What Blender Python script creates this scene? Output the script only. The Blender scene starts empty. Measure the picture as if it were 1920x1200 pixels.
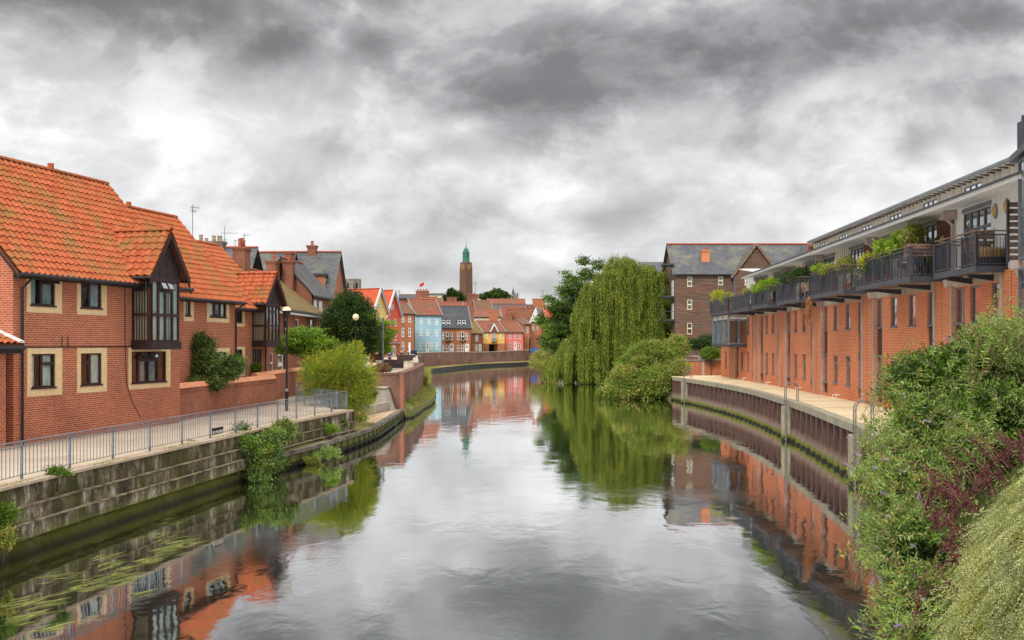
import bpy, math, random
import numpy as np
from mathutils import Vector, Matrix
random.seed(7); RNG = np.random.default_rng(11)
S = bpy.context.scene
COL = S.collection

# ------------------------------------------------------------------ camera, sky, sun, exposure
cam = bpy.data.objects.new('camera', bpy.data.cameras.new('camera'))
COL.objects.link(cam); S.camera = cam
cam.location = (0, 0, 5.2); cam.rotation_euler = (math.radians(90), 0, 0)
cam.data.sensor_width = 36; cam.data.lens = 37.5; cam.data.shift_y = 45 / 1920
cam.data.clip_start = .3; cam.data.clip_end = 9000
S.render.resolution_x = 1024; S.render.resolution_y = 640
S.view_settings.view_transform = 'Standard'; S.view_settings.look = 'None'
S.view_settings.exposure = 0.58; S.view_settings.gamma = 1
SUN_EL, SUN_AZ = 36, 198     # degrees; azimuth clockwise from +Y (the view direction)

def build_world():
    w = bpy.data.worlds.new('World'); S.world = w; w.use_nodes = True
    nt = w.node_tree; nt.nodes.clear(); N = nt.nodes.new; Lk = nt.links.new
    out = N('ShaderNodeOutputWorld')
    def val(x):
        n = N('ShaderNodeValue'); n.outputs[0].default_value = x; return n.outputs[0]
    def M(op, a, b=None, c=None, clamp=False):
        n = N('ShaderNodeMath'); n.operation = op; n.use_clamp = clamp
        for i, x in enumerate((a, b, c)):
            if x is None: continue
            if isinstance(x, (int, float)): n.inputs[i].default_value = x
            else: Lk(x, n.inputs[i])
        return n.outputs[0]
    def noise(vec, scale, detail, rough=.5, dist=0.):
        n = N('ShaderNodeTexNoise'); n.inputs['Scale'].default_value = scale; n.inputs['Detail'].default_value = detail
        n.inputs['Roughness'].default_value = rough; n.inputs['Distortion'].default_value = dist
        Lk(vec, n.inputs['Vector']); return n
    tc = N('ShaderNodeTexCoord'); sp = N('ShaderNodeSeparateXYZ'); Lk(tc.outputs['Generated'], sp.inputs[0])
    x, y, z = sp.outputs
    za = M('MAXIMUM', z, 0.0)
    # cloud layer seen in perspective: direction projected on a plane overhead
    cu = N('ShaderNodeCombineXYZ'); Lk(x, cu.inputs[0]); Lk(y, cu.inputs[1]); Lk(M('MULTIPLY', z, 1.6), cu.inputs[2])
    def off(vec, o):
        n = N('ShaderNodeVectorMath'); n.operation = 'ADD'; n.inputs[1].default_value = o; Lk(vec, n.inputs[0]); return n.outputs[0]
    def mr(v, a, b, lo, hi):
        n = N('ShaderNodeMapRange'); n.interpolation_type = 'SMOOTHSTEP'; n.clamp = True
        for k, q in (('From Min', a), ('From Max', b), ('To Min', lo), ('To Max', hi)): n.inputs[k].default_value = q
        Lk(v, n.inputs[0]); return n.outputs[0]
    n1 = noise(cu.outputs[0], 3.4, 9, .56, .2).outputs[0]                  # cloud banks
    n1s = noise(off(cu.outputs[0], (0, 0, .035)), 3.4, 5, .50, .2).outputs[0]   # the same banks a little higher: their shaded undersides
    n2 = noise(off(cu.outputs[0], (3, 1, 2)), 8.5, 9, .60, .3).outputs[0]
    n3 = noise(off(cu.outputs[0], (1, 5, 0)), 1.6, 3, .5, .1).outputs[0]
    az = M('ARCTAN2', x, y); el = M('ARCSINE', za)
    warp = noise(cu.outputs[0], 5., 8, .58)
    ws = N('ShaderNodeSeparateXYZ'); Lk(warp.outputs['Color'], ws.inputs[0])
    azw = M('ADD', az, M('MULTIPLY', M('SUBTRACT', ws.outputs[0], .5), .24))
    elw = M('ADD', el, M('MULTIPLY', M('SUBTRACT', ws.outputs[1], .5), .11))
    L = None
    # cloud masses of the photograph: azimuth, elevation, radii, brightness change
    blobs = [(.05, .247, .17, .036, -.30), (.22, .262, .18, .036, -.22), (.03, .235, .08, .018, -.10), (-.38, .305, .22, .038, -.30), (-.24, .262, .07, .022, -.16), (-.04, .31, .16, .03, -.10), (.40, .31, .2, .03, -.10),
             (-.17, .272, .035, .045, .14), (.03, .180, .06, .028, -.12), (.24, .172, .08, .026, -.14), (.365, .182, .06, .026, -.20), (.31, .205, .03, .025, .10), (-.14, .178, .05, .014, -.12),
             (-.36, .185, .28, .05, .18), (-.10, .20, .05, .03, .08), (.13, .150, .14, .022, .12), (-.30, .135, .10, .014, -.05), (.02, .118, .22, .018, -.06),
             (-.175, .106, .05, .012, .14), (.045, .100, .035, .011, .13), (.40, .12, .2, .03, .10), (.0, .064, .25, .014, -.12), (-.02, .034, .22, .009, .10)]
    for (a0, e0, ra, re, amp) in blobs:
        da = M('DIVIDE', M('SUBTRACT', azw, a0), ra); de = M('DIVIDE', M('SUBTRACT', elw, e0), re)
        g = M('EXPONENT', M('MULTIPLY', M('ADD', M('MULTIPLY', da, da), M('MULTIPLY', de, de)), -1.0))
        t = M('MULTIPLY', g, amp)
        L = t if L is None else M('ADD', L, t)
    # overcast sky: heavy cloud at mid height, lighter again toward the zenith
    base = M('ADD', M('SUBTRACT', .56, mr(za, .165, .30, 0, .13)), mr(za, .36, .95, 0, .95))
    edge = M('ADD', mr(n1, .44, .56, -.07, .07), mr(n2, .47, .56, -.035, .035))
    relief = M('MULTIPLY', M('SUBTRACT', n1, n1s), 1.15)
    det = M('ADD', M('ADD', edge, relief), M('MULTIPLY', M('SUBTRACT', n2, .5), .24))
    det = M('ADD', det, M('MULTIPLY', M('SUBTRACT', n3, .5), .15))
    fade = mr(za, .0, .22, .45, .90)
    lum = M('ADD', M('ADD', base, M('MULTIPLY', det, fade)), M('MULTIPLY', L, .92))
    lum = M('SMOOTH_MAX', M('ADD', M('MULTIPLY', M('SUBTRACT', lum, .5), 1.05), .53), .14, .14)
    lum = M('ADD', lum, mr(za, .36, .95, 0, .35))
    lum = M('MULTIPLY', lum, M('ADD', .66, M('ADD', M('MULTIPLY', n2, .36), M('MULTIPLY', n1, .34))))
    # tint: blue grey where dark and low, warm white where bright
    cr = N('ShaderNodeValToRGB'); Lk(lum, cr.inputs[0]); e = cr.color_ramp.elements
    e[0].position = .1; e[0].color = (.125, .125, .124, 1); e[1].position = .95; e[1].color = (.97, .965, .965, 1)
    a = e.new(.35); a.color = (.338, .340, .344, 1); b = e.new(.6); b.color = (.60, .60, .605, 1)
    vm = N('ShaderNodeMix'); vm.data_type = 'RGBA'; vm.blend_type = 'MULTIPLY'; vm.inputs[0].default_value = 1
    over = M('MAXIMUM', M('DIVIDE', lum, .95), 1.0)
    cc = N('ShaderNodeCombineXYZ'); [Lk(over, cc.inputs[i]) for i in range(3)]
    Lk(cr.outputs[0], vm.inputs[6]); Lk(cc.outputs[0], vm.inputs[7])
    sky = N('ShaderNodeTexSky'); sky.sky_type = 'NISHITA'; sky.sun_disc = False
    sky.sun_elevation = math.radians(SUN_EL); sky.sun_rotation = math.radians(SUN_AZ)
    b1 = N('ShaderNodeBackground'); Lk(sky.outputs[0], b1.inputs[0]); b1.inputs[1].default_value = .1
    b2 = N('ShaderNodeBackground'); Lk(vm.outputs[2], b2.inputs[0]); b2.inputs[1].default_value = .86
    mx = N('ShaderNodeMixShader'); mx.inputs[0].default_value = .97
    Lk(b1.outputs[0], mx.inputs[1]); Lk(b2.outputs[0], mx.inputs[2]); Lk(mx.outputs[0], out.inputs[0])
build_world()
sl = bpy.data.lights.new('sun', 'SUN'); sl.energy = 1.5; sl.angle = math.radians(14); sl.color = (1, .965, .91)
sun = bpy.data.objects.new('sun', sl); COL.objects.link(sun)
_a = math.radians(SUN_AZ); _e = math.radians(SUN_EL)
sun.rotation_euler = Vector((math.sin(_a) * math.cos(_e), math.cos(_a) * math.cos(_e), math.sin(_e))).to_track_quat('Z', 'Y').to_euler()

# ------------------------------------------------------------------ measuring helpers
FP, HC, HY = 2000., 5.2, 645.
def at(px, py, z):            # a point of known height
    Y = FP * (HC - z) / (py - HY); return Vector(((px - 960) / FP * Y, Y, z))
def atY(px, py, Y):           # a point of known distance
    return Vector(((px - 960) / FP * Y, Y, HC - (py - HY) * Y / FP))
def zat(py, Y): return HC - (py - HY) * Y / FP
def interp(P, y):             # polyline [(y, v...)] -> values at y
    if y <= P[0][0]: return P[0][1:]
    for a, b in zip(P, P[1:]):
        if y <= b[0]:
            k = (y - a[0]) / (b[0] - a[0]); return tuple(p + (q - p) * k for p, q in zip(a[1:], b[1:]))
    return P[-1][1:]

# ------------------------------------------------------------------ object helpers
ORG = {}
def org(o): return ORG.get(o.name, Vector((0, 0, 0))) if o is not None else Vector((0, 0, 0))
def tag(o, label=None, cat=None, group=None, kind=None):
    if label: o['label'] = label
    if cat: o['category'] = cat
    if group: o['group'] = group
    if kind: o['kind'] = kind
    return o
def thing(name, label, cat, loc=(0, 0, 0), group=None):
    o = bpy.data.objects.new(name, None); COL.objects.link(o); o.location = loc
    o.empty_display_size = .2
    ORG[o.name] = Vector(loc); return tag(o, label, cat, group)
def link_mesh(name, me, parent=None, loc=None):
    o = bpy.data.objects.new(name, me); COL.objects.link(o)
    if parent is not None: o.parent = parent; ORG[o.name] = org(parent)
    if loc is not None:
        if parent is not None: o.location = Vector(loc) - org(parent)
        else: o.location = loc
        ORG[o.name] = Vector(loc)
    return o
def copy_tree(o, parent=None):
    c = o.copy(); COL.objects.link(c)
    if parent is not None: c.parent = parent
    for ch in list(o.children): copy_tree(ch, c)
    return c

class MB:
    def __init__(s): s.v = []; s.f = []; s.mi = []; s.cur = 0
    def face(s, *p):
        b = len(s.v); s.v.extend([tuple(q) for q in p]); s.f.append(tuple(range(b, b + len(p)))); s.mi.append(s.cur); return s
    def hexa(s, p):           # 8 corners: bottom 4, top 4
        b = len(s.v); s.v.extend([tuple(q) for q in p])
        for f in ((0, 3, 2, 1), (4, 5, 6, 7), (0, 1, 5, 4), (1, 2, 6, 5), (2, 3, 7, 6), (3, 0, 4, 7)):
            s.f.append(tuple(b + i for i in f)); s.mi.append(s.cur)
        return s
    def box(s, x0, x1, y0, y1, z0, z1):
        return s.hexa([(x0, y0, z0), (x1, y0, z0), (x1, y1, z0), (x0, y1, z0), (x0, y0, z1), (x1, y0, z1), (x1, y1, z1), (x0, y1, z1)])
    def obox(s, o, a, b, c):
        o, a, b, c = map(Vector, (o, a, b, c))
        return s.hexa([o, o + a, o + a + b, o + b, o + c, o + a + c, o + a + b + c, o + b + c])
    def beam(s, p, q, w, h=None, up=(0, 0, 1)):   # rectangular bar centred on p-q
        p, q = Vector(p), Vector(q); h = w if h is None else h
        d = (q - p).normalized(); u = Vector(up)
        if abs(d.dot(u)) > .98: u = Vector((1, 0, 0))
        a = d.cross(u).normalized(); c = a.cross(d).normalized()
        a = a * w; c = c * h
        return s.obox(p - a / 2 - c / 2, q - p, a, c)
    def tube(s, pts, r, n=6, cap=True):
        pts = [Vector(p) for p in pts]; m = len(pts)
        if not hasattr(r, '__len__'): r = [r] * m
        b = len(s.v); prev = None
        for i, p in enumerate(pts):
            d = (pts[min(i + 1, m - 1)] - pts[max(i - 1, 0)])
            d = d.normalized() if d.length > 1e-9 else Vector((0, 0, 1))
            u = prev if prev is not None else (Vector((1, 0, 0)) if abs(d.x) < .9 else Vector((0, 1, 0)))
            u = (u - d * u.dot(d)).normalized(); w = d.cross(u); prev = u
            for k in range(n):
                an = 2 * math.pi * k / n; s.v.append(tuple(p + (u * math.cos(an) + w * math.sin(an)) * r[i]))
        for i in range(m - 1):
            for k in range(n):
                s.f.append((b + i * n + k, b + i * n + (k + 1) % n, b + (i + 1) * n + (k + 1) % n, b + (i + 1) * n + k)); s.mi.append(s.cur)
        if cap:
            s.f.append(tuple(b + k for k in reversed(range(n)))); s.f.append(tuple(b + (m - 1) * n + k for k in range(n))); s.mi += [s.cur] * 2
        return s
    def lathe(s, c, prof, n=12):   # prof [(r,z)]
        c = Vector(c); b = len(s.v); m = len(prof)
        for r, z in prof:
            for k in range(n):
                an = 2 * math.pi * k / n; s.v.append((c.x + r * math.cos(an), c.y + r * math.sin(an), c.z + z))
        for i in range(m - 1):
            for k in range(n):
                s.f.append((b + i * n + k, b + i * n + (k + 1) % n, b + (i + 1) * n + (k + 1) % n, b + (i + 1) * n + k)); s.mi.append(s.cur)
        return s
    def mesh(s, name, mats, off=Vector((0, 0, 0)), smooth=False):
        me = bpy.data.meshes.new(name)
        V = np.array(s.v, dtype=np.float64).reshape(-1, 3) - np.array(off)
        me.from_pydata([tuple(v) for v in V], [], s.f)
        if not isinstance(mats, (list, tuple)): mats = [mats]
        for m in mats: me.materials.append(m)
        if len(mats) > 1: me.polygons.foreach_set('material_index', s.mi)
        if smooth: me.polygons.foreach_set('use_smooth', [True] * len(s.f))
        uv = me.uv_layers.new(name='UVMap'); data = np.zeros((len(me.loops), 2)); k = 0
        for f in s.f:
            p0, p1, p2 = (np.array(s.v[f[i]]) for i in (0, 1, 2))
            nn = np.cross(p1 - p0, p2 - p0); l = np.linalg.norm(nn)
            if l < 1e-12 and len(f) > 3: nn = np.cross(p2 - p0, np.array(s.v[f[3]]) - p0); l = np.linalg.norm(nn)
            nn = nn / l if l > 1e-12 else np.array([0, 0, 1.])
            if nn[2] < 0: nn = -nn
            t = np.array([-nn[1], nn[0], 0.]) if abs(nn[2]) < .97 else np.array([1., 0, 0])
            t /= np.linalg.norm(t)
            if abs(t[0]) > abs(t[1]):
                if t[0] < 0: t = -t
            elif t[1] < 0: t = -t
            w = np.cross(nn, t)
            if w[2] < 0: w = -w
            for i in f:
                p = np.array(s.v[i]); data[k] = (p @ t, p @ w); k += 1
        uv.data.foreach_set('uv', data.ravel()); me.update(); return me
    def build(s, name, mats, parent=None, smooth=False, label=None, cat=None, group=None, kind=None, origin=None):
        if parent is None and origin is not None:
            o = link_mesh(name, s.mesh(name, mats, Vector(origin), smooth)); o.location = origin; ORG[o.name] = Vector(origin)
        elif parent is not None and origin is not None:
            o = link_mesh(name, s.mesh(name, mats, Vector(origin), smooth), parent, origin)
        else:
            o = link_mesh(name, s.mesh(name, mats, org(parent), smooth), parent)
        return tag(o, label, cat, group, kind)

class Fac:                      # a vertical plane: t along, o outward, z up
    def __init__(s, A, B, flip=False):
        s.O = Vector((A[0], A[1], 0)); d = Vector((B[0] - A[0], B[1] - A[1], 0)); s.L = d.length; s.d = d.normalized()
        s.n = Vector((s.d.y, -s.d.x, 0)) * (-1 if flip else 1)
    def p(s, t, o, z): return s.O + s.d * t + s.n * o + Vector((0, 0, z))
    def t(s, px, o=0.):         # where the sight line of column px meets the plane
        k = (px - 960) / FP; O = s.O + s.n * o
        return (k * O.y - O.x) / (s.d.x - k * s.d.y)
    def box(s, mb, t0, t1, o0, o1, z0, z1):
        return mb.hexa([s.p(t0, o0, z0), s.p(t1, o0, z0), s.p(t1, o1, z0), s.p(t0, o1, z0), s.p(t0, o0, z1), s.p(t1, o0, z1), s.p(t1, o1, z1), s.p(t0, o1, z1)])
    def rect(s, mb, t0, t1, z0, z1, o=0.):
        return mb.face(s.p(t0, o, z0), s.p(t1, o, z0), s.p(t1, o, z1), s.p(t0, o, z1))
def wall_face(mb, fc, t0, t1, z0, z1, ops=(), o=0., rev=.12):
    ts = sorted({t0, t1, *[v for q in ops for v in q[:2] if t0 < v < t1]}); zs = sorted({z0, z1, *[v for q in ops for v in q[2:4] if z0 < v < z1]})
    for a, b in zip(ts, ts[1:]):
        for c, d in zip(zs, zs[1:]):
            tm, zm = (a + b) / 2, (c + d) / 2
            if any(q[0] < tm < q[1] and q[2] < zm < q[3] for q in ops): continue
            fc.rect(mb, a, b, c, d, o)
    for a, b, c, d in [q[:4] for q in ops]:
        P = fc.p
        mb.face(P(a, o, c), P(a, o - rev, c), P(a, o - rev, d), P(a, o, d)); mb.face(P(b, o, c), P(b, o - rev, c), P(b, o - rev, d), P(b, o, d))
        mb.face(P(a, o, c), P(b, o, c), P(b, o - rev, c), P(a, o - rev, c)); mb.face(P(a, o, d), P(b, o, d), P(b, o - rev, d), P(a, o - rev, d))
def window(parent, fc, t0, t1, z0, z1, cells, fm, gm, w=.05, o=-.09, dep=.06, sill=None, name='window', label=None, curtains=None, cm=None):
    """cells: (u0,u1,v0,v1) fractions; one ring of frame and one pane each"""
    mb = MB(); P = []
    for (u0, u1, v0, v1) in cells:
        a, b = t0 + (t1 - t0) * u0, t0 + (t1 - t0) * u1; c, d = z0 + (z1 - z0) * v0, z0 + (z1 - z0) * v1
        fc.box(mb, a, b, o, o + dep, c, c + w); fc.box(mb, a, b, o, o + dep, d - w, d)
        fc.box(mb, a, a + w, o, o + dep, c + w, d - w); fc.box(mb, b - w, b, o, o + dep, c + w, d - w)
        P.append((a + w, b - w, c + w, d - w))
    fr = mb.build(name, fm, parent, label=label)
    for (a, b, c, d) in P:
        g = MB(); fc.box(g, a, b, o + dep * .35, o + dep * .5, c, d); g.build('pane', gm, fr)
    if sill:
        g = MB(); fc.box(g, t0 - .05, t1 + .05, o + dep, sill[0], z0 - sill[1], z0 + .004); g.build('sill', sill[2] if len(sill) > 2 else fm, fr)
    if curtains:
        for (u0, u1) in curtains:
            g = MB(); a, b = t0 + (t1 - t0) * u0, t0 + (t1 - t0) * u1; n = max(4, int((b - a) / .07)); pr = []
            for i in range(n + 1): pr.append((a + (b - a) * i / n, o + dep * .3 - .015 - .02 * (i % 2)))
            for (p, q) in zip(pr, pr[1:]): g.face(fc.p(p[0], p[1], z0 + .03), fc.p(q[0], q[1], z0 + .03), fc.p(q[0], q[1], z1 - .03), fc.p(p[0], p[1], z1 - .03))
            g.build('curtain', cm, fr)
    return fr
# ------------------------------------------------------------------ materials
def new_mat(name):
    m = bpy.data.materials.new(name); m.use_nodes = True; nt = m.node_tree
    return m, nt, nt.nodes['Principled BSDF']
def mixc(nt, fac, a, b, mode='MIX'):
    n = nt.nodes.new('ShaderNodeMix'); n.data_type = 'RGBA'; n.blend_type = mode
    for s, v in ((0, fac), (6, a), (7, b)):
        if isinstance(v, (int, float)): n.inputs[s].default_value = v
        elif isinstance(v, tuple): n.inputs[s].default_value = (*v[:3], 1)
        else: nt.links.new(v, n.inputs[s])
    return n.outputs[2]
def mth(nt, op, a, b=None, clamp=False):
    n = nt.nodes.new('ShaderNodeMath'); n.operation = op; n.use_clamp = clamp
    for i, x in enumerate((a, b)):
        if x is None: continue
        if isinstance(x, (int, float)): n.inputs[i].default_value = x
        else: nt.links.new(x, n.inputs[i])
    return n.outputs[0]
def coord(nt, kind='Object', scale=(1, 1, 1)):
    t = nt.nodes.new('ShaderNodeTexCoord'); mp = nt.nodes.new('ShaderNodeMapping'); mp.inputs['Scale'].default_value = scale
    nt.links.new(t.outputs[kind], mp.inputs[0]); return mp.outputs[0]
def world_pos(nt, scale=(1, 1, 1)):
    g = nt.nodes.new('ShaderNodeNewGeometry'); mp = nt.nodes.new('ShaderNodeMapping'); mp.inputs['Scale'].default_value = scale
    nt.links.new(g.outputs['Position'], mp.inputs[0]); return mp.outputs[0]
def noi(nt, vec, scale=5., detail=4., rough=.5, dist=0.):
    n = nt.nodes.new('ShaderNodeTexNoise'); n.inputs['Scale'].default_value = scale; n.inputs['Detail'].default_value = detail
    n.inputs['Roughness'].default_value = rough; n.inputs['Distortion'].default_value = dist; nt.links.new(vec, n.inputs['Vector']); return n.outputs[0]
def ramp(nt, fac, stops):
    n = nt.nodes.new('ShaderNodeValToRGB'); nt.links.new(fac, n.inputs[0]); e = n.color_ramp.elements
    e[0].position, e[0].color = stops[0][0], (*stops[0][1], 1); e[1].position, e[1].color = stops[-1][0], (*stops[-1][1], 1)
    for p, c in stops[1:-1]:
        q = e.new(p); q.color = (*c, 1)
    return n.outputs[0]
def step(nt, v, a, b):
    n = nt.nodes.new('ShaderNodeMapRange'); n.inputs['From Min'].default_value = a; n.inputs['From Max'].default_value = b; n.clamp = True
    nt.links.new(v, n.inputs[0]); return n.outputs[0]
def bump(nt, bsdf, h, strength=.3, dist=.02):
    n = nt.nodes.new('ShaderNodeBump'); n.inputs['Strength'].default_value = strength; n.inputs['Distance'].default_value = dist
    nt.links.new(h, n.inputs['Height']); nt.links.new(n.outputs[0], bsdf.inputs['Normal'])
def rnd(nt):
    g = nt.nodes.new('ShaderNodeNewGeometry'); o = nt.nodes.new('ShaderNodeObjectInfo')
    return mth(nt, 'FRACT', mth(nt, 'ADD', g.outputs['Random Per Island'], o.outputs['Random']))
def plain(name, c, rough=.6, var=.12, scale=6., metal=0., spec=.4):
    m, nt, b = new_mat(name)
    v = noi(nt, coord(nt), scale, 5); c2 = tuple(min(1, x * (1 + var * 2)) for x in c); c1 = tuple(x * (1 - var * 2) for x in c)
    nt.links.new(ramp(nt, v, [(.3, c1), (.7, c2)]), b.inputs['Base Color'])
    b.inputs['Roughness'].default_value = rough; b.inputs['Metallic'].default_value = metal; b.inputs['Specular IOR Level'].default_value = spec
    bump(nt, b, noi(nt, coord(nt), scale * 6, 4), .15, .01); return m
def brick(name, c1, c2, mortar, bw=.225, rh=.075, ms=.010, stain=.35, rough=.85, bstr=.5, pale=None):
    m, nt, b = new_mat(name)
    uv = coord(nt, 'UV'); t = nt.nodes.new('ShaderNodeTexBrick'); nt.links.new(uv, t.inputs['Vector'])
    t.inputs['Scale'].default_value = 1; t.inputs['Brick Width'].default_value = bw; t.inputs['Row Height'].default_value = rh
    t.inputs['Mortar Size'].default_value = ms; t.inputs['Mortar Smooth'].default_value = .15; t.inputs['Bias'].default_value = -.1
    t.inputs['Color1'].default_value = (*c1, 1); t.inputs['Color2'].default_value = (*c2, 1); t.inputs['Mortar'].default_value = (*mortar, 1)
    wp = world_pos(nt); big = noi(nt, wp, .35, 6, .6); fine = noi(nt, wp, 9., 5, .65)
    col = mixc(nt, step(nt, big, .42, .72), t.outputs['Color'], mixc(nt, 1., t.outputs['Color'], (1 - stain, 1 - stain * .95, 1 - stain * .9), 'MULTIPLY'))
    col = mixc(nt, .30, col, ramp(nt, fine, [(.25, (.25, .25, .25)), (.75, (1., 1., 1.))]), 'OVERLAY')
    if pale:
        pl = step(nt, noi(nt, wp, .8, 7, .7), .56, .70); col = mixc(nt, mth(nt, 'MULTIPLY', pl, pale), col, (.55, .47, .40))
    nt.links.new(col, b.inputs['Base Color']); b.inputs['Roughness'].default_value = rough; b.inputs['Specular IOR Level'].default_value = .2
    bump(nt, b, mth(nt, 'SUBTRACT', 1., t.outputs['Fac']), bstr, .012); return m
def tilemat(name, c1, c2, moss=(.20, .17, .05), amt=.3, dark=(.10, .04, .02)):
    m, nt, b = new_mat(name); wp = world_pos(nt); r = rnd(nt)
    col = ramp(nt, r, [(0., c1), (.5, tuple((p + q) / 2 for p, q in zip(c1, c2))), (1., c2)])
    ms = step(nt, noi(nt, wp, .9, 7, .65), .62 - amt * .4, .78 - amt * .25)
    col = mixc(nt, mth(nt, 'MULTIPLY', ms, .75), col, moss)
    col = mixc(nt, mth(nt, 'MULTIPLY', step(nt, noi(nt, wp, 7., 6, .7), .55, .8), .5), col, dark)
    nt.links.new(col, b.inputs['Base Color']); b.inputs['Roughness'].default_value = .85; b.inputs['Specular IOR Level'].default_value = .2
    bump(nt, b, noi(nt, wp, 25., 4), .25, .01); return m
def coursed(name, c1, c2, joint, moss, amt, w=.24, h=.26, rough=.8, round_=False):
    """tile or slate courses too far away to pick apart"""
    m, nt, b = new_mat(name); uv = coord(nt, 'UV'); t = nt.nodes.new('ShaderNodeTexBrick'); nt.links.new(uv, t.inputs['Vector'])
    t.inputs['Scale'].default_value = 1; t.inputs['Brick Width'].default_value = w; t.inputs['Row Height'].default_value = h
    t.inputs['Mortar Size'].default_value = .022; t.inputs['Mortar Smooth'].default_value = .6
    t.offset = 0 if round_ else .5
    t.inputs['Color1'].default_value = (*c1, 1); t.inputs['Color2'].default_value = (*c2, 1); t.inputs['Mortar'].default_value = (*joint, 1)
    wp = world_pos(nt); col = mixc(nt, mth(nt, 'MULTIPLY', step(nt, noi(nt, wp, .45, 7, .7), .60 - amt * .35, .74 - amt * .2), .8), t.outputs['Color'], moss)
    col = mixc(nt, .5, col, ramp(nt, noi(nt, wp, 2.2, 7, .7), [(.3, (.22, .22, .22)), (.7, (.85, .85, .85))]), 'OVERLAY')
    nt.links.new(col, b.inputs['Base Color']); b.inputs['Roughness'].default_value = rough; b.inputs['Specular IOR Level'].default_value = .25
    bump(nt, b, mth(nt, 'SUBTRACT', 1., t.outputs['Fac']), .8, .03); return m
def leafmat(name, cols, rough=.5, trans=.25, clump=.8, clump_scale=.8):
    m, nt, b = new_mat(name); r = rnd(nt); n = len(cols)
    c = ramp(nt, r, [(i / (n - 1), cols[i]) for i in range(n)])
    cl = noi(nt, world_pos(nt), clump_scale, 3, .6)
    c = mixc(nt, clump, c, ramp(nt, cl, [(.32, (.30, .34, .30)), (.70, (.72, .70, .62))]), 'OVERLAY')
    nt.links.new(c, b.inputs['Base Color']); b.inputs['Roughness'].default_value = rough; b.inputs['Specular IOR Level'].default_value = .3
    tr = nt.nodes.new('ShaderNodeBsdfTranslucent'); nt.links.new(mixc(nt, 1., c, (1.5, 1.45, .7), 'MULTIPLY'), tr.inputs[0])
    mx = nt.nodes.new('ShaderNodeMixShader'); mx.inputs[0].default_value = trans
    nt.links.new(b.outputs[0], mx.inputs[1]); nt.links.new(tr.outputs[0], mx.inputs[2])
    nt.links.new(mx.outputs[0], nt.nodes['Material Output'].inputs[0]); return m
def glassmat(name, tint=(.02, .025, .03), refl=.10, clear=True, rough=.02):
    m, nt, b = new_mat(name); gl = nt.nodes.new('ShaderNodeBsdfGlossy'); gl.inputs['Roughness'].default_value = rough; gl.inputs[0].default_value = (.9, .95, .97, 1)
    lw = nt.nodes.new('ShaderNodeLayerWeight'); lw.inputs[0].default_value = .5; fr = nt.nodes.new('ShaderNodeMath'); fr.operation = 'POWER'; fr.inputs[1].default_value = 3.5; nt.links.new(lw.outputs['Facing'], fr.inputs[0]); mx = nt.nodes.new('ShaderNodeMixShader')
    wv = noi(nt, world_pos(nt), 1.3, 2); bp = nt.nodes.new('ShaderNodeBump'); bp.inputs['Strength'].default_value = .05; bp.inputs['Distance'].default_value = .05
    nt.links.new(wv, bp.inputs['Height']); nt.links.new(bp.outputs[0], gl.inputs['Normal'])
    nt.links.new(mth(nt, 'ADD', fr.outputs[0], refl, True), mx.inputs[0])
    if clear:
        t = nt.nodes.new('ShaderNodeBsdfTransparent'); t.inputs[0].default_value = (.85, .9, .88, 1)
    else:
        t = b; b.inputs['Base Color'].default_value = (*tint, 1); b.inputs['Roughness'].default_value = .3
    nt.links.new(t.outputs[0], mx.inputs[1]); nt.links.new(gl.outputs[0], mx.inputs[2]); nt.links.new(mx.outputs[0], nt.nodes['Material Output'].inputs[0])
    return m
M = {}
M['brick_left'] = brick('red_brick', (.47, .115, .05), (.33, .07, .035), (.60, .37, .25), stain=.30)
M['brick_garden'] = brick('weathered_brick', (.40, .10, .05), (.28, .07, .04), (.42, .28, .20), stain=.4, pale=.45)
M['brick_old'] = brick('old_brick', (.26, .085, .05), (.34, .11, .06), (.30, .19, .13), stain=.4)
M['brick_quay'] = brick('quay_brick', (.19, .085, .058), (.26, .12, .08), (.22, .16, .12), stain=.55, pale=.3)
M['brick_right'] = brick('orange_brick', (.66, .165, .055), (.52, .112, .04), (.74, .46, .29), stain=.20, ms=.009)
M['brick_orange_old'] = brick('orange_old_brick', (.48, .15, .06), (.38, .11, .05), (.42, .25, .15), stain=.3)
M['brick_buff'] = brick('buff_brick', (.84, .62, .34), (.75, .53, .27), (.74, .56, .36), bw=.075, rh=.225, stain=.08, ms=.006)
M['coping_orange'] = plain('orange_coping', (.72, .30, .15), .8, .1)
M['tile_orange'] = tilemat('orange_pantile', (.52, .145, .055), (.37, .088, .036), amt=.34)
M['tile_dormer'] = tilemat('dormer_pantile', (.52, .14, .055), (.34, .075, .03), amt=.35)
M['tile_moss'] = coursed('mossy_tiles', (.30, .13, .06), (.22, .10, .05), (.07, .04, .025), (.20, .17, .05), .75, .2, .17)
M['tile_red_far'] = coursed('old_red_tiles', (.38, .115, .06), (.25, .075, .042), (.09, .035, .03), (.15, .10, .06), .6, .24, .30, round_=True)
M['tile_bright_far'] = coursed('bright_red_tiles', (.66, .12, .05), (.56, .10, .04), (.25, .05, .03), (.4, .12, .05), .1, .26, .34, round_=True)
M['tile_brown_far'] = coursed('brown_tiles', (.24, .10, .065), (.18, .08, .055), (.08, .04, .03), (.16, .12, .05), .5)
M['slate'] = coursed('slate_roof', (.085, .09, .105), (.12, .12, .13), (.035, .035, .04), (.19, .18, .12), .35, .3, .2, .55)
M['slate_dark'] = coursed('dark_slate_roof', (.06, .065, .075), (.08, .085, .095), (.03, .03, .035), (.11, .11, .09), .25, .3, .2, .5)
M['brown_frame'] = plain('dark_brown_frame', (.045, .018, .022), .45, .15, 3.)
M['brown_board'] = plain('dark_stained_board', (.030, .018, .018), .6, .25, 4.)
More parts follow.
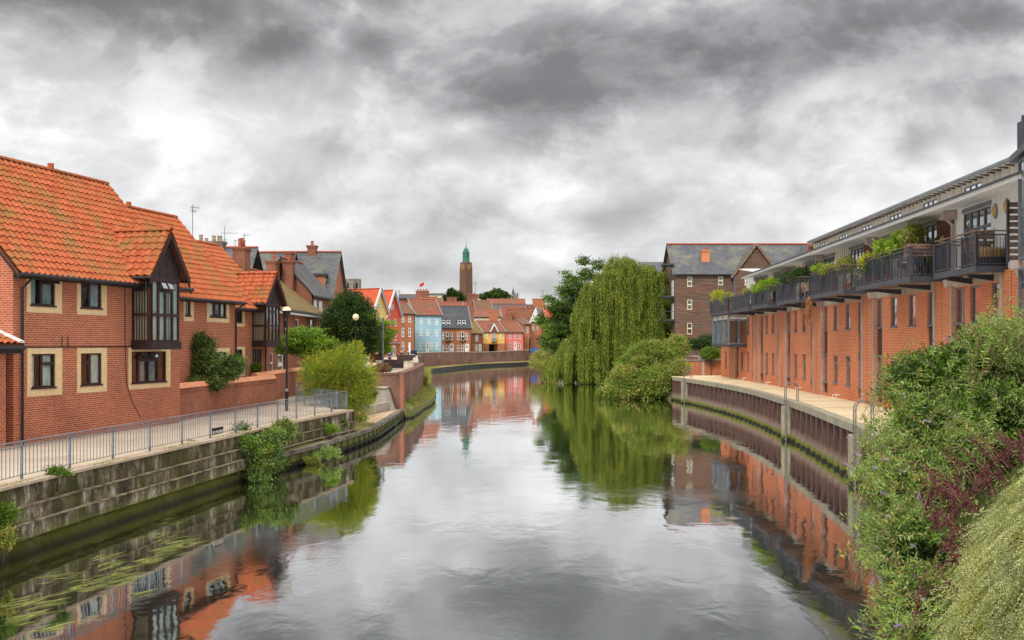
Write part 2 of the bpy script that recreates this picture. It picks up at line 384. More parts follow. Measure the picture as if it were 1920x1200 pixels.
M['gutter'] = plain('black_plastic_gutter', (.02, .021, .026), .4)
M['soffit'] = plain('white_fascia', (.72, .72, .70), .5, .04)
M['white'] = plain('white_paint', (.84, .84, .82), .5, .05)
M['cream'] = plain('cream_paint', (.74, .66, .44), .6, .05)
M['off_white_render'] = plain('cream_render', (.70, .64, .52), .8, .06)
M['glass'] = glassmat('clear_glass', refl=.05)
M['glass_sky'] = glassmat('sky_reflecting_glass', refl=.55, clear=False)
M['glass_dark'] = glassmat('dark_glass', refl=.16, clear=False)
M['curtain'] = plain('pale_curtain', (.80, .84, .82), .9, .1, 3.)
M['curtain_blue'] = plain('grey_blue_curtain', (.42, .47, .56), .9, .15, 3.)
M['blind'] = plain('cream_vertical_blind', (.66, .60, .48), .8, .06)
M['black_metal'] = plain('black_painted_metal', (.014, .014, .016), .35, .1)
M['dark_steel'] = plain('dark_grey_steel', (.045, .048, .062), .45, .12)
M['grey_steel'] = plain('grey_steel', (.12, .14, .17), .45, .1)
M['galv'] = plain('galvanised_steel', (.20, .23, .265), .45, .18, 12., .2)
M['pipe'] = plain('beige_downpipe', (.44, .35, .30), .5, .06)
M['concrete'] = plain('pale_concrete', (.40, .36, .30), .85, .15, 2.)
M['conc_band'] = plain('concrete_lintel', (.42, .36, .27), .85, .12, 2.)
M['window_grey'] = plain('slate_grey_window_frame', (.15, .17, .21), .45, .06)
M['panel_brown'] = plain('dark_brown_cladding', (.050, .026, .022), .6, .25, 5.)
M['wood_red'] = plain('red_brown_timber', (.12, .035, .022), .55, .3, 7.)
M['wood_brown'] = plain('weathered_timber', (.20, .13, .095), .75, .3, 5.)
M['zinc'] = plain('zinc_roof', (.22, .23, .24), .4, .1, 1., .3)
M['lead'] = plain('lead_flashing', (.30, .32, .34), .5, .15)
M['terracotta'] = plain('terracotta', (.42, .10, .05), .8, .15)
M['stone_pot'] = plain('buff_chimney_pot', (.36, .26, .18), .85, .2)
M['bark'] = plain('bark', (.11, .085, .06), .9, .3, 8.)
M['twig'] = plain('brown_twigs', (.16, .10, .06), .9, .3, 8.)
M['copper'] = plain('green_copper', (.06, .21, .155), .6, .15, 1.)
M['gold'] = plain('gilding', (.48, .29, .09), .4, .1)
M['flint'] = plain('grey_flint', (.22, .19, .17), .9, .3, 1.)
M['blue_render'] = plain('pale_blue_render', (.34, .53, .62), .85, .04, 1.)
M['red_render'] = plain('red_render', (.66, .12, .065), .85, .04, 1.)
M['yellow_render'] = plain('yellow_render', (.80, .60, .22), .85, .04, 1.)
M['ochre_render'] = plain('ochre_render', (.82, .46, .10), .85, .04, 1.)
M['pink_render'] = plain('pink_render', (.78, .20, .17), .85, .04, 1.)
M['globe'] = plain('cream_lamp_globe', (.80, .68, .42), .35, .04)
M['amber'] = plain('amber_lamp_glass', (.62, .40, .12), .35, .08)
M['black'] = plain('black_paint', (.012, .012, .012), .5, .05)
M['sign_black'] = plain('black_sign', (.015, .015, .015), .4, .02)
def ground_mat(name, c1, c2, c3, scale=.6, rough=.95):
    m, nt, b = new_mat(name); wp = world_pos(nt); a = noi(nt, wp, scale, 8, .65); f = noi(nt, wp, scale * 22, 5, .7)
    col = ramp(nt, a, [(.3, c1), (.52, c2), (.72, c3)]); col = mixc(nt, .45, col, ramp(nt, f, [(.25, (.2, .2, .2)), (.75, (.9, .9, .9))]), 'OVERLAY')
    nt.links.new(col, b.inputs['Base Color']); b.inputs['Roughness'].default_value = rough; b.inputs['Specular IOR Level'].default_value = .15
    bump(nt, b, f, .5, .02); return m
M['grass_ground'] = ground_mat('grassy_ground', (.07, .10, .03), (.12, .14, .05), (.20, .17, .09), .4)
M['path'] = ground_mat('beige_path', (.36, .27, .19), (.46, .36, .26), (.52, .42, .31), .5)
M['gravel'] = ground_mat('buff_gravel', (.50, .37, .22), (.66, .51, .32), (.70, .57, .38), .5)
M['lowquay'] = ground_mat('worn_quay_paving', (.30, .25, .12), (.50, .33, .22), (.55, .40, .27), .45)
def wall_conc():
    m, nt, b = new_mat('mossy_river_concrete'); wp = world_pos(nt)
    stretch = world_pos(nt, (1.1, 1.1, .55)); a = noi(nt, stretch, 1.3, 8, .7); f = noi(nt, wp, 9., 7, .75); g = noi(nt, world_pos(nt, (1, 1, .5)), .9, 7, .7)
    col = ramp(nt, a, [(.34, (.03, .025, .016)), (.47, (.085, .065, .04)), (.55, (.22, .18, .12)), (.64, (.55, .49, .39))])
    col = mixc(nt, .6, col, ramp(nt, f, [(.3, (.12, .12, .12)), (.72, (.9, .9, .9))]), 'OVERLAY')
    col = mixc(nt, mth(nt, 'MULTIPLY', step(nt, g, .46, .58), .85), col, (.07, .072, .014))
    sp = nt.nodes.new('ShaderNodeSeparateXYZ'); nt.links.new(wp, sp.inputs[0])
    low = mth(nt, 'SUBTRACT', 1., step(nt, mth(nt, 'ADD', sp.outputs[2], mth(nt, 'MULTIPLY', f, -.5)), .12, .42))
    col = mixc(nt, mth(nt, 'MULTIPLY', low, .8), col, (.14, .16, .02))
    wet = mth(nt, 'SUBTRACT', 1., step(nt, mth(nt, 'ADD', sp.outputs[2], mth(nt, 'MULTIPLY', f, .12)), .12, .30)); col = mixc(nt, mth(nt, 'MULTIPLY', wet, .85), col, (.038, .034, .022))
    nt.links.new(col, b.inputs['Base Color']); b.inputs['Roughness'].default_value = .9; b.inputs['Specular IOR Level'].default_value = .2
    bump(nt, b, f, .8, .04); return m
M['river_conc'] = wall_conc()
def pile_mat(name, upper, streak):
    m, nt, b = new_mat(name); wp = world_pos(nt); sp = nt.nodes.new('ShaderNodeSeparateXYZ'); nt.links.new(wp, sp.inputs[0])
    f = noi(nt, world_pos(nt, (2, 2, .4)), 2.2, 7, .7); h = mth(nt, 'ADD', sp.outputs[2], mth(nt, 'MULTIPLY', mth(nt, 'SUBTRACT', noi(nt, wp, 2.4, 5, .6), .5), .35))
    col = ramp(nt, f, [(.3, tuple(x * .55 for x in upper)), (.55, upper), (.75, tuple(min(1, x * 1.5) for x in upper))])
    col = mixc(nt, mth(nt, 'MULTIPLY', mth(nt, 'SUBTRACT', 1., step(nt, h, .45, .85)), .75), col, streak)
    col = mixc(nt, mth(nt, 'SUBTRACT', 1., step(nt, h, .24, .42)), col, (.13, .15, .012))
    col = mixc(nt, mth(nt, 'SUBTRACT', 1., step(nt, h, .10, .2)), col, (.02, .022, .012))
    nt.links.new(col, b.inputs['Base Color']); b.inputs['Roughness'].default_value = .75; b.inputs['Specular IOR Level'].default_value = .25
    bump(nt, b, noi(nt, wp, 14., 5, .7), .5, .02); return m
M['pile'] = pile_mat('rusty_sheet_pile', (.105, .055, .044), (.28, .21, .155))
M['old_pile'] = pile_mat('mossy_sheet_pile', (.085, .080, .045), (.10, .11, .03))
M['quay_conc'] = pile_mat('quay_edge_concrete', (.34, .31, .22), (.26, .27, .15))
M['ledge'] = pile_mat('mossy_ledge', (.24, .20, .11), (.12, .12, .03))
def water_mat():
    m, nt, b = new_mat('river_water'); wp = world_pos(nt, (1, .55, 1))
    n1 = noi(nt, wp, 1.0, 3, .5, .3); n2 = noi(nt, wp, 7.5, 5, .65, .8); n3 = noi(nt, world_pos(nt), .075, 4, .6, .5)
    hgt = mth(nt, 'ADD', mth(nt, 'MULTIPLY', n1, 1.0), mth(nt, 'MULTIPLY', mth(nt, 'MULTIPLY', n2, .42), mth(nt, 'ADD', .06, step(nt, n3, .50, .66))))
    bp = nt.nodes.new('ShaderNodeBump'); bp.inputs['Strength'].default_value = .10; bp.inputs['Distance'].default_value = .08; nt.links.new(hgt, bp.inputs['Height'])
    gl = nt.nodes.new('ShaderNodeBsdfGlossy'); gl.inputs['Roughness'].default_value = .035; gl.inputs[0].default_value = (1, 1, 1, 1)
    fr = nt.nodes.new('ShaderNodeFresnel'); fr.inputs[0].default_value = 3.3
    nt.links.new(bp.outputs[0], gl.inputs['Normal']); nt.links.new(bp.outputs[0], fr.inputs['Normal'])
    df = nt.nodes.new('ShaderNodeBsdfDiffuse'); df.inputs[0].default_value = (.014, .017, .010, 1)
    mx = nt.nodes.new('ShaderNodeMixShader'); nt.links.new(mth(nt, 'MULTIPLY', fr.outputs[0], 1.9, True), mx.inputs[0])
    nt.links.new(df.outputs[0], mx.inputs[1]); nt.links.new(gl.outputs[0], mx.inputs[2]); nt.links.new(mx.outputs[0], nt.nodes['Material Output'].inputs[0])
    return m
M['water'] = water_mat()
def timber_clad():
    m, nt, b = new_mat('weathered_boarding'); a = noi(nt, world_pos(nt, (.25, .25, 5)), 2.2, 7, .7); f = noi(nt, world_pos(nt, (.5, .5, 2)), .35, 5, .6)
    col = ramp(nt, a, [(.3, (.05, .030, .022)), (.5, (.145, .088, .062)), (.7, (.26, .175, .13))])
    col = mixc(nt, step(nt, f, .45, .7), col, mixc(nt, 1., col, (1.5, 1.05, .85), 'MULTIPLY'))
    nt.links.new(col, b.inputs['Base Color']); b.inputs['Roughness'].default_value = .85; return m
M['timber_clad'] = timber_clad()
def board_white():
    m, nt, b = new_mat('off_white_boarding'); a = noi(nt, world_pos(nt, (1, 1, .3)), 1.5, 6, .7)
    nt.links.new(ramp(nt, a, [(.3, (.66, .61, .50)), (.6, (.84, .79, .68))]), b.inputs['Base Color']); b.inputs['Roughness'].default_value = .8; return m
M['board_white'] = board_white()
M['leaf_willow'] = leafmat('willow_leaves', [(.05, .10, .012), (.12, .18, .022), (.22, .28, .035), (.38, .33, .06)], clump=.85, clump_scale=.7)
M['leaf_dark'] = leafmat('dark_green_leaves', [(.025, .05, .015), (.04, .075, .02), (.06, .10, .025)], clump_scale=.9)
M['leaf_mid'] = leafmat('mid_green_leaves', [(.07, .14, .015), (.12, .21, .025), (.18, .27, .04)], clump_scale=.7)
M['leaf_bright'] = leafmat('bright_green_leaves', [(.13, .24, .02), (.20, .33, .03), (.30, .38, .04)], clump_scale=1.)
M['leaf_yellow'] = leafmat('yellow_green_leaves', [(.22, .26, .02), (.34, .36, .03), (.50, .46, .05)], clump=.6, clump_scale=.7)
M['leaf_olive'] = leafmat('olive_leaves', [(.11, .17, .03), (.21, .27, .06), (.36, .37, .10), (.44, .30, .10)], clump_scale=.9)
M['leaf_buddleia'] = leafmat('long_green_leaves', [(.08, .15, .03), (.17, .27, .06), (.28, .38, .13), (.36, .44, .12)], clump=.6, clump_scale=1.2)
M['leaf_fresh'] = leafmat('fresh_green_leaves', [(.14, .26, .03), (.22, .36, .05), (.34, .42, .06)], clump=.3)
M['leaf_purple'] = leafmat('purple_leaves', [(.05, .014, .02), (.10, .02, .03), (.17, .035, .04)], clump=.3)
M['leaf_grey'] = leafmat('grey_green_leaves', [(.24, .27, .11), (.40, .42, .21), (.58, .57, .35)], clump=.9, clump_scale=2.2)
M['leaf_brown'] = leafmat('dry_brown_twigs', [(.20, .12, .06), (.30, .19, .11)], clump=.3)
M['petal'] = leafmat('lilac_petals', [(.42, .25, .55), (.55, .36, .66)], clump=.1)
M['weed'] = leafmat('floating_weed', [(.10, .13, .02), (.20, .22, .05), (.36, .36, .11)], clump=.2)
M['grass'] = leafmat('grass_blades', [(.16, .22, .04), (.30, .30, .08), (.42, .36, .16)], clump=.4)
M['skin'] = plain('skin', (.60, .36, .26), .5, .02)
M['cloth_blue'] = plain('blue_cloth', (.04, .09, .28), .9, .1); M['cloth_navy'] = plain('navy_cloth', (.02, .025, .06), .9, .1)
M['cloth_grey'] = plain('grey_cloth', (.10, .10, .11), .9, .1); M['hair'] = plain('brown_hair', (.06, .035, .02), .7, .1)
M['red_plastic'] = plain('red_plastic', (.62, .02, .015), .4, .04)
M['teal'] = plain('teal_paint', (.02, .22, .20), .5, .05)
# ------------------------------------------------------------------ the setting: water, ground, paths
LB = [(-60, -15.), (10, -13.6), (25.2, -12.1), (40, -10.3), (43.7, -9.57), (46.75, -8.85), (53.4, -7.94), (58.8, -7.47), (67.7, -7.5), (74, -7.5), (97, -7.4), (120, -9.3), (148, -11.3), (196, -15.2), (215, -12.6), (242, -7.7), (262, 0.), (276, 6.5), (330, 14)]
RBK = [(-60, 5.), (8, 5.), (14, 5.8), (20, 7.2), (28, 9.8), (32.9, 11.4), (38.9, 12.7), (45.9, 13.57), (58.7, 14.97), (73, 15.9), (85, 15.6), (98.5, 14.8), (100, 14.8), (104, 13.8), (115, 12.8), (130, 12.2), (150, 11.6), (170, 10.), (200, 8.5), (276, 8.), (330, 15)]
FENCE = [(10, -13.2), (25.5, -12.22), (27.8, -12.05), (38.4, -10.75), (46.5, -9.75), (54.4, -8.43)]
def fx(y): return interp(FENCE, y)[0]
mb = MB(); mb.face((-900, -60, 0), (900, -60, 0), (900, 292, 0), (-900, 292, 0)); mb.build('river_water', M['water'], kind='structure')
def hill(x, y):
    d = max(0., y - 285); h = 3.0 + 17 * (1 - math.exp(-d / 260.)) + 10 * (1 - math.exp(-max(0, d - 500) / 500.))
    h += 34 * math.exp(-((x - 55) / 130.) ** 2 - ((y - 1500) / 350.) ** 2)
    return h
def build_ground():
    mb = MB()
    Lrow = [(-60, -13.9, 1.80), (10, -13.2, 1.80), (25.5, -12.3, 1.80), (38.4, -10.85, 1.82), (46.5, -9.85, 1.85), (54.3, -8.6, 1.85), (54.6, -10.2, 1.85), (60, -10.6, 1.8), (73.6, -10.6, 1.9), (74.2, -8.5, 2.3), (97, -9.2, 2.35), (108, -10.0, 2.4), (120, -11.4, 2.5), (148, -14.1, 2.8), (178, -17.3, 2.9), (196, -18., 3.0), (212, -16, 3.0), (228, -12.4, 3.1), (244, -8.5, 3.1), (262, -1.9, 3.2), (274, 3.2, 3.0), (285, 8, 3.0)]
    for a, b in zip(Lrow, Lrow[1:]):
        mb.face((a[1], a[0], a[2]), (b[1], b[0], b[2]), (-600, b[0], b[2]), (-600, a[0], a[2]))
        mb.face((a[1], a[0], a[2]), (b[1], b[0], b[2]), (b[1] - .02, b[0], -1), (a[1] - .02, a[0], -1))
    Rrow = [(-60, 9.5, 4.1), (8, 9.5, 4.1), (14, 10.5, 3.9), (20, 12, 3.5), (28, 13.2, 2.9), (31, 13.2, 2.4), (33, 12.6, 2.1), (38.9, 13.6, 2.1), (45.9, 14.5, 2.1), (58.7, 15.9, 2.1), (73, 16.8, 2.1), (85, 16.5, 2.1), (98.5, 15.7, 2.1), (99.4, 16.2, 1.7), (104, 15.4, 1.7), (115, 14.6, 1.7), (130, 14., 1.6), (150, 13.5, 1.6), (170, 12, 1.6), (200, 10.5, 1.8), (285, 9.5, 3.0)]
    for a, b in zip(Rrow, Rrow[1:]):
        mb.face((a[1], a[0], a[2]), (600, a[0], a[2]), (600, b[0], b[2]), (b[1], b[0], b[2]))
        ba, bb = interp(RBK, a[0])[0], interp(RBK, b[0])[0]
        if not (32.5 < a[0] < 98.5): mb.face((a[1], a[0], a[2]), (b[1], b[0], b[2]), (bb - .4, b[0], -.6), (ba - .4, a[0], -.6))
    xs = [-2600, -1500, -900, -600, -400, -260, -180, -120, -80, -50, -30, -15, 0, 15, 30, 50, 80, 120, 180, 260, 400, 600, 900, 1500, 2600]
    ys = [285, 295, 310, 335, 370, 420, 480, 560, 660, 780, 900, 1050, 1200, 1350, 1500, 1650, 1900, 2300, 3000, 4500, 7500]
    for y0, y1 in zip(ys, ys[1:]):
        for x0, x1 in zip(xs, xs[1:]):
            f = lambda x, y: (x * (1 + max(0, y - 900) / 1500.), y, hill(x * (1 + max(0, y - 900) / 1500.), y) if y > 285 else 3.)
            mb.face(f(x0, y0), f(x1, y0), f(x1, y1), f(x0, y1))
    mb.build('ground', M['grass_ground'], kind='structure')
build_ground()
def strip(name, rows, z, mat, thick=.0):    # rows: (y, x0, x1)
    mb = MB()
    for a, b in zip(rows, rows[1:]):
        za = z if not callable(z) else z(a[0]); zb = z if not callable(z) else z(b[0])
        mb.face((a[1], a[0], za), (a[2], a[0], za), (b[2], b[0], zb), (b[1], b[0], zb))
    return mb.build(name, mat, kind='structure')
# riverside path behind the railing
rows = [(y, -22 if y < 34 else -21.5 + (y - 34) * .17, fx(y) + .2) for y in (10, 18, 25.5, 32, 38.4, 46.5, 54.4)] + [(54.5, -18, -9.2), (60, -17, -10.8), (73.5, -15, -10.8)]
strip('riverside_path', rows, lambda y: 1.812 + .05 * min(1, max(0, (y - 30) / 20)), M['path'])
strip('quayside_terrace', [(74.4, -15, -8.1), (97, -15.5, -8.2), (120, -17, -10.8), (148, -20, -13), (185, -23, -16.4), (200, -24, -16.9)], lambda y: 2.32 + (y - 74) * .0062, M['path'])

M['ledge_pale'] = plain('painted_ledge_highlight', (.21, .17, .10), .9, .35, 3.)  # pale strips along the band tops: their highlight put into the colour
def build_left_river_wall():
    th = thing('river_wall', 'stained mossy concrete river wall with stepped bands under the grey railing', 'river wall', (-12, 25, 0))
    ys = [10 + i * 1.55 for i in range(28)]; ys = [y for y in ys if y < 54.2] + [54.5]
    def sweep(name, mat, z0, z1, o0, o1, ys, kind=None):
        mb = MB()
        for a, b in zip(ys, ys[1:]):
            xa, xb = fx(a), fx(b)
            mb.hexa([(xa + o0, a, z0), (xa + o1, a, z0), (xb + o1, b, z0), (xb + o0, b, z0), (xa + o0, a, z1), (xa + o1, a, z1), (xb + o1, b, z1), (xb + o0, b, z1)])
        return mb.build(name, mat, th)
    # each cast bay of the wall is a piece of its own, bands set back one above another
    bands = [('wall_band', 1.27, 1.775, .28), ('wall_band', .88, 1.265, .40), ('wall_band', .5, .875, .52)]
    for i in range(0, len(ys) - 1, 4):
        seg = ys[i:i + 5]
        for (n, z0, z1, o) in bands:
            j = random.uniform(-.012, .012); g = .008
            mb = MB()
            for a, b in zip(seg, seg[1:]):
                a2, b2 = a + (g if a == seg[0] else 0), b - (g if b == seg[-1] else 0)
                xa, xb = fx(a2), fx(b2)
                mb.hexa([(xa - .3, a2, z0), (xa + o + j, a2, z0), (xb + o + j, b2, z0), (xb - .3, b2, z0), (xa - .3, a2, z1), (xa + o + j - .02, a2, z1), (xb + o + j - .02, b2, z1), (xb - .3, b2, z1)])
            mb.build(n, M['river_conc'], th)
            if z1 < 1.5:
                mb = MB()
                for a, b in zip(seg, seg[1:]):
                    xa, xb = fx(a), fx(b); mb.hexa([(xa, a, z1 + .001), (xa + o + j + .02, a, z1 - .022), (xb + o + j + .02, b, z1 - .022), (xb, b, z1 + .001), (xa, a, z1 + .02), (xa + o + j + .02, a, z1 + .004), (xb + o + j + .02, b, z1 + .004), (xb, b, z1 + .02)])
                mb.build('band_highlight', M['ledge_pale'], th)
    # coping blocks
    for i in range(len(ys) - 1):
        a, b = ys[i] + .006, ys[i + 1] - .006; xa, xb = fx(a), fx(b); h = 1.83 + .03 * min(1, max(0, (a - 30) / 20))
        MB().hexa([(xa - .22, a, 1.76), (xa + .34, a, 1.76), (xb + .34, b, 1.76), (xb - .22, b, 1.76), (xa - .22, a, h), (xa + .34, a, h), (xb + .34, b, h), (xb - .22, b, h)]).build('coping_block', M['path'], th)
    # lower mossy step by the water, with an uneven edge
    mb = MB(); rn = random.Random(3); yy = [y for y in np.arange(10, 43.6, .35)]; pr = None
    for y in yy:
        x = interp(LB, y)[0]; w = x - .05 + rn.uniform(-.03, .03); z = .46 + rn.uniform(-.04, .04)
        c = ((fx(y) + .2, y, .57 + rn.uniform(-.03, .04)), (w - .14, y, z), (w - .03 + rn.uniform(-.03, .03), y, z - .13 + rn.uniform(-.03, .03)), (w + .02, y, .12), (w + .02, y, -.8))
        if pr:
            for p, q, r, s_ in zip(pr, pr[1:], c, c[1:]): mb.face(p, q, s_, r)
        pr = c
    mb.build('mossy_step', M['river_conc'], th)
    # end face of the upper wall
    MB().box(-9.6, fx(54.5) + .36, 54.5, 54.8, .3, 1.8).build('wall_end', M['river_conc'], th)
    return th
build_left_river_wall()

M['edge_timber'] = plain('weathered_edge_timber', (.15, .13, .09), .85, .3, 2.)
def build_low_quay():
    pts = [(41.5, -9.95), (43.7, -9.57), (46.75, -8.85), (50, -8.38), (53.4, -7.94), (56, -7.68), (58.8, -7.50), (63, -7.48), (67.7, -7.52), (73.6, -7.62)]
    strip('low_quay', [(y, min(fx(y) + .30, -8.7) if y < 54.5 else -10.7, x - .12) for y, x in pts], .705, M['lowquay'])
    th = thing('quay_piling', 'dark mossy sheet piling edging the low quay below the brick bastion', 'sheet piling', (-7.7, 55, 0))
    # piles along the curve
    n = 58; Y0, Y1 = 43.0, 73.6; i = 0; y = Y0
    while y < Y1 - .2:
        y2 = min(y + .55, Y1); xa, xb = interp(pts, y)[0], interp(pts, y2)[0]; o = .07 if i % 2 else 0
        mb = MB(); e = .05
        mb.hexa([(xa - .12, y, -.6), (xa + o, y + (e if o else 0), -.6), (xb + o, y2 - (e if o else 0), -.6), (xb - .12, y2, -.6), (xa - .12, y, .56), (xa + o, y + (e if o else 0), .56), (xb + o, y2 - (e if o else 0), .56), (xb - .12, y2, .56)])
        mb.build('sheet_pile', M['old_pile'], th); y = y2; i += 1
    y = Y0
    while y < Y1 - .2:
        y2 = min(y + 2.2, Y1); xa, xb = interp(pts, y)[0], interp(pts, y2)[0]
        MB().hexa([(xa - .25, y + .01, .56), (xa + .12, y + .01, .56), (xb + .12, y2 - .01, .56), (xb - .25, y2 - .01, .56), (xa - .25, y + .01, .73), (xa + .12, y + .01, .73), (xb + .12, y2 - .01, .73), (xb - .25, y2 - .01, .73)]).build('edge_beam', M['edge_timber'], th)
        MB().hexa([(xa, y, .12), (xa + .16, y, .12), (xb + .16, y2 - .01, .12), (xb, y2 - .01, .12), (xa, y, .24), (xa + .16, y, .24), (xb + .16, y2 - .01, .24), (xb, y2 - .01, .24)]).build('waling', M['black_metal'], th); y = y2
    MB().box(-9.95, -9.4, 42.85, 43.0, -.6, .7).build('end_plate', M['quay_conc'], th)
    # steps and low walls up to the path
    st = thing('steps', 'short flight of brick steps from the low quay to the path', 'steps', (-9.6, 66, .7))
    for k in range(4): MB().box(-9.3 - .32 * k - .3, -9.3 - .32 * k, 64.2, 66.6, .7, .9 + k * .22).build('step', M['coping_orange'] if k < 2 else M['brick_old'], st)
    cw = thing('concrete_ramp_wall', 'pale concrete ramp wall with sloping top in front of the brick bastion', 'wall', (-9, 71, .7))
    MB().hexa([(-11.8, 71.8, .6), (-8.0, 71.8, .6), (-8.0, 73.6, .6), (-11.8, 73.6, .6), (-11.8, 71.8, 2.2), (-8.5, 71.8, 2.15), (-8.5, 73.6, 2.15), (-11.8, 73.6, 2.2)]).build('ramp_body', M['concrete'], cw)
    MB().box(-11.9, -8.45, 71.7, 73.7, 2.2, 2.28).build('ramp_coping', M['conc_band'], cw)
    lw = thing('low_rendered_wall', 'low rendered wall beside the brick steps with a thin white post', 'wall', (-9, 68, .7))
    MB().hexa([(-9.3, 66.8, .7), (-9.1, 66.8, .7), (-8.3, 71.6, .7), (-8.5, 71.6, .7), (-9.3, 66.8, 1.25), (-9.1, 66.8, 1.25), (-8.3, 71.6, 1.35), (-8.5, 71.6, 1.35)]).build('wall', M['concrete'], lw)
    MB().tube([(-9.4, 67.2, .7), (-9.4, 67.2, 2.0)], .03).build('post', M['white'], lw)
    rw = thing('retaining_wall', 'low grey retaining wall below the yellow-green bush', 'wall', (-9.8, 58, .7))
    MB().hexa([(-9.0, 54.9, .6), (-8.8, 54.9, .6), (-9.3, 64.1, .6), (-9.5, 64.1, .6), (-9.0, 54.9, 1.5), (-8.8, 54.9, 1.5), (-9.3, 64.1, 1.15), (-9.5, 64.1, 1.15)]).build('wall', M['river_conc'], rw)
build_low_quay()

SHELF = []; M['wet_black'] = plain('wet_black_timber', (.018, .018, .014), .7, .3)
def build_bastion():
    th = thing('brick_bastion', 'tall weathered brick river bastion wall with small slots and sloping brick coping', 'wall', (-7.6, 74, 0))
    pts = [(-14.5, 73.9), (-7.56, 73.8), (-8.0, 90), (-8.75, 106), (-9.4, 112)]
    for (a, b) in zip(pts, pts[1:]):
        fc = Fac(a, b); L = fc.L; ops = []
        if b[1] > 80 and a[1] < 105:
            k = [(2, 1.5), (5, 1.55), (8, 1.5), (4, 1.15), (7, 1.1), (10.5, 1.15), (13, 1.6)]
            ops = [(t, t + .35, z, z + .3) for t, z in k if t + .5 < L]
        # a real gap for each slot
        mb = MB(); wall_face(mb, fc, 0, L, -.3, 3.05, ops, 0, .25); fc.rect(mb, 0, L, -.3, 3.05, -.45)
        fc.box(mb, 0, L, -.44, -.30, 0, 3.04)
        mb.build('brick_face', M['brick_quay'], th)
        t = 0
        while t < L - .1:
            t2 = min(t + 1.1, L); m2 = MB(); fc.box(m2, t + .008, t2 - .008, -.5, .06, 3.05, 3.2 + random.uniform(0, .02)); m2.build('coping_block', M['brick_quay'], th); t = t2
    MB().box(-7.75, -7.50, 73.72, 74.1, -.2, 3.05).build('brick_quoin', M['brick_garden'], th)
    # mossy shelf at the foot of the bastion
    mb = MB(); rn = random.Random(5); pr = None
    for y in np.arange(73.7, 200, 1.6):
        xb = interp([(73.6, -7.6), (90, -8.0), (106, -8.75), (112, -9.4), (150, -13.3), (200, -17.4)], y)[0]; x = interp(LB, y)[0] + (.55 if 75 < y < 110 else .1) + rn.uniform(-.1, .1)
        c = ((xb - .1, y, .95), ((xb + x) / 2, y, .75 + rn.uniform(-.1, .1)), (x - .1, y, .5 + rn.uniform(-.1, .1)), (x, y, .1), (x - .05, y, -.5))
        if pr:
            for p, q, r, s_ in zip(pr, pr[1:], c, c[1:]): mb.face(p, q, s_, r)
        pr = c
    mb.build('mossy_shelf', M['ledge'], th, smooth=True); SHELF.append(th)
    # parapet running on and the far quay wall
    q = thing('quay_parapet', 'long weathered brick quay parapet in front of the coloured houses', 'wall', (-10, 240, 0))
    pp = [(-9.9, 112, 3.2), (-13.4, 150, 3.35), (-16.6, 178, 3.45), (-17.3, 196, 3.5), (-15.2, 212, 3.5), (-11.6, 228, 3.45), (-7.7, 244, 3.25), (-3.0, 258, 3.3), (1.5, 268, 3.5), (6.4, 280, 3.65), (12, 288, 3.7)]
    for a, b in zip(pp, pp[1:]):
        fc = Fac(a[:2], b[:2]); mb = MB(); L = fc.L
        mb.hexa([fc.p(0, -.4, .3), fc.p(L, -.4, .3), fc.p(L, 0, .3), fc.p(0, 0, .3), fc.p(0, -.4, a[2]), fc.p(L, -.4, b[2]), fc.p(L, 0, b[2]), fc.p(0, 0, a[2])])
        mb.build('brick_face', M['brick_quay'], q)
        mb = MB(); mb.hexa([fc.p(0, -.5, a[2]), fc.p(L, -.5, b[2]), fc.p(L, .1, b[2]), fc.p(0, .1, a[2]), fc.p(0, -.5, a[2] + .15), fc.p(L, -.5, b[2] + .15), fc.p(L, .1, b[2] + .15), fc.p(0, .1, a[2] + .15)])
        mb.build('coping', M['conc_band'], q)
    # ledge between far wall and the water
    led = [(196, -18, -15.3), (206, -17, -14.0), (215, -15.2, -12.6), (228, -12, -10.6), (242, -8.6, -7.6), (252, -5.2, -3.9), (262, -1.6, .2), (272, 2.8, 4.8), (282, 7, 8.6)]
    mb = MB()
    for a, b in zip(led, led[1:]):
        mb.face((a[1], a[0], .92), (a[2], a[0], .66), (b[2], b[0], .66), (b[1], b[0], .92))
    mb.build('quay_ledge', M['lowquay'], kind='structure'); mb = MB()
    for a, b in zip(led, led[1:]): mb.hexa([(a[2] - .3, a[0], -.5), (a[2], a[0], -.5), (b[2], b[0], -.5), (b[2] - .3, b[0], -.5), (a[2] - .3, a[0], .60), (a[2], a[0], .60), (b[2], b[0], .60), (b[2] - .3, b[0], .60)])
    mb.build('quay_edge', M['wet_black'], kind='structure')
build_bastion()

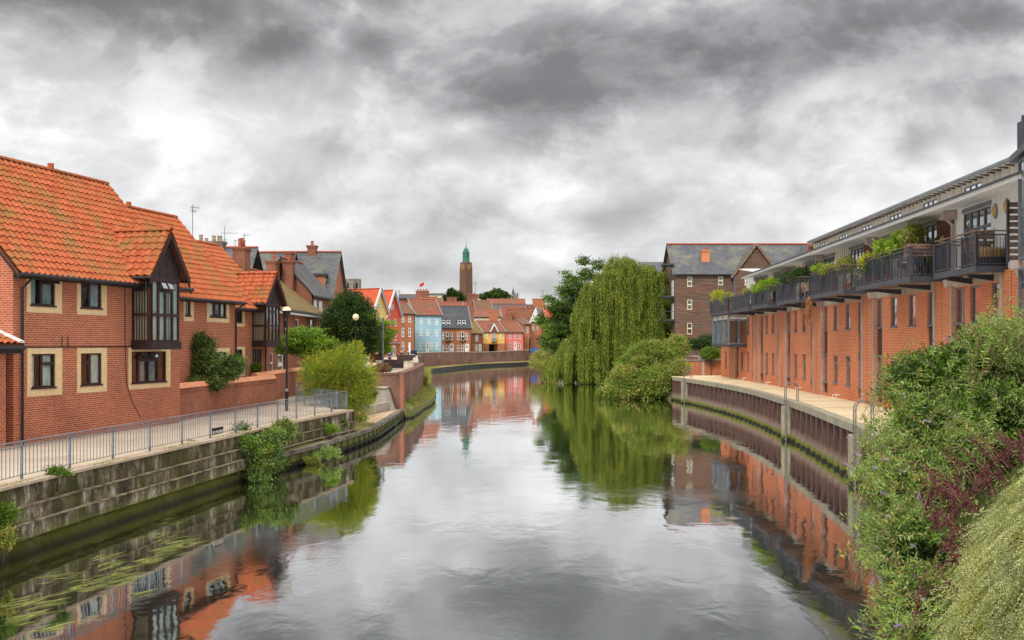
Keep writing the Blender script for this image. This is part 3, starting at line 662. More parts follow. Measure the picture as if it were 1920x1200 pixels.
M['rail_brown'] = plain('weathered_ladder_steel', (.17, .14, .125), .6, .2)
def build_right_quay():
    edge = [(-60, 9.2), (8, 9.2), (30, 10.6), (32.9, 11.4), (38.9, 12.7), (45.9, 13.57), (52, 14.3), (58.7, 14.97), (66, 15.55), (73, 15.9), (80, 15.9), (88, 15.55), (98.5, 14.8)]
    strip('riverside_walkway', [(y, x + .0, 30) for y, x in [(26, 10.2)] + edge if y >= 26] + [(99, 14.8, 30), (108, 16, 30)], 2.165, M['gravel'])
    th = thing('river_piling', 'curved rusty sheet pile river wall with pale concrete capping beside the walkway', 'sheet piling', (13, 45, 0))
    def X(y): return interp(edge, y)[0]
    # capping beam blocks
    def nxt(y, d):
        a = y
        while True:
            a += .05
            if math.hypot(a - y, X(a) - X(y)) >= d or a > 98.5: return min(a, 98.5)
    y = 24.
    while y < 98.4:
        y2 = nxt(y, 1.25); g = .012; xa, xb = X(y + g), X(y2 - g)
        MB().hexa([(xa, y + g, 1.86), (xa + .45, y + g, 1.86), (xb + .45, y2 - g, 1.86), (xb, y2 - g, 1.86), (xa - .02, y + g, 2.175), (xa + .45, y + g, 2.175), (xb + .45, y2 - g, 2.175), (xb - .02, y2 - g, 2.175)]).build('capping_block', M['quay_conc'], th)
        y = y2
    # sheet piles: one object per pan, alternately proud and recessed
    y = 24.; i = 0
    while y < 98.3:
        y2 = nxt(y, .72); xa, xb = X(y), X(y2); o = -.02 if i % 2 else .36; w = .12
        mb = MB(); t = Vector((xb - xa, y2 - y, 0)).normalized(); n = Vector((-t.y, t.x, 0))
        A = Vector((xa, y, 0)); B = Vector((xb, y2, 0))
        def P(base, off, z): return tuple(base - n * off * -1 * -1 + Vector((0, 0, z))) if False else tuple(base + Vector((off, 0, 0)) + Vector((0, 0, z)))
        if i % 2: q = [P(A, .36, 0), P(A + t * w, o, 0), P(B - t * w, o, 0), P(B, .36, 0)]
        else: q = [P(A, .36, 0), P(A + t * .02, .36, 0), P(B - t * .02, .36, 0), P(B, .36, 0)]
        for a, b in zip(q, q[1:]):
            mb.face((a[0] + .06, a[1], -.7), (b[0] + .06, b[1], -.7), (b[0] + .06, b[1], 1.87), (a[0] + .06, a[1], 1.87))
            mb.face((a[0] + .045, a[1], -.7), (b[0] + .045, b[1], -.7), (b[0] + .045, b[1], 1.87), (a[0] + .045, a[1], 1.87))
        if i % 2: mb.beam((q[1][0] + .04, q[1][1], -.7), (q[1][0] + .04, q[1][1], 1.87), .035)
        mb.build('sheet_pile', M['pile'], th); y = y2; i += 1
    mb = MB(); mb.face((14.8, 98.5, -.7), (30, 99.3, -.7), (30, 99.3, 2.16), (14.8, 98.5, 2.16)); mb.build('end_wall', M['pile'], th)
    # concrete ladder piers with steel ladders
    spots = [(56.9, 'beside the middle of the sheet piling', 'middle'), (38.9, 'half hidden by the buddleia leaves', 'near'), (93.0, 'at the far end of the sheet piling', 'far')]
    for (y, lab, _) in spots:
        x = X(y); t = Vector((X(y + .5) - X(y - .5), 1, 0)).normalized()
        MB().obox((x - .30, y + .22, -.7), t * .55, (.45, 0, 0), (0, 0, 2.56)).build('concrete_pier', M['quay_conc'], th)
        ld = thing('quay_ladder', 'grey steel river ladder with hooped handrails ' + lab, 'ladder', (x, y, 0), 'river ladders on the right quay')
        c = Vector((x - .22, y, 0)); w = t * .26
        for s_ in (-1, 1):
            p = c + w * s_; pts = [p + Vector((0, 0, -.4)), p + Vector((0, 0, 2.2))]
            MB().tube(pts, .028, 6).build('ladder_rail', M['rail_brown'], ld)
            q = p + Vector((.02, 0, 0)); arc = [q + Vector((0, 0, 2.15)), q + Vector((0, 0, 2.85))] + [q + Vector((.32 - .32 * math.cos(a), 0, 2.85 + .30 * math.sin(a))) for a in np.linspace(.3, math.pi - .3, 6)] + [q + Vector((.64, 0, 2.85)), q + Vector((.64, 0, 2.17))]
            MB().tube(arc, .026, 6).build('hoop_rail', M['rail_brown'], ld)
        MB().tube([c + w + Vector((.02, 0, 2.75)), c - w + Vector((.02, 0, 2.75))], .025, 5).build('cross_bar', M['galv'], ld)
        MB().tube([c + w + Vector((.66, 0, 2.75)), c - w + Vector((.66, 0, 2.75))], .025, 5).build('cross_bar', M['galv'], ld)
        for k in range(8): MB().tube([c + w + Vector((0, 0, .1 + k * .27)), c - w + Vector((0, 0, .1 + k * .27))], .02, 5).build('rung', M['galv'], ld)
build_right_quay()
# ------------------------------------------------------------------ roofs of single tiles
def tile_mesh(w, g, amp=.046):
    us = [0, .28, .52, .76, 1.0]; zs = [.3, -.9, .0, 1.0, .3]; mb = MB(); L = g + .07
    lo = [(u * w * 1.04, 0., .055 + z * amp) for u, z in zip(us, zs)]; hi = [(u * w * 1.04, L, .004 + z * amp) for u, z in zip(us, zs)]
    for i in range(4):
        mb.face(lo[i], lo[i + 1], hi[i + 1], hi[i])
        a, b = lo[i], lo[i + 1]; mb.face((a[0], a[1] + .012, a[2] - .05), (b[0], b[1] + .012, b[2] - .05), b, a)
    return mb
_tm = {}
def pantiles(parent, E, d, s, cols, rows, w, g, mat, nind=300, clip=None, name='roof_tile'):
    d = Vector(d).normalized(); s = Vector(s).normalized(); n = d.cross(s).normalized()
    if n.z < 0: n = -n; flip = True
    else: flip = False
    key = (w, g, mat.name)
    if key not in _tm: _tm[key] = (tile_mesh(w, g), tile_mesh(w, g).mesh('roof_tile', mat, smooth=False))
    proto, me = _tm[key]; R = Matrix((d, s, n)).transposed(); pv = np.array(proto.v); T = []
    for r in range(rows):
        for c in range(cols):
            u, v = c * w, r * g
            if clip and not clip(u + w / 2, v + g / 2): continue
            T.append((E + d * u + s * v + n * random.uniform(0, .012), random.uniform(-.012, .012)))
    C0 = Vector((0, 0, 5.2)); T.sort(key=lambda q: (q[0] - C0).length); base = org(parent)
    for (p, a) in T[:nind]:
        o = bpy.data.objects.new(name, me); COL.objects.link(o); o.parent = parent
        o.matrix_local = Matrix.Translation(p - base) @ R.to_4x4() @ Matrix.Rotation(a, 4, 'Z')
    rest = T[nind:]
    if rest:
        mb = MB(); Rn = np.array(R)
        for (p, a) in rest:
            ca, sa = math.cos(a), math.sin(a); q = pv.copy(); q[:, 0], q[:, 1] = pv[:, 0] * ca - pv[:, 1] * sa, pv[:, 0] * sa + pv[:, 1] * ca
            q = q @ Rn.T + np.array(p); b = len(mb.v); mb.v.extend(map(tuple, q)); mb.f.extend([tuple(b + i for i in f) for f in proto.f]); mb.mi.extend(proto.mi)
        mb.build('roof_tiles', mat, parent, kind='stuff')
def ridge_tiles(parent, A, B, mat, r=.13, step_=.42, name='ridge_tile'):
    A, B = Vector(A), Vector(B); L = (B - A).length; d = (B - A) / L; n = max(1, int(L / step_)); st = L / n; side = Vector((-d.y, d.x, 0)).normalized()
    mb = MB(); m = 6
    for i in range(m):
        a0, a1 = math.pi * i / m, math.pi * (i + 1) / m
        f = lambda a, x, rr: Vector((x, math.cos(a) * rr, math.sin(a) * rr))
        mb.face(f(a0, .01, r), f(a1, .01, r), f(a1, st, r * .92), f(a0, st, r * .92)); mb.face(f(a0, .01, r - .03), f(a1, .01, r - .03), f(a1, .01, r), f(a0, .01, r))
    me = mb.mesh(name, mat, smooth=False); R = Matrix((d, side, Vector((0, 0, 1)))).transposed().to_4x4()
    for i in range(n):
        o = bpy.data.objects.new(name, me); COL.objects.link(o); o.parent = parent; o.matrix_local = Matrix.Translation(A + d * st * i - org(parent)) @ R

BROWN2 = [(0, .46, 0, 1), (.46, 1, 0, .70), (.46, 1, .70, 1)]
BROWN2B = [(.46, 1, 0, 1), (0, .46, 0, .70), (0, .46, .70, 1)]
def surround(th, fc, t0, t1, z0, z1, a, b, c, d, o=.018):
    """buff brick frame round an opening a,b,c,d"""
    mb = MB(); fc.box(mb, t0, t1, -.05, o, z0, c); fc.box(mb, t0, t1, -.05, o, d, z1); fc.box(mb, t0, a, -.05, o, c, d); fc.box(mb, b, t1, -.05, o, c, d)
    mb.build('window_surround', M['brick_buff'], th)
def gutter(th, fc, t0, t1, z, o=.5, r=.07):
    mb = MB(); mb.tube([fc.p(t0, o, z), fc.p(t1, o, z)], r, 8); fc.box(mb, t0, t1, o - .10, o - .07, z - .02, z + .13); mb.build('gutter', M['gutter'], th)
def drain(th, fc, t, z0, z1, o=.08, off=.45, mat=None, r=.045):
    mb = MB(); mb.tube([fc.p(t, off, z1), fc.p(t, off, z1 - .12), fc.p(t, o, z1 - .45), fc.p(t, o, z0)], r, 8); mb.build('drainpipe', mat or M['gutter'], th)

A_L = math.radians(13.5)
def left_fac(px0, Y0, L=30):     # facade through column px0 at distance Y0, along the house row
    X = (px0 - 960) / FP * Y0; return Fac((X, Y0), (X + math.sin(A_L) * L, Y0 + math.cos(A_L) * L))
def gable_house(th, fc, t0, t1, zb, ze, zr, run, wallmat, ops, tilemat_, dormer=None, over=.42, tw=.30, tg=.34, endover=.25, tiles=True, nind=300, depth=None, fascia=None):
    dep = depth or run * 2
    mb = MB(); wall_face(mb, fc, t0, t1, zb, ze, ops, 0, .13); mb.build('wall', wallmat, th)
    P = fc.p
    for t in (t0, t1):
        mb = MB(); mb.face(P(t, 0, zb), P(t, -dep, zb), P(t, -dep, ze), P(t, -run, zr - .1), P(t, 0, ze)); mb.build('gable_wall', wallmat, th)
    mb = MB(); fc.rect(mb, t0, t1, zb, ze, -dep); mb.build('back_wall', wallmat, th)
    # roof planes (underlay) with thickness
    sl = (zr - ze) / run; zo = ze - sl * over * .0
    ed = ze + .02; mb = MB(); a, b = t0 - endover, t1 + endover
    E0 = ed - sl * over + .05
    for (o0, o1, z0_, z1_) in ((over, -run, E0, zr), (-dep - over, -run, E0, zr)):
        mb.hexa([P(a, o0, z0_ - .08), P(b, o0, z0_ - .08), P(b, o1, z1_ - .08), P(a, o1, z1_ - .08), P(a, o0, z0_), P(b, o0, z0_), P(b, o1, z1_), P(a, o1, z1_)])
    rf = mb.build('roof', tilemat_ if not tiles else M['tile_orange_base'], th)
    if tiles:
        s = (P(0, -run, zr) - P(0, over, E0)); L = s.length; cols = int((b - a) / tw); rows = int(L / tg + .3)
        pantiles(rf, P(a, over + .03, E0 + .01), fc.d, s, cols, rows, tw * ((b - a) / tw) / cols if cols else tw, L / rows * .995, tilemat_, nind)
        ridge_tiles(rf, P(a, -run, zr + .03), P(b, -run, zr + .03), tilemat_)
    else: ridge_tiles(rf, P(a, -run, zr + .0), P(b, -run, zr + .0), M['terracotta'], .11, .9)
    # verge boards
    for t in (a + .02, b - .05):
        m = MB(); m.hexa([P(t, over, E0 - .22), P(t + .03, over, E0 - .22), P(t + .03, -run, zr - .22), P(t, -run, zr - .22), P(t, over, E0 - .03), P(t + .03, over, E0 - .03), P(t + .03, -run, zr - .03), P(t, -run, zr - .03)]); m.build('verge_board', fascia or M['brown_board'], th)
    # soffit
    m = MB(); fc.box(m, t0 - .05, t1 + .05, .0, over - .04, E0 - .12, E0 - .09); m.build('soffit', fascia or M['brown_board'], th)
    gutter(th, fc, a, b, E0 - .02, over + .06)
    return rf, E0
M['tile_orange_base'] = plain('tile_batten_shadow', (.16, .05, .025), .9, .1)

def oriel(th, fc, t0, t1, proj, z0, z1, zmid, zap, glassy=True, tilem=None, base_t=None):
    """projecting bay window with a tiled gabled dormer roof"""
    P = fc.p; fm = M['brown_frame']
    ob = MB(); fc.box(ob, t0 - .06, t1 + .06, .0, proj + .06, z0 - .32, z0); o = ob.build('oriel_base', M['brown_board'], th)
    fc2 = Fac((P(t0, proj, 0).x, P(t0, proj, 0).y), (P(t1, proj, 0).x, P(t1, proj, 0).y)); W = t1 - t0
    cells = [(0, .25, 0, .44), (.25, .5, 0, .44), (.5, .75, 0, .44), (.75, 1, 0, .44), (0, .25, .44, 1), (.25, .5, .44, .84), (.5, .75, .44, .84), (.75, 1, .44, 1), (.25, .5, .84, 1), (.5, .75, .84, 1)]
    fr = window(th, fc2, 0, W, z0, z1, cells, fm, M['glass'], .055, -.08, .08, name='oriel_window', curtains=[(.02, .3), (.33, .62), (.66, .97)] if glassy else None, cm=M['curtain'])
    for tt, nm in ((t0, 'side_window'), (t1, 'side_window')):
        A = P(tt, 0, 0); B = P(tt, proj, 0); fs = Fac((A.x, A.y), (B.x, B.y))
        if fs.n.dot(fc.d) * (1 if tt == t1 else -1) < 0: fs.n = -fs.n
        w = window(th, fs, .0, proj, z0, z1, [(0, .88, 0, .44), (0, .88, .44, .84), (0, .88, .84, 1), (.88, 1, 0, 1)], fm, M['glass'], .05, -.08, .08, name=nm)
        for k in range(6):
            m = MB(); fs.box(m, proj * (.06 + k * .135), proj * (.06 + k * .135) + .05, -.14, -.12, z0 + .05, z1 - .05); m.build('blind_slat', M['blind'], w)
    # head beam, gable boards
    m = MB(); fc.box(m, t0 - .05, t1 + .05, 0, proj + .03, z1, z1 + .12); m.build('head_beam', fm, th)
    tc = (t0 + t1) / 2; ov = .42; zf = z1 + .12; front = proj + .25; hw = (t1 - t0) / 2 + ov; sl = (zap - zf) / hw
    n = 4; xs = [tc - (hw - ov) + (2 * (hw - ov)) * i / n for i in range(n + 1)]
    for a, b in zip(xs, xs[1:]):
        za = zap - .25 - abs(a - tc) * sl; zb_ = zap - .25 - abs(b - tc) * sl; m = MB(); a2, b2 = a + .012, b - .012
        q = [P(a2, proj - .02, zf), P(b2, proj - .02, zf), P(b2, proj + .03, zf), P(a2, proj + .03, zf), P(a2, proj - .02, za), P(b2, proj - .02, zb_), P(b2, proj + .03, zb_), P(a2, proj + .03, za)]
        m.hexa(q); m.build('gable_board', M['brown_board'], th)
    m = MB(); m.face(P(tc - hw + ov, proj - .03, zf), P(tc + hw - ov, proj - .03, zf), P(tc, proj - .03, zap - .25 + .05)); m.build('gable_back', M['black'], th)
    back = -5.0
    rf = None
    for sgn in (-1, 1):
        e0, e1 = tc + sgn * hw, tc; m = MB(); zt = zap; zb_ = zap - hw * sl
        m.hexa([P(e0, front, zb_ - .07), P(e0, back, zb_ - .07), P(e1, back, zt - .07), P(e1, front, zt - .07), P(e0, front, zb_), P(e0, back, zb_), P(e1, back, zt), P(e1, front, zt)])
        rf = m.build('dormer_roof', M['tile_orange_base'], th)
        s = P(e1, 0, zt) - P(e0, 0, zb_); L = s.length; rows = max(3, int(L / .33 + .5)); backd = -(zap - base_t[1]) / base_t[0] - .3 if base_t else -3
        LL = front - backd; cols = int(LL / .30)
        start = P(e0, front if sgn < 0 else front, zb_ + .02)
        pantiles(rf, start, -fc.n, s, cols, rows, LL / cols, L / rows, tilem, 300)
        m = MB(); tt = e0
        m.hexa([P(tc, front - .06, zt - .28), P(tc, front + .0, zt - .28), P(e0, front + .0, zb_ - .30), P(e0, front - .06, zb_ - .30), P(tc, front - .06, zt - .02), P(tc, front, zt - .02), P(e0, front, zb_ - .02), P(e0, front - .06, zb_ - .02)])
        m.build('barge_board', M['brown_board'], th)
        m = MB(); m.tube([P(e0, front, zb_ - .05), P(e0, .35, zb_ - .05)], .055, 6); m.build('dormer_gutter', M['gutter'], th)
    ridge_tiles(rf, P(tc, front + .02, zap + .03), P(tc, -(zap - base_t[1]) / base_t[0] if base_t else -2.4, zap + .03), tilem)
    return o

def build_house_one():
    fc = left_fac(25, 35.35); t1 = fc.t(337); ze, zr, run = 7.93, 12.12, 3.65
    th = thing('brick_house', 'large red brick house nearest on the left with bright orange pantile roof', 'house', fc.p(0, 0, 1.8))
    T = fc.t; ops = []; W = []
    def add(px0, px1, sx0, sx1, z0, z1, s0, s1, cells, cur):
        a, b = T(px0), T(px1); ops.append((a, b, z0, z1)); W.append((a, b, T(sx0), T(sx1), z0, z1, s0, s1, cells, cur))
    add(57, 103, 50, 115.5, 6.53, 7.66, 6.27, 7.80, BROWN2, [(.02, .3), (.52, .95)])
    add(151, 190, 144, 199.5, 6.53, 7.66, 6.27, 7.80, BROWN2B, [(.55, .97)])
    add(58.5, 103, 50.5, 116, 3.70, 4.86, 3.41, 5.06, BROWN2, [(.02, .2), (.52, .9)])
    add(151, 190, 144, 200, 3.70, 4.86, 3.41, 5.06, BROWN2B, [(.6, .97)])
    add(246, 311, 240.5, 319, 3.66, 4.90, 3.41, 5.06, [(0, .22, 0, 1), (.22, .5, 0, .72), (.5, .78, 0, .72), (.78, 1, 0, 1), (.22, .5, .72, 1), (.5, .78, .72, 1)], [(.3, .42), (.55, .72)])
    # the wall, roof
    rf, E0 = gable_house(th, fc, 0, t1, 1.6, ze, zr, run, M['brick_left'], ops, M['tile_orange'], nind=300)
    for (a, b, sa, sb, z0, z1, s0, s1, cells, cur) in W:
        surround(th, fc, sa, sb, s0, s1, a, b, z0, z1)
        window(th, fc, a, b, z0, z1, cells, M['brown_frame'], M['glass'], .055, -.10, .07, sill=(.05, .05), curtains=cur, cm=random.choice([M['curtain'], M['curtain_blue'], M['blind']]))
    # open top lights
    def toplight(a, b, zb, zt, o, ang=.5):
        m = MB(); c = fc.p(a, o, zt); u = fc.d * (b - a); dn = (fc.n * math.sin(ang) - Vector((0, 0, 1)) * math.cos(ang)) * (zt - zb); w = .045; un = fc.d; vn = dn.normalized(); nn = un.cross(vn).normalized() * .035
        m.obox(c, u, vn * w, nn); m.obox(c + dn - vn * w, u, vn * w, nn); m.obox(c + vn * w, un * w, dn - vn * w * 2, nn); m.obox(c + u - un * w + vn * w, un * w, dn - vn * w * 2, nn); f = m.build('open_light', M['brown_frame'], th)
        m = MB(); m.obox(c + vn * w + un * w + nn * .4, u - un * w * 2, dn - vn * w * 2, nn * .2); m.build('pane', M['glass_sky'], f)
    toplight(T(80), T(106), 7.28, 7.62, .0)
    toplight(T(262), T(277), 4.60, 4.88, .0); toplight(T(280), T(295), 4.60, 4.88, .0)
    _t = T(247); toplight(_t + .55, _t + 1.0, 7.33, 7.68, .90); toplight(_t + 1.02, _t + 1.47, 7.33, 7.68, .90)
    sl = (zr - E0) / (run + .42)
    oriel(th, fc, T(247), T(247) + 2.02, .88, 5.30, 7.70, 0, 9.72, True, M['tile_dormer'], (sl, E0 + sl * .42))
    drain(th, fc, T(13) if False else .35, 1.8, E0)
    # soil pipe / cable along the wall
    m = MB(); m.tube([fc.p(-.2, .03, 5.09), fc.p(T(244), .03, 5.10)], .018, 5); m.build('cable', M['black_metal'], th)
    m = MB(); m.tube([fc.p(T(233), .03, 7.6), fc.p(T(233.5), .03, 5.1), fc.p(T(236), .03, 3.7), fc.p(T(246), .03, 3.0), fc.p(T(262), .03, 2.3)], .012, 5); m.build('cable', M['black_metal'], th)
    for px in (115, 126): m = MB(); m.tube([fc.p(T(px), .03, 5.5), fc.p(T(px + .5), .03, 5.1)], .014, 5); m.build('cable', M['black_metal'], th)
    ft = fc.p(0, -run, zr); m = MB(); m.tube([fc.p(T(95, -run), -run, zr + .1), fc.p(T(95, -run), -run, zr + .32)], .13, 8); m.build('ridge_vent', M['tile_orange'], th)
    # lean-to at the gable end
    w = thing('lean_to', 'low lean-to with orange tiles and white lead flashing at the left picture edge', 'lean-to', fc.p(-3, 0, 1.8))
    f2 = Fac(tuple(fc.p(-6, .05, 0))[:2], tuple(fc.p(-.45, .05, 0))[:2])
    mb = MB(); wall_face(mb, f2, 0, f2.L, 1.5, 5.15, (), .02); mb.face(f2.p(f2.L, .02, 1.5), f2.p(f2.L, -4, 1.5), f2.p(f2.L, -4, 5.15), f2.p(f2.L, .02, 5.15)); mb.build('wall', M['brick_left'], w)
    m = MB(); m.hexa([f2.p(0, .35, 5.10), f2.p(f2.L + .35, .35, 5.10), f2.p(f2.L + .35, -2.6, 6.3), f2.p(0, -2.6, 6.3), f2.p(0, .35, 5.2), f2.p(f2.L + .35, .35, 5.2), f2.p(f2.L + .35, -2.6, 6.4), f2.p(0, -2.6, 6.4)]); r = m.build('roof', M['tile_orange_base'], w)
    pantiles(r, f2.p(0, .38, 5.21), f2.d, Vector(f2.p(0, -2.6, 6.4) - f2.p(0, .35, 5.2)), 19, 9, .31, .35, M['tile_orange'], 200)
    m = MB(); m.tube([f2.p(0, .42, 5.08), f2.p(f2.L + .4, .42, 5.08)], .07, 8); f2.box(m, 0, f2.L + .38, .28, .34, 4.88, 5.08); m.build('gutter', M['gutter'], w)
    m = MB(); m.hexa([f2.p(f2.L + .2, .40, 5.24), f2.p(f2.L + .42, .40, 5.24), f2.p(f2.L + .42, -2.6, 6.46), f2.p(f2.L + .2, -2.6, 6.46), f2.p(f2.L + .2, .40, 5.30), f2.p(f2.L + .42, .40, 5.30), f2.p(f2.L + .42, -2.6, 6.52), f2.p(f2.L + .2, -2.6, 6.52)]); m.build('flashing', M['white'], w)
    return th
build_house_one()

def build_house_two():
    fc0 = left_fac(441, 54.5, -10); fc = Fac((fc0.p(10, 0, 0).x, fc0.p(10, 0, 0).y), (fc0.O.x, fc0.O.y)); T = fc.t; t1 = fc.L; t0 = T(325)
    ze, zr, run = 7.72, 11.75, 3.5
    th = thing('brick_house', 'middle red brick house with orange pantile roof and television aerial, behind the garden shrub', 'house', fc.p(T(380), 0, 1.8))
    W = [(393, 424, 387.7, 429.5, 6.53, 7.50, 6.27, 7.68, [(0, .33, 0, 1), (.33, .67, 0, .7), (.33, .67, .7, 1), (.67, 1, 0, 1)]), (347, 357, 344, 363, 6.53, 7.50, 6.27, 7.68, [(0, 1, 0, 1)]),
         (397, 424, 390, 430, 3.70, 4.80, 3.41, 5.0, [(0, .5, 0, 1), (.5, 1, 0, 1)])]
    ops = [(T(w[0]), T(w[1]), w[4], w[5]) for w in W]
    rf, E0 = gable_house(th, fc, t0, t1, 1.7, ze, zr, run, M['brick_left'], ops, M['tile_orange'], nind=300)
    for w in W:
        surround(th, fc, T(w[2]), T(w[3]), w[6], w[7], T(w[0]), T(w[1]), w[4], w[5])
        window(th, fc, T(w[0]), T(w[1]), w[4], w[5], w[8], M['brown_frame'], M['glass'], .055, -.10, .07, sill=(.05, .05), curtains=[(.05, .3), (.7, .95)], cm=M['curtain'])
    drain(th, fc, t1 - .06, 1.8, E0)
    m = MB(); m.tube([fc.p(T(241, -run), -run, zr + .1), fc.p(T(241, -run), -run, zr + .3)], .13, 8); m.build('ridge_vent', M['tile_orange'], th)
    return th
build_house_two()
def build_house_three():
    fc0 = left_fac(501, 61.9, -10); fc = Fac((fc0.p(9, 0, 0).x, fc0.p(9, 0, 0).y), (fc0.O.x, fc0.O.y)); T = fc.t; t1 = fc.L; t0 = T(425)
    ze, zr, run = 7.5, 10.95, 3.2
    th = thing('brick_house', 'third red brick house along with a dark wooden oriel bay and mossy dormer tiles', 'house', fc.p(T(470), 0, 1.8))
    W = [(442.5, 454, 440, 458.5, 6.4, 7.35, 6.15, 7.5, [(0, 1, 0, .65), (0, 1, .65, 1)]), (442.5, 454, 440, 459, 3.7, 4.9, 3.4, 5.05, [(0, 1, 0, 1)])]
    ops = [(T(w[0]), T(w[1]), w[4], w[5]) for w in W] + [(T(473), T(490), 1.9, 4.9)]
    rf, E0 = gable_house(th, fc, t0, t1, 1.7, ze, zr, run, M['brick_left'], ops, M['tile_orange'], nind=220)
    for w in W:
        surround(th, fc, T(w[2]), T(w[3]), w[6], w[7], T(w[0]), T(w[1]), w[4], w[5])
        window(th, fc, T(w[0]), T(w[1]), w[4], w[5], w[8], M['brown_frame'], M['glass'], .055, -.10, .07, sill=(.05, .05))
    fr = window(th, fc, T(473), T(490), 1.9, 4.9, [(0, .25, 0, 1), (.25, .5, 0, 1), (.5, .75, 0, 1), (.75, 1, 0, 1)], M['black'], M['glass_dark'], .06, -.1, .06, name='door')
    sl = (zr - E0) / (run + .42)
    oriel(th, fc, T(473), T(473) + 1.75, .85, 5.35, 7.35, 0, 9.2, False, M['tile_dormer'], (sl, E0 + sl * .42))
    drain(th, fc, T(496), 1.8, 5.0, off=.1)
    return th
build_house_three()

def chimney(th, c, w, d, z0, z1, pots, fc=None, mat=None, potmat=None, band=True, name='chimney'):
    """brick stack with corbelled head and pots (pots are its sub-parts)"""
    mat = mat or M['brick_old']; f = fc or Fac((c[0] - 1, c[1]), (c[0] + 1, c[1])); t = (Vector((c[0], c[1], 0)) - f.O).dot(f.d); o = (Vector((c[0], c[1], 0)) - f.O).dot(f.n)
    m = MB(); f.box(m, t - w / 2, t + w / 2, o - d / 2, o + d / 2, z0, z1 - .25)
    if band:
        f.box(m, t - w / 2 - .05, t + w / 2 + .05, o - d / 2 - .05, o + d / 2 + .05, z1 - .25, z1 - .12); f.box(m, t - w / 2 - .10, t + w / 2 + .10, o - d / 2 - .10, o + d / 2 + .10, z1 - .12, z1)
    st = m.build(name, mat, th)
    for (k, h, r) in pots:
        p = f.p(t + k, o, z1); m = MB(); m.lathe(p, [(r * 1.1, 0), (r, .05), (r * .85, h - .08), (r, h - .05), (r, h), (r * .7, h), (r * .7, h - .2)], 10); m.build('chimney_pot', potmat or M['terracotta'], st, smooth=False)
    return st
def simple_window(th, fc, t0, t1, z0, z1, fm=None, cells=None, o=-.08, sill=True, name='window', gm=None, w=None):
    cells = cells or [(0, 1, 0, .5), (0, 1, .5, 1)]
    w = w or max(.04, (t1 - t0) * .09)
    return window(th, fc, t0, t1, z0, z1, cells, fm or M['white'], gm or M['glass_dark'], w, o, .05, sill=(.06, .06) if sill else None, name=name)

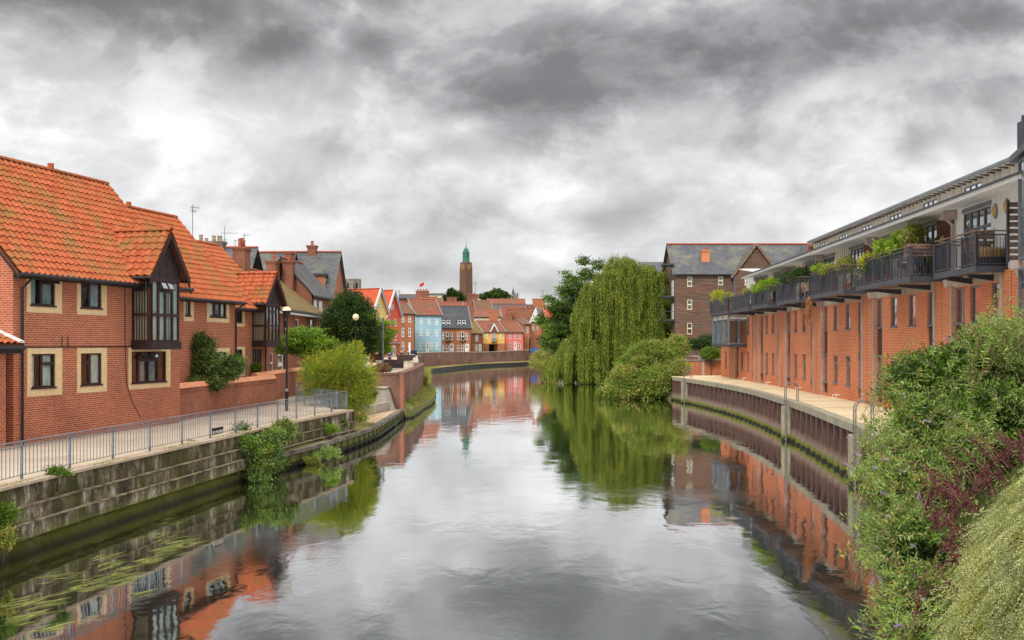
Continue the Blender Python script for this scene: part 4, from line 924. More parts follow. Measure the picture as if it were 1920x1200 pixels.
def build_terrace():
    # old house with mossy tiles
    fc = Fac((-16.5, 70.5), (-16.1, 89.6)); T = fc.t
    th = thing('terraced_house', 'old brick house with mossy brown tile roof, two big chimneys and white fascia', 'house', fc.p(6, 0, 1.9))
    W = [(534, 539.5, 5.6, 7.0), (554, 560, 5.7, 7.1), (582, 587, 5.8, 7.2), (507, 512, 3.2, 4.6), (521, 531, 3.0, 4.5)]
    ops = [(T(a), T(b), z0, z1) for a, b, z0, z1 in W]
    rf, E0 = gable_house(th, fc, 0, fc.L, 1.8, 7.85, 10.95, 3.8, M['brick_old'], ops, M['tile_moss'], tiles=False, fascia=M['soffit'])
    for (a, b, z0, z1) in ops: simple_window(th, fc, a, b, z0, z1)
    m = MB(); fc.box(m, 0, fc.L, .44, .48, E0 - .25, E0 + .02); m.build('fascia', M['soffit'], th)
    p = fc.p(T(453, -3.8), -3.8, 0); chimney(th, (p.x, p.y), 1.5, .9, 10.0, 12.35, [(-.5, .65, .13), (-.2, .5, .12), (.15, .75, .14), (.5, .62, .16)], fc)
    p = fc.p(T(513, -3.8), -3.8, 0); chimney(th, (p.x, p.y), 2.0, .8, 10.0, 12.1, [(.1, .7, .12)], fc)
    m = MB(); m.tube([fc.p(T(532), .06, 1.9), fc.p(T(532), .06, E0)], .045, 6); m.build('drainpipe', M['gutter'], th)
    for px in (475, 517):
        tt = T(px, -3.8); m = MB(); m.hexa([fc.p(tt - .2, -3.3, 10.75), fc.p(tt + .1, -3.3, 10.75), fc.p(tt + 1.2, -2.0, 9.72), fc.p(tt + .9, -2.0, 9.72), fc.p(tt - .2, -3.3, 10.82), fc.p(tt + .1, -3.3, 10.82), fc.p(tt + 1.2, -2.0, 9.80), fc.p(tt + .9, -2.0, 9.80)]); m.build('flashing', M['lead'], th)
    # taller neighbour with slate roof
    fc = Fac((-16.9, 90), (-16.4, 96.6)); T = fc.t
    th = thing('terraced_house', 'three-storey brick house with plain grey slate roof and exposed side gable', 'house', fc.p(3, 0, 1.9))
    ops = [(T(588.5), T(596), 7.5, 9.0), (T(598), T(606), 7.5, 9.0), (T(590), T(595), 5.2, 6.6), (T(602), T(608), 5.2, 6.6)]
    rf, E0 = gable_house(th, fc, 0, fc.L, 1.8, 9.6, 12.5, 2.6, M['brick_old'], ops, M['slate'], tiles=False)
    for (a, b, z0, z1) in ops: simple_window(th, fc, a, b, z0, z1, M['cream'])
    p = fc.p(-.3, -1.9, 0); chimney(th, (p.x, p.y), .7, .9, 9., 12.2, [(0, .35, .1)], fc)
    p = fc.p(2.4, -2.6, 0); chimney(th, (p.x, p.y), 1.0, .6, 12., 13.2, [], fc)
    # cross-gabled house: ridge square to the river
    th = thing('terraced_house', 'tall brick house with lichened slate roof, side-on ridge and bay dormer', 'house', (-18, 102, 2))
    g0, g1, xr, xl = 97.6, 106.4, -16.6, -23.2; mid = 102.; ze, zr = 9.6, 14.0
    A = [(xr, g0), (xr, g1), (xl, g1), (xl, g0)]
    mb = MB(); mb.face((xr, g0, 2), (xr, g1, 2), (xr, g1, ze), (xr, mid, zr - .1), (xr, g0, ze)); mb.build('gable_wall', M['brick_orange_old'], th)
    mb = MB(); mb.face((xr, g0, 2), (xl, g0, 2), (xl, g0, ze), (xr, g0, ze)); mb.face((xl, g0, 2), (xl, g1, 2), (xl, g1, ze), (xl, mid, zr - .1), (xl, g0, ze)); mb.face((xr, g1, 2), (xl, g1, 2), (xl, g1, ze), (xr, g1, ze)); mb.build('wall', M['brick_old'], th)
    mb = MB()
    for s_ in (g0 - .3, g1 + .3):
        ee = ze - .25; mb.hexa([(xr + .3, s_, ee - .1), (xl - .3, s_, ee - .1), (xl - .3, mid, zr - .1), (xr + .3, mid, zr - .1), (xr + .3, s_, ee), (xl - .3, s_, ee), (xl - .3, mid, zr), (xr + .3, mid, zr)])
    rf = mb.build('roof', M['slate'], th); ridge_tiles(rf, (xr + .3, mid, zr), (xl - .3, mid, zr), M['terracotta'], .12, .8)
    chimney(th, (-19.1, 102), .8, .8, 13, 14.6, [(0, .45, .14)])
    # dormer box with windows facing the river
    m = MB(); m.box(-19.8, -17.3, 98.2, 100.8, 9.6, 11.5); d = m.build('dormer', M['brick_orange_old'], th)
    m = MB(); m.box(-20, -17.15, 98.0, 101, 11.5, 11.7); m.build('dormer_roof', M['slate_dark'], d)
    fd = Fac((-17.3, 98.2), (-17.3, 100.8))
    for k in range(3): simple_window(th, fd, .15 + k * .8, .8 + k * .8, 9.9, 11.2, M['cream'], o=.01)
    fg = Fac((xr, g0), (xr, g1))
    for (a, z) in ((1.2, 6.6), (5.4, 6.6), (1.2, 3.4), (5.4, 3.4)): simple_window(th, fg, a, a + 1.1, z, z + 1.6, M['cream'], o=.01)
    fs = Fac((xr, g0), (xl, g0), flip=False)
    # mossy house beyond
    fc = Fac((-17.6, 107.5), (-17.3, 116)); th = thing('terraced_house', 'brick house with mossy tile roof seen beyond the dark round tree', 'house', fc.p(3, 0, 2))
    ops = [(2, 3, 5.5, 7), (5, 6, 5.5, 7)]; gable_house(th, fc, 0, fc.L, 2, 8.8, 11.6, 3.4, M['brick_old'], ops, M['tile_moss'], tiles=False)
    for (a, b, z0, z1) in ops: simple_window(th, fc, a, b, z0, z1)
    # slate-roofed row behind, only the ridges show
    for (px0, px1, y, Y, lab) in ((418, 447, 464, 92, 'grey slate ridge behind the tall aerial mast'), (475, 522, 473, 100, 'low slate roof with red ridge between the chimneys')):
        A = atY(px0, y, Y); B = atY(px1, y, Y); th = thing('back_house', lab, 'house', (A.x, Y - 4, 2)); z = A.z
        m = MB(); m.box(A.x - 1.5, B.x + 1.5, Y - 3, Y + 4, 2, z - 3); m.build('wall', M['brick_old'], th)
        m = MB(); m.hexa([(A.x - 1.7, Y - 3.2, z - 3.1), (B.x + 1.7, Y - 3.2, z - 3.1), (B.x + 1.7, Y, z - .1), (A.x - 1.7, Y, z - .1), (A.x - 1.7, Y - 3.2, z - 3), (B.x + 1.7, Y - 3.2, z - 3), (B.x + 1.7, Y, z), (A.x - 1.7, Y, z)])
        m.hexa([(A.x - 1.7, Y + .001, z - .1), (B.x + 1.7, Y + .001, z - .1), (B.x + 1.7, Y + 3.2, z - 3.1), (A.x - 1.7, Y + 3.2, z - 3.1), (A.x - 1.7, Y + .001, z), (B.x + 1.7, Y + .001, z), (B.x + 1.7, Y + 3.2, z - 3), (A.x - 1.7, Y + 3.2, z - 3)])
        rf = m.build('roof', M['slate'], th); ridge_tiles(rf, (A.x - 1.7, Y, z), (B.x + 1.7, Y, z), M['terracotta'], .12, .9)
    # stone stack with worn pots behind the second house
    st = thing('chimney_stack', 'grey stone chimney stack with worn pots rising behind the orange roofs', 'chimney', (-22.5, 78, 9))
    A = atY(396, 455, 78); chimney(st, (A.x, 78), 1.9, .9, 9, zat(453, 78), [(-.75, .5, .16), (-.35, .25, .14), (.2, .42, .15), (.62, .42, .19)], None, M['flint'], M['stone_pot'], name='stack')
build_terrace()

def aerial(px, y0, y1, Y, elems, label, name='tv_aerial'):
    b = atY(px, y1, Y); t = atY(px, y0, Y); th = thing(name, label, 'aerial', b)
    MB().tube([b, t], .022, 5).build('mast', M['galv'], th)
    m = MB()
    for (dz, L, n, ang, w) in elems:
        c = t + Vector((0, 0, -dz)); d = Vector((math.cos(ang), math.sin(ang), .0)); s = Vector((-d.y, d.x, 0)); m.tube([c - d * L * .2, c + d * L * .8], .014, 4)
        for k in range(n): q = c + d * L * (-.2 + k / max(1, n - 1)); m.tube([q - s * w / 2, q + s * w / 2], .009, 4); m.tube([q - Vector((0, 0, w * .28)), q + Vector((0, 0, w * .28))], .009, 4)
    m.build('aerial_rods', M['galv'], th); return th
aerial(361, 384, 450, 62, [(.15, .45, 4, .5, .35), (.35, .3, 3, 1.2, .3)], 'thin television aerial on a leaning mast above the second orange roof')
aerial(421, 424, 470, 78, [(.5, 1.2, 9, .1, .14), (1.0, .2, 2, 1, .2)], 'long horizontal aerial on a mast beside the stone chimney stack')
aerial(458, 438, 455, 74, [(.1, .5, 4, .3, .4)], 'small aerial on the big brick chimney with red pots')
aerial(441, 450, 462, 74, [(.05, .4, 4, .2, .15)], 'short aerial tilted beside the dark red chimney pots')

def railing(name, pts, label, zb, h=1.0, group=None, spacing=.178, postgap=2.35, posts=True):
    """steel railing: every post and bar its own part"""
    P = [Vector((x, y, 0)) for x, y in pts]; L = [0]
    for a, b in zip(P, P[1:]): L.append(L[-1] + (b - a).length)
    def at_(s):
        for i in range(len(P) - 1):
            if s <= L[i + 1] or i == len(P) - 2: return P[i] + (P[i + 1] - P[i]) * ((s - L[i]) / (L[i + 1] - L[i]))
    th = thing(name, label, 'railing', (P[0].x, P[0].y, zb), group)
    n = max(1, round(L[-1] / postgap)); g = L[-1] / n
    bm = MB(); bm.beam((0, 0, .10), (0, 0, h - .04), .018); me = bm.mesh('bar', M['galv']); pm = MB(); pm.beam((0, 0, 0), (0, 0, h - .01), .055); mp = pm.mesh('post', M['galv'])
    tm = MB(); tm.lathe((0, 0, 0), [(0, -.03), (.028, 0), (0, .03)], 6); mt = tm.mesh('finial', M['galv'])
    for k in range(n + 1):
        c = at_(g * k); o = link_mesh('post', mp, th); o.location = c + Vector((0, 0, zb)) - org(th)
        d = (at_(min(L[-1], g * k + .1)) - at_(max(0, g * k - .1))); o.rotation_euler = (0, 0, math.atan2(d.y, d.x))
        if k < n:
            e = at_(g * (k + 1)); up = Vector((0, 0, zb))
            MB().beam(c + up + Vector((0, 0, h)), e + up + Vector((0, 0, h)), .06, .022).build('top_rail', M['galv'], th)
            MB().beam(c + up + Vector((0, 0, h - .13)), e + up + Vector((0, 0, h - .13)), .035, .014).build('middle_rail', M['galv'], th)
            MB().beam(c + up + Vector((0, 0, .10)), e + up + Vector((0, 0, .10)), .035, .014).build('bottom_rail', M['galv'], th)
            nb = round(g / spacing)
            for j in range(1, nb):
                q = c + (e - c) * (j / nb); o = link_mesh('bar', me, th); o.location = q + up - org(th)
                if j % 6 in (1, 2, 5): f = link_mesh('finial', mt, th); f.location = q + up + Vector((0, 0, h - .09)) - org(th)
    return th
railing('riverside_railing', [(x, y) for y, x in FENCE if y > 12 or True], 'long grey steel railing along the path above the mossy river wall', 1.85, .94)
railing('ramp_railing', [(-13.0, 64.5), (-12.05, 59.5), (-9.0, 54.9)], 'second grey railing angling away behind the lamp post', 1.86, .94)
railing('ramp_railing', [(-12.8, 63.5), (-9.9, 61.5)], 'short grey railing in front of the yellow-green bush', 1.88, 1.0)
sg = thing('warning_sign', 'small black NO MOORING sign with white letters low on the railing', 'sign', at(375, 818, 1.95))
def text(parent, s, loc, size, mat, rot, name='lettering', align='CENTER', ext=.003):
    c = bpy.data.curves.new(name, 'FONT'); c.body = s; c.size = size; c.extrude = ext; c.align_x = align; c.align_y = 'CENTER'; c.materials.append(mat)
    tmp = bpy.data.objects.new('t', c); COL.objects.link(tmp); dg = bpy.context.evaluated_depsgraph_get(); me = bpy.data.meshes.new_from_object(tmp.evaluated_get(dg)); me.name = name
    bpy.data.objects.remove(tmp); bpy.data.curves.remove(c); me.materials.clear(); me.materials.append(mat)
    o = bpy.data.objects.new(name, me); COL.objects.link(o); o.parent = parent; o.location = Vector(loc) - org(parent); o.rotation_euler = rot; return o
_y = 38.6; _c = Vector((fx(_y) + .06, _y, 2.06)); _d = (Vector((fx(_y + 1), _y + 1, 0)) - Vector((fx(_y), _y, 0))).normalized(); sg.location = _c; ORG[sg.name] = _c.copy()
_n = Vector((_d.y, -_d.x, 0)); MB().obox(_c - _d * .5 - Vector((0, 0, .12)), _d * 1.0, _n * .02, (0, 0, .24)).build('sign_board', M['sign_black'], sg)
text(sg, 'NO MOORING', _c + _n * .03 + Vector((0, 0, -.04)), .15, M['white'], (math.pi / 2, 0, math.atan2(_d.y, _d.x)))

def build_garden_walls():
    th = thing('garden_wall', 'weathered red brick garden wall with orange coping beside the near brick house', 'wall', (-14.5, 52, 1.8))
    fc = Fac((-14.55, 45.9), (-13.25, 59.9)); m = MB(); fc.rect(m, 0, fc.L, 1.7, 3.25, 0); fc.rect(m, 0, fc.L, 1.7, 3.25, -.35); m.face(fc.p(fc.L, 0, 1.7), fc.p(fc.L, -.35, 1.7), fc.p(fc.L, -.35, 3.25), fc.p(fc.L, 0, 3.25)); m.build('brick_face', M['brick_garden'], th)
    t = 0; L = fc.L
    while t < L - .1:
        t2 = min(t + .62, L); m = MB(); q = []
        m.hexa([fc.p(t + .006, .05, 3.26), fc.p(t2 - .006, .05, 3.26), fc.p(t2 - .006, -.40, 3.26), fc.p(t + .006, -.40, 3.26), fc.p(t + .006, -.10, 3.48), fc.p(t2 - .006, -.10, 3.48), fc.p(t2 - .006, -.25, 3.48), fc.p(t + .006, -.25, 3.48)]); m.build('coping_brick', M['coping_orange'], th); t = t2
    # projecting dentil course
    k = 0; t = .1
    bm = MB(); fc.box(bm, 0, .11, 0, .045, 3.08, 3.16)
    while t < L - .2: m = MB(); fc.box(m, t, t + .11, 0.002, .045, 3.05, 3.13); m.build('dentil_brick', M['brick_garden'], th); t += .225
    th = thing('garden_wall', 'further brick garden wall set back behind the lamp post', 'wall', (-14, 66, 1.8))
    fc = Fac((-13.95, 58.5), (-14.2, 73.5)); m = MB(); fc.box(m, 0, fc.L, -.35, 0, 1.7, 3.42); m.build('brick_face', M['brick_garden'], th)
    t = 0
    while t < fc.L - .1:
        t2 = min(t + .8, fc.L); m = MB(); m.hexa([fc.p(t + .006, .05, 3.43), fc.p(t2 - .006, .05, 3.43), fc.p(t2 - .006, -.40, 3.43), fc.p(t + .006, -.40, 3.43), fc.p(t + .006, -.10, 3.62), fc.p(t2 - .006, -.10, 3.62), fc.p(t2 - .006, -.25, 3.62), fc.p(t + .006, -.25, 3.62)]); m.build('coping_brick', M['coping_orange'], th); t = t2
build_garden_walls()
# ------------------------------------------------------------------ apartment building on the right
RF = [(Vector((16.95, 27.0, 0)))] 
PIL = [(36.4, 17.2), (43.2, 17.55), (53.7, 18.0), (64.3, 18.5), (74.5, 18.98), (84, 19.35), (94, 19.55)]   # centres of the pilaster pairs
def build_apartments():
    th = thing('apartment_building', 'long orange brick riverside apartment building with white upper storey and balconies', 'building', (18, 60, 2.16))
    def post_pipe(fc, t, hop=True):
        m = MB(); fc.box(m, t - .06, t + .06, 0, .12, 2.17, 7.45); m.build('downpipe', M['pipe'], th)
        m = MB(); m.hexa([fc.p(t - .16, 0, 7.45), fc.p(t + .16, 0, 7.45), fc.p(t + .16, .3, 7.45), fc.p(t - .16, .3, 7.45), fc.p(t - .22, 0, 7.74), fc.p(t + .22, 0, 7.74), fc.p(t + .22, .36, 7.74), fc.p(t - .22, .36, 7.74)]); m.build('rainwater_head', M['pipe'], th)
    pts = [(28.5, 16.8)] + PIL + [(100.5, 19.7)]
    HWID = .95
    for i in range(len(pts) - 1):
        (ya, xa), (yb, xb) = pts[i], pts[i + 1]
        fc = Fac((xa, ya), (xb, yb), flip=True); L = fc.L
        a = HWID if i > 0 else 0; b = L - (HWID if i < len(pts) - 2 else 0)
        last = i == len(pts) - 2
        inner = b - a
        ops = []
        if i == 0: cols = [(.10, 1.1), (2.6, 3.6), (5.0, 6.0)]; cols = [(a + p, a + q) for p, q in cols if a + q < b]; tall = [0]
        elif last: cols = [(a + .3, a + 1.2), (a + 2.6, a + 3.5)]; tall = [0]
        elif i == 1: cols = [(a + .25, a + 1.15), (a + 2.2, a + 3.2), (b - 1.15, b - .15)]; tall = [2]
        else: cols = [(a + .2, a + 1.15), (a + inner * .36 - .48, a + inner * .36 + .48), (a + inner * .66 - .48, a + inner * .66 + .48), (b - 1.15, b - .2)]; tall = [0, 3]
        for k, (p, q) in enumerate(cols):
            if k in tall: ops.append((p, q, 2.35, 7.40))
            else: ops += [(p, q, 3.0, 4.55), (p, q, 6.0, 7.40)]
        # brick between pilasters, slightly recessed
        m = MB(); wall_face(m, fc, a, b, 2.16, 7.45, ops, 0, .16); m.build('brick_panel', M['brick_right'], th)
        m = MB(); fc.box(m, a - .1, b + .1, -.25, .06, 7.45, 7.80); m.build('lintel_band', M['conc_band'], th)
        for k, (p, q) in enumerate(cols):
            if k in tall:
                for (z0, z1) in ((6.0, 7.4), (2.95, 4.62)): window(th, fc, p, q, z0, z1, [(0, .3, 0, 1), (.3, 1, 0, 1)], M['window_grey'], M['glass_dark'], .06, -.13, .06, sill=(.05, .05))
                for (z0, z1) in ((4.62, 5.95), (2.35, 2.90)): m = MB(); fc.box(m, p, q, -.13, -.08, z0, z1); m.build('cladding_panel', M['panel_brown'], th)
                m = MB(); fc.box(m, p - .02, q + .02, -.12, .02, 4.60, 4.65); m.build('transom', M['grey_steel'], th)
            else:
                for (z0, z1) in ((3.0, 4.55), (6.0, 7.40)): window(th, fc, p, q, z0, z1, [(0, 1, 0, 1)] if z0 > 5 else [(0, 1, 0, .72), (0, 1, .72, 1)], M['window_grey'], M['glass_dark'], .07, -.13, .06, sill=(.06, .05))
        # black sheet behind the openings: darkness of the rooms put into its colour
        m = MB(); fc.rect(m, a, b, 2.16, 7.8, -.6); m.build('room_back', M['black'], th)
        # pilaster at the far end of this bay
        if not last:
            m = MB(); fc.box(m, b, L + HWID, -.2, .10, 2.16, 7.78); m.build('brick_pilaster', M['brick_right'], th)
            post_pipe(fc, b + .02); 
            m = MB(); fc.box(m, L + HWID - .10, L + HWID + .06, .0, .16, 2.17, 7.78); m.build('steel_post', M['pipe'], th)
            # expansion joint
            m = MB(); fc.box(m, L + .1, L + .125, .10, .104, 2.17, 7.7); m.build('movement_joint', M['black'], th)
        # ---- upper white storey (the last bays carry only an open roof terrace)
        if i >= 6:
            m = MB(); fc.box(m, -.05, L + .05, -11., .1, 7.81, 7.88); m.build('flat_roof', M['zinc'], th); continue
        zt = 10.62; win = []
        if i == 0: win = [(L - 3.3 - HWID - 4.5 + 1.2, L - HWID - 4.0 + 1.2), (L - 1.9, L - .5)]
        if i == 0: win = [(4.9, 6.4)]
        elif last: win = [(HWID + .1, HWID + 2.6)]
        else: win = [(HWID + .05, HWID + 2.75), (L - HWID - 2.75, L - HWID - .05)] if L > 8.5 else [(2.2, 4.9)]
        ops = [(p, q, 7.95, 10.22) for p, q in win]
        m = MB(); wall_face(m, fc, 0, L, 7.80, 11.0, ops, -.02, .14); m.build('upper_wall', M['white'] if i < 2 else M['board_white'], th)
        m = MB(); fc.rect(m, 0, L, 7.8, 11., -1.2); m.build('room_back', M['curtain_blue'] if i % 2 else M['blind'], th)
        # vertical board joints
        t = .2
        while t < L and i >= 2:
            if not any(p - .1 < t < q + .1 for p, q in win) and HWID < t < L - HWID: m = MB(); fc.box(m, t, t + .02, -.02, -.004, 7.9, 10.6); m.build('board_joint', M['concrete'], th)
            t += .42
        for (p, q) in win:
            n = 4 if q - p > 2 else 2; cells = [(k / n, (k + 1) / n, .70, 1) for k in range(n)] + [(0, .28, 0, .70), (.28, .64, 0, .70), (.64, 1, 0, .70)]
            window(th, fc, p, q, 7.95, 10.22, cells, M['grey_steel'], M['glass_dark'] if i % 2 else M['glass'], .06, -.12, .08, name='glazed_door')
            m = MB(); fc.box(m, p - .05, q + .05, -.1, .03, 10.24, 10.40); m.build('window_head', M['zinc'], th)
        if not last and i > 0:
            m = MB(); n = 13
            for k in range(n):
                z = 7.82 + k * .19; mm = MB(); fc.box(mm, L - HWID + .02, L + HWID - .02, -.02, .035, z, z + .175); mm.build('timber_slat', M['wood_red'], th)
            m = MB(); c = fc.p(L + .1, .05, 9.5); 
            lampm = MB()
            for (tt, zz) in ((L + .1, 9.35),):
                lp = thing('wall_lamp', 'oval amber lamp on the timber strip ' + ['beside the nearest balcony', 'over the balcony with a potted tree', 'over the third balcony from the right', 'over the middle balcony', 'over the hedge-topped balcony', 'at the far end of the row', ''][min(i, 6)], 'lamp', fc.p(tt, .04, zz), 'oval wall lamps on the upper storey')
                bulk(fc, tt, zz, lp)
            # pale hopper pipe on upper floor
            m = MB(); t = L - HWID - .12; m.hexa([fc.p(t - .18, .0, 10.1), fc.p(t + .18, .0, 10.1), fc.p(t + .18, .5, 10.1), fc.p(t - .18, .5, 10.1), fc.p(t - .18, .0, 10.39), fc.p(t + .18, .0, 10.39), fc.p(t + .18, .5, 10.39), fc.p(t - .18, .5, 10.39)]); m.tube([fc.p(t, .35, 10.15), fc.p(t, .1, 9.9), fc.p(t, .1, 7.95)], .07, 8); m.build('downpipe', M['pipe'], th)
        mids = [(L * .5 - .55, 9.5), (L * .5 + .7, 9.5)] if 0 < i < 6 and L > 8.5 else ([(L - HWID - .9, 9.6)] if i == 0 else [])
        if i == 0: mids = [(L - HWID - .1 + 0, 0)]; mids = [(6.95, 9.55)]
        if i == 1: mids = [(.75, 10.0), (1.75, 9.95)]; win_ = 0
        for (tt, zz) in mids:
            lp = thing('wall_lamp', 'oval amber wall lamp on white wall ' + (['at the right picture edge', 'next to the floodlight', 'behind the second balcony', 'behind the third balcony', 'behind the fourth balcony', 'behind the fifth balcony', ''][min(i, 6)] + ('' if i == 0 else (', nearer of the two' if tt == mids[0][0] else ', farther of the two'))), 'lamp', fc.p(tt, -.01, zz), 'oval wall lamps on the upper storey'); bulk(fc, tt, zz, lp, -.02)
        # ---- lower roof: eaves fascia and sloping deck up to the clerestory
        ov = 1.25; m = MB(); fc.box(m, -.1, L + .1, ov - .06, ov, 10.34, 10.49); m.build('eaves_fascia', M['soffit'], th)
        m = MB(); m.hexa([fc.p(-.1, ov - .07, 10.40), fc.p(L + .1, ov - .07, 10.40), fc.p(L + .1, -.02, 10.48), fc.p(-.1, -.02, 10.48), fc.p(-.1, ov - .07, 10.44), fc.p(L + .1, ov - .07, 10.44), fc.p(L + .1, -.02, 10.52), fc.p(-.1, -.02, 10.52)]); m.build('soffit', M['white'], th)
        m = MB(); m.hexa([fc.p(-.1, ov + .04, 10.50), fc.p(L + .1, ov + .04, 10.50), fc.p(L + .1, -2.2, 10.85), fc.p(-.1, -2.2, 10.85), fc.p(-.1, ov + .04, 10.53), fc.p(L + .1, ov + .04, 10.53), fc.p(L + .1, -2.2, 10.95), fc.p(-.1, -2.2, 10.95)]); m.build('lower_roof', M['zinc'], th)
        m = MB(); fc.box(m, -.1, L + .1, ov + .005, ov + .07, 10.49, 10.555); m.build('gutter', M['gutter'], th)
        # ---- clerestory
        if i >= 5: continue
        so = -2.1; nw = 2 if L > 8 else 1; cw = [(L * (k + .5) / nw - .95, L * (k + .5) / nw + .95) for k in range(nw)]
        if i == 0: cw = []
        ops = [(p, q, 11.55, 12.03) for p, q in cw]
        m = MB(); wall_face(m, fc, 0, L, 10.8, 12.25, ops, so, .08); m.build('clerestory_wall', M['board_white'], th)
        m = MB(); fc.rect(m, 0, L, 10.9, 12.2, so - .5); m.build('room_back', M['curtain'], th)
        t = .3
        while t < L:
            if not any(p - .1 < t < q + .1 for p, q in cw): m = MB(); fc.box(m, t, t + .025, so, so + .012, 10.95, 12.12); m.build('board_joint', M['concrete'], th)
            t += .9
        for (p, q) in cw: window(th, fc, p, q, 11.55, 12.03, [(0, .333, 0, 1), (.333, .667, 0, 1), (.667, 1, 0, 1)], M['window_grey'], M['glass_sky'], .05, so - .06, .06, name='clerestory_window')
        m = MB(); m.hexa([fc.p(-.1, so + .4, 12.26), fc.p(L + .1, so + .4, 12.26), fc.p(L + .1, so - 6, 12.6), fc.p(-.1, so - 6, 12.6), fc.p(-.1, so + .4, 12.34), fc.p(L + .1, so + .4, 12.34), fc.p(L + .1, so - 6, 12.7), fc.p(-.1, so - 6, 12.7)]); m.build('upper_roof', M['zinc'], th)
        m = MB(); fc.box(m, -.1, L + .1, so + .002, so + .39, 12.215, 12.255); m.build('upper_soffit', M['white'], th)
        m = MB(); fc.box(m, -.1, L + .1, so + .4, so + .47, 12.25, 12.37); m.build('roof_edge', M['zinc'], th)
        t = .3
        while t < L:
            m = MB(); m.hexa([fc.p(t, so, 12.13), fc.p(t + .08, so, 12.13), fc.p(t + .08, so + .36, 12.19), fc.p(t, so + .36, 12.19), fc.p(t, so, 12.255), fc.p(t + .08, so, 12.255), fc.p(t + .08, so + .36, 12.255), fc.p(t, so + .36, 12.255)]); m.build('rafter', M['wood_brown'], th); t += .62
    # far end wall and back
    (ya, xa) = PIL[-1]
    m = MB(); m.face((19.7, 100.5, 2.16), (31, 100.5, 2.16), (31, 100.5, 7.85), (19.7, 100.5, 7.85)); m.build('end_wall', M['brick_right'], th)
    m = MB(); m.box(21.1, 30, 74.55, 74.7, 10.6, 12.3); m.build('end_wall', M['board_white'], th)
    m = MB(); m.box(19.35, 30, 83.9, 84.0, 7.88, 10.6); m.build('end_wall', M['board_white'], th)
    m = MB(); m.face((28, 28, 2.16), (30, 74.5, 2.16), (30, 74.5, 12.5), (28, 28, 12.5)); m.face((30, 74.5, 2.16), (30.4, 84, 2.16), (30.4, 84, 10.8), (30, 74.5, 10.8)); m.face((30.4, 84, 2.16), (31, 100.4, 2.16), (31, 100.4, 7.8), (30.4, 84, 7.8)); m.build('back_wall', M['brick_right'], th)
    m = MB(); m.face((16.8, 28.5, 2.16), (28, 28.5, 2.16), (28, 28.5, 12.6), (16.8, 28.5, 10.6)); m.build('end_wall', M['brick_right'], th)
    m = MB(); m.tube([(20.9, 74.9, 10.9), (20.9, 74.9, 12.1)], .11, 8); m.build('flue', M['terracotta'], th)
    return th
def bulk(fc, t, z, lp, o=.04):
    m = MB(); n = 12; C = fc.p(t, o, z)
    rings = [(0.15, .0), (.15, .05)]; prof = [(1.0, 0.0), (1.0, .05), (.85, .10), (.45, .135), (.0, .145)]
    b = len(m.v)
    for k, (r, d) in enumerate(prof):
        for j in range(n):
            a = 2 * math.pi * j / n; m.v.append(tuple(fc.p(t + math.cos(a) * .14 * r, o + d, z + math.sin(a) * .24 * r)))
    for k in range(len(prof) - 1):
        for j in range(n): m.f.append((b + k * n + j, b + k * n + (j + 1) % n, b + (k + 1) * n + (j + 1) % n, b + (k + 1) * n + j)); m.mi.append(0)
    m.build('lamp_glass', M['amber'], lp, smooth=True)
    m = MB(); b = 0
    for k, (r, d) in enumerate([(1.0, -.0), (1.18, .0), (1.18, .045), (1.0, .045)]):
        for j in range(n):
            a = 2 * math.pi * j / n; m.v.append(tuple(fc.p(t + math.cos(a) * .14 * r, o + d, z + math.sin(a) * .24 * r)))
    for k in range(3):
        for j in range(n): m.f.append((k * n + j, k * n + (j + 1) % n, (k + 1) * n + (j + 1) % n, (k + 1) * n + j)); m.mi.append(0)
    m.build('lamp_rim', M['galv'], lp)
APT = build_apartments()

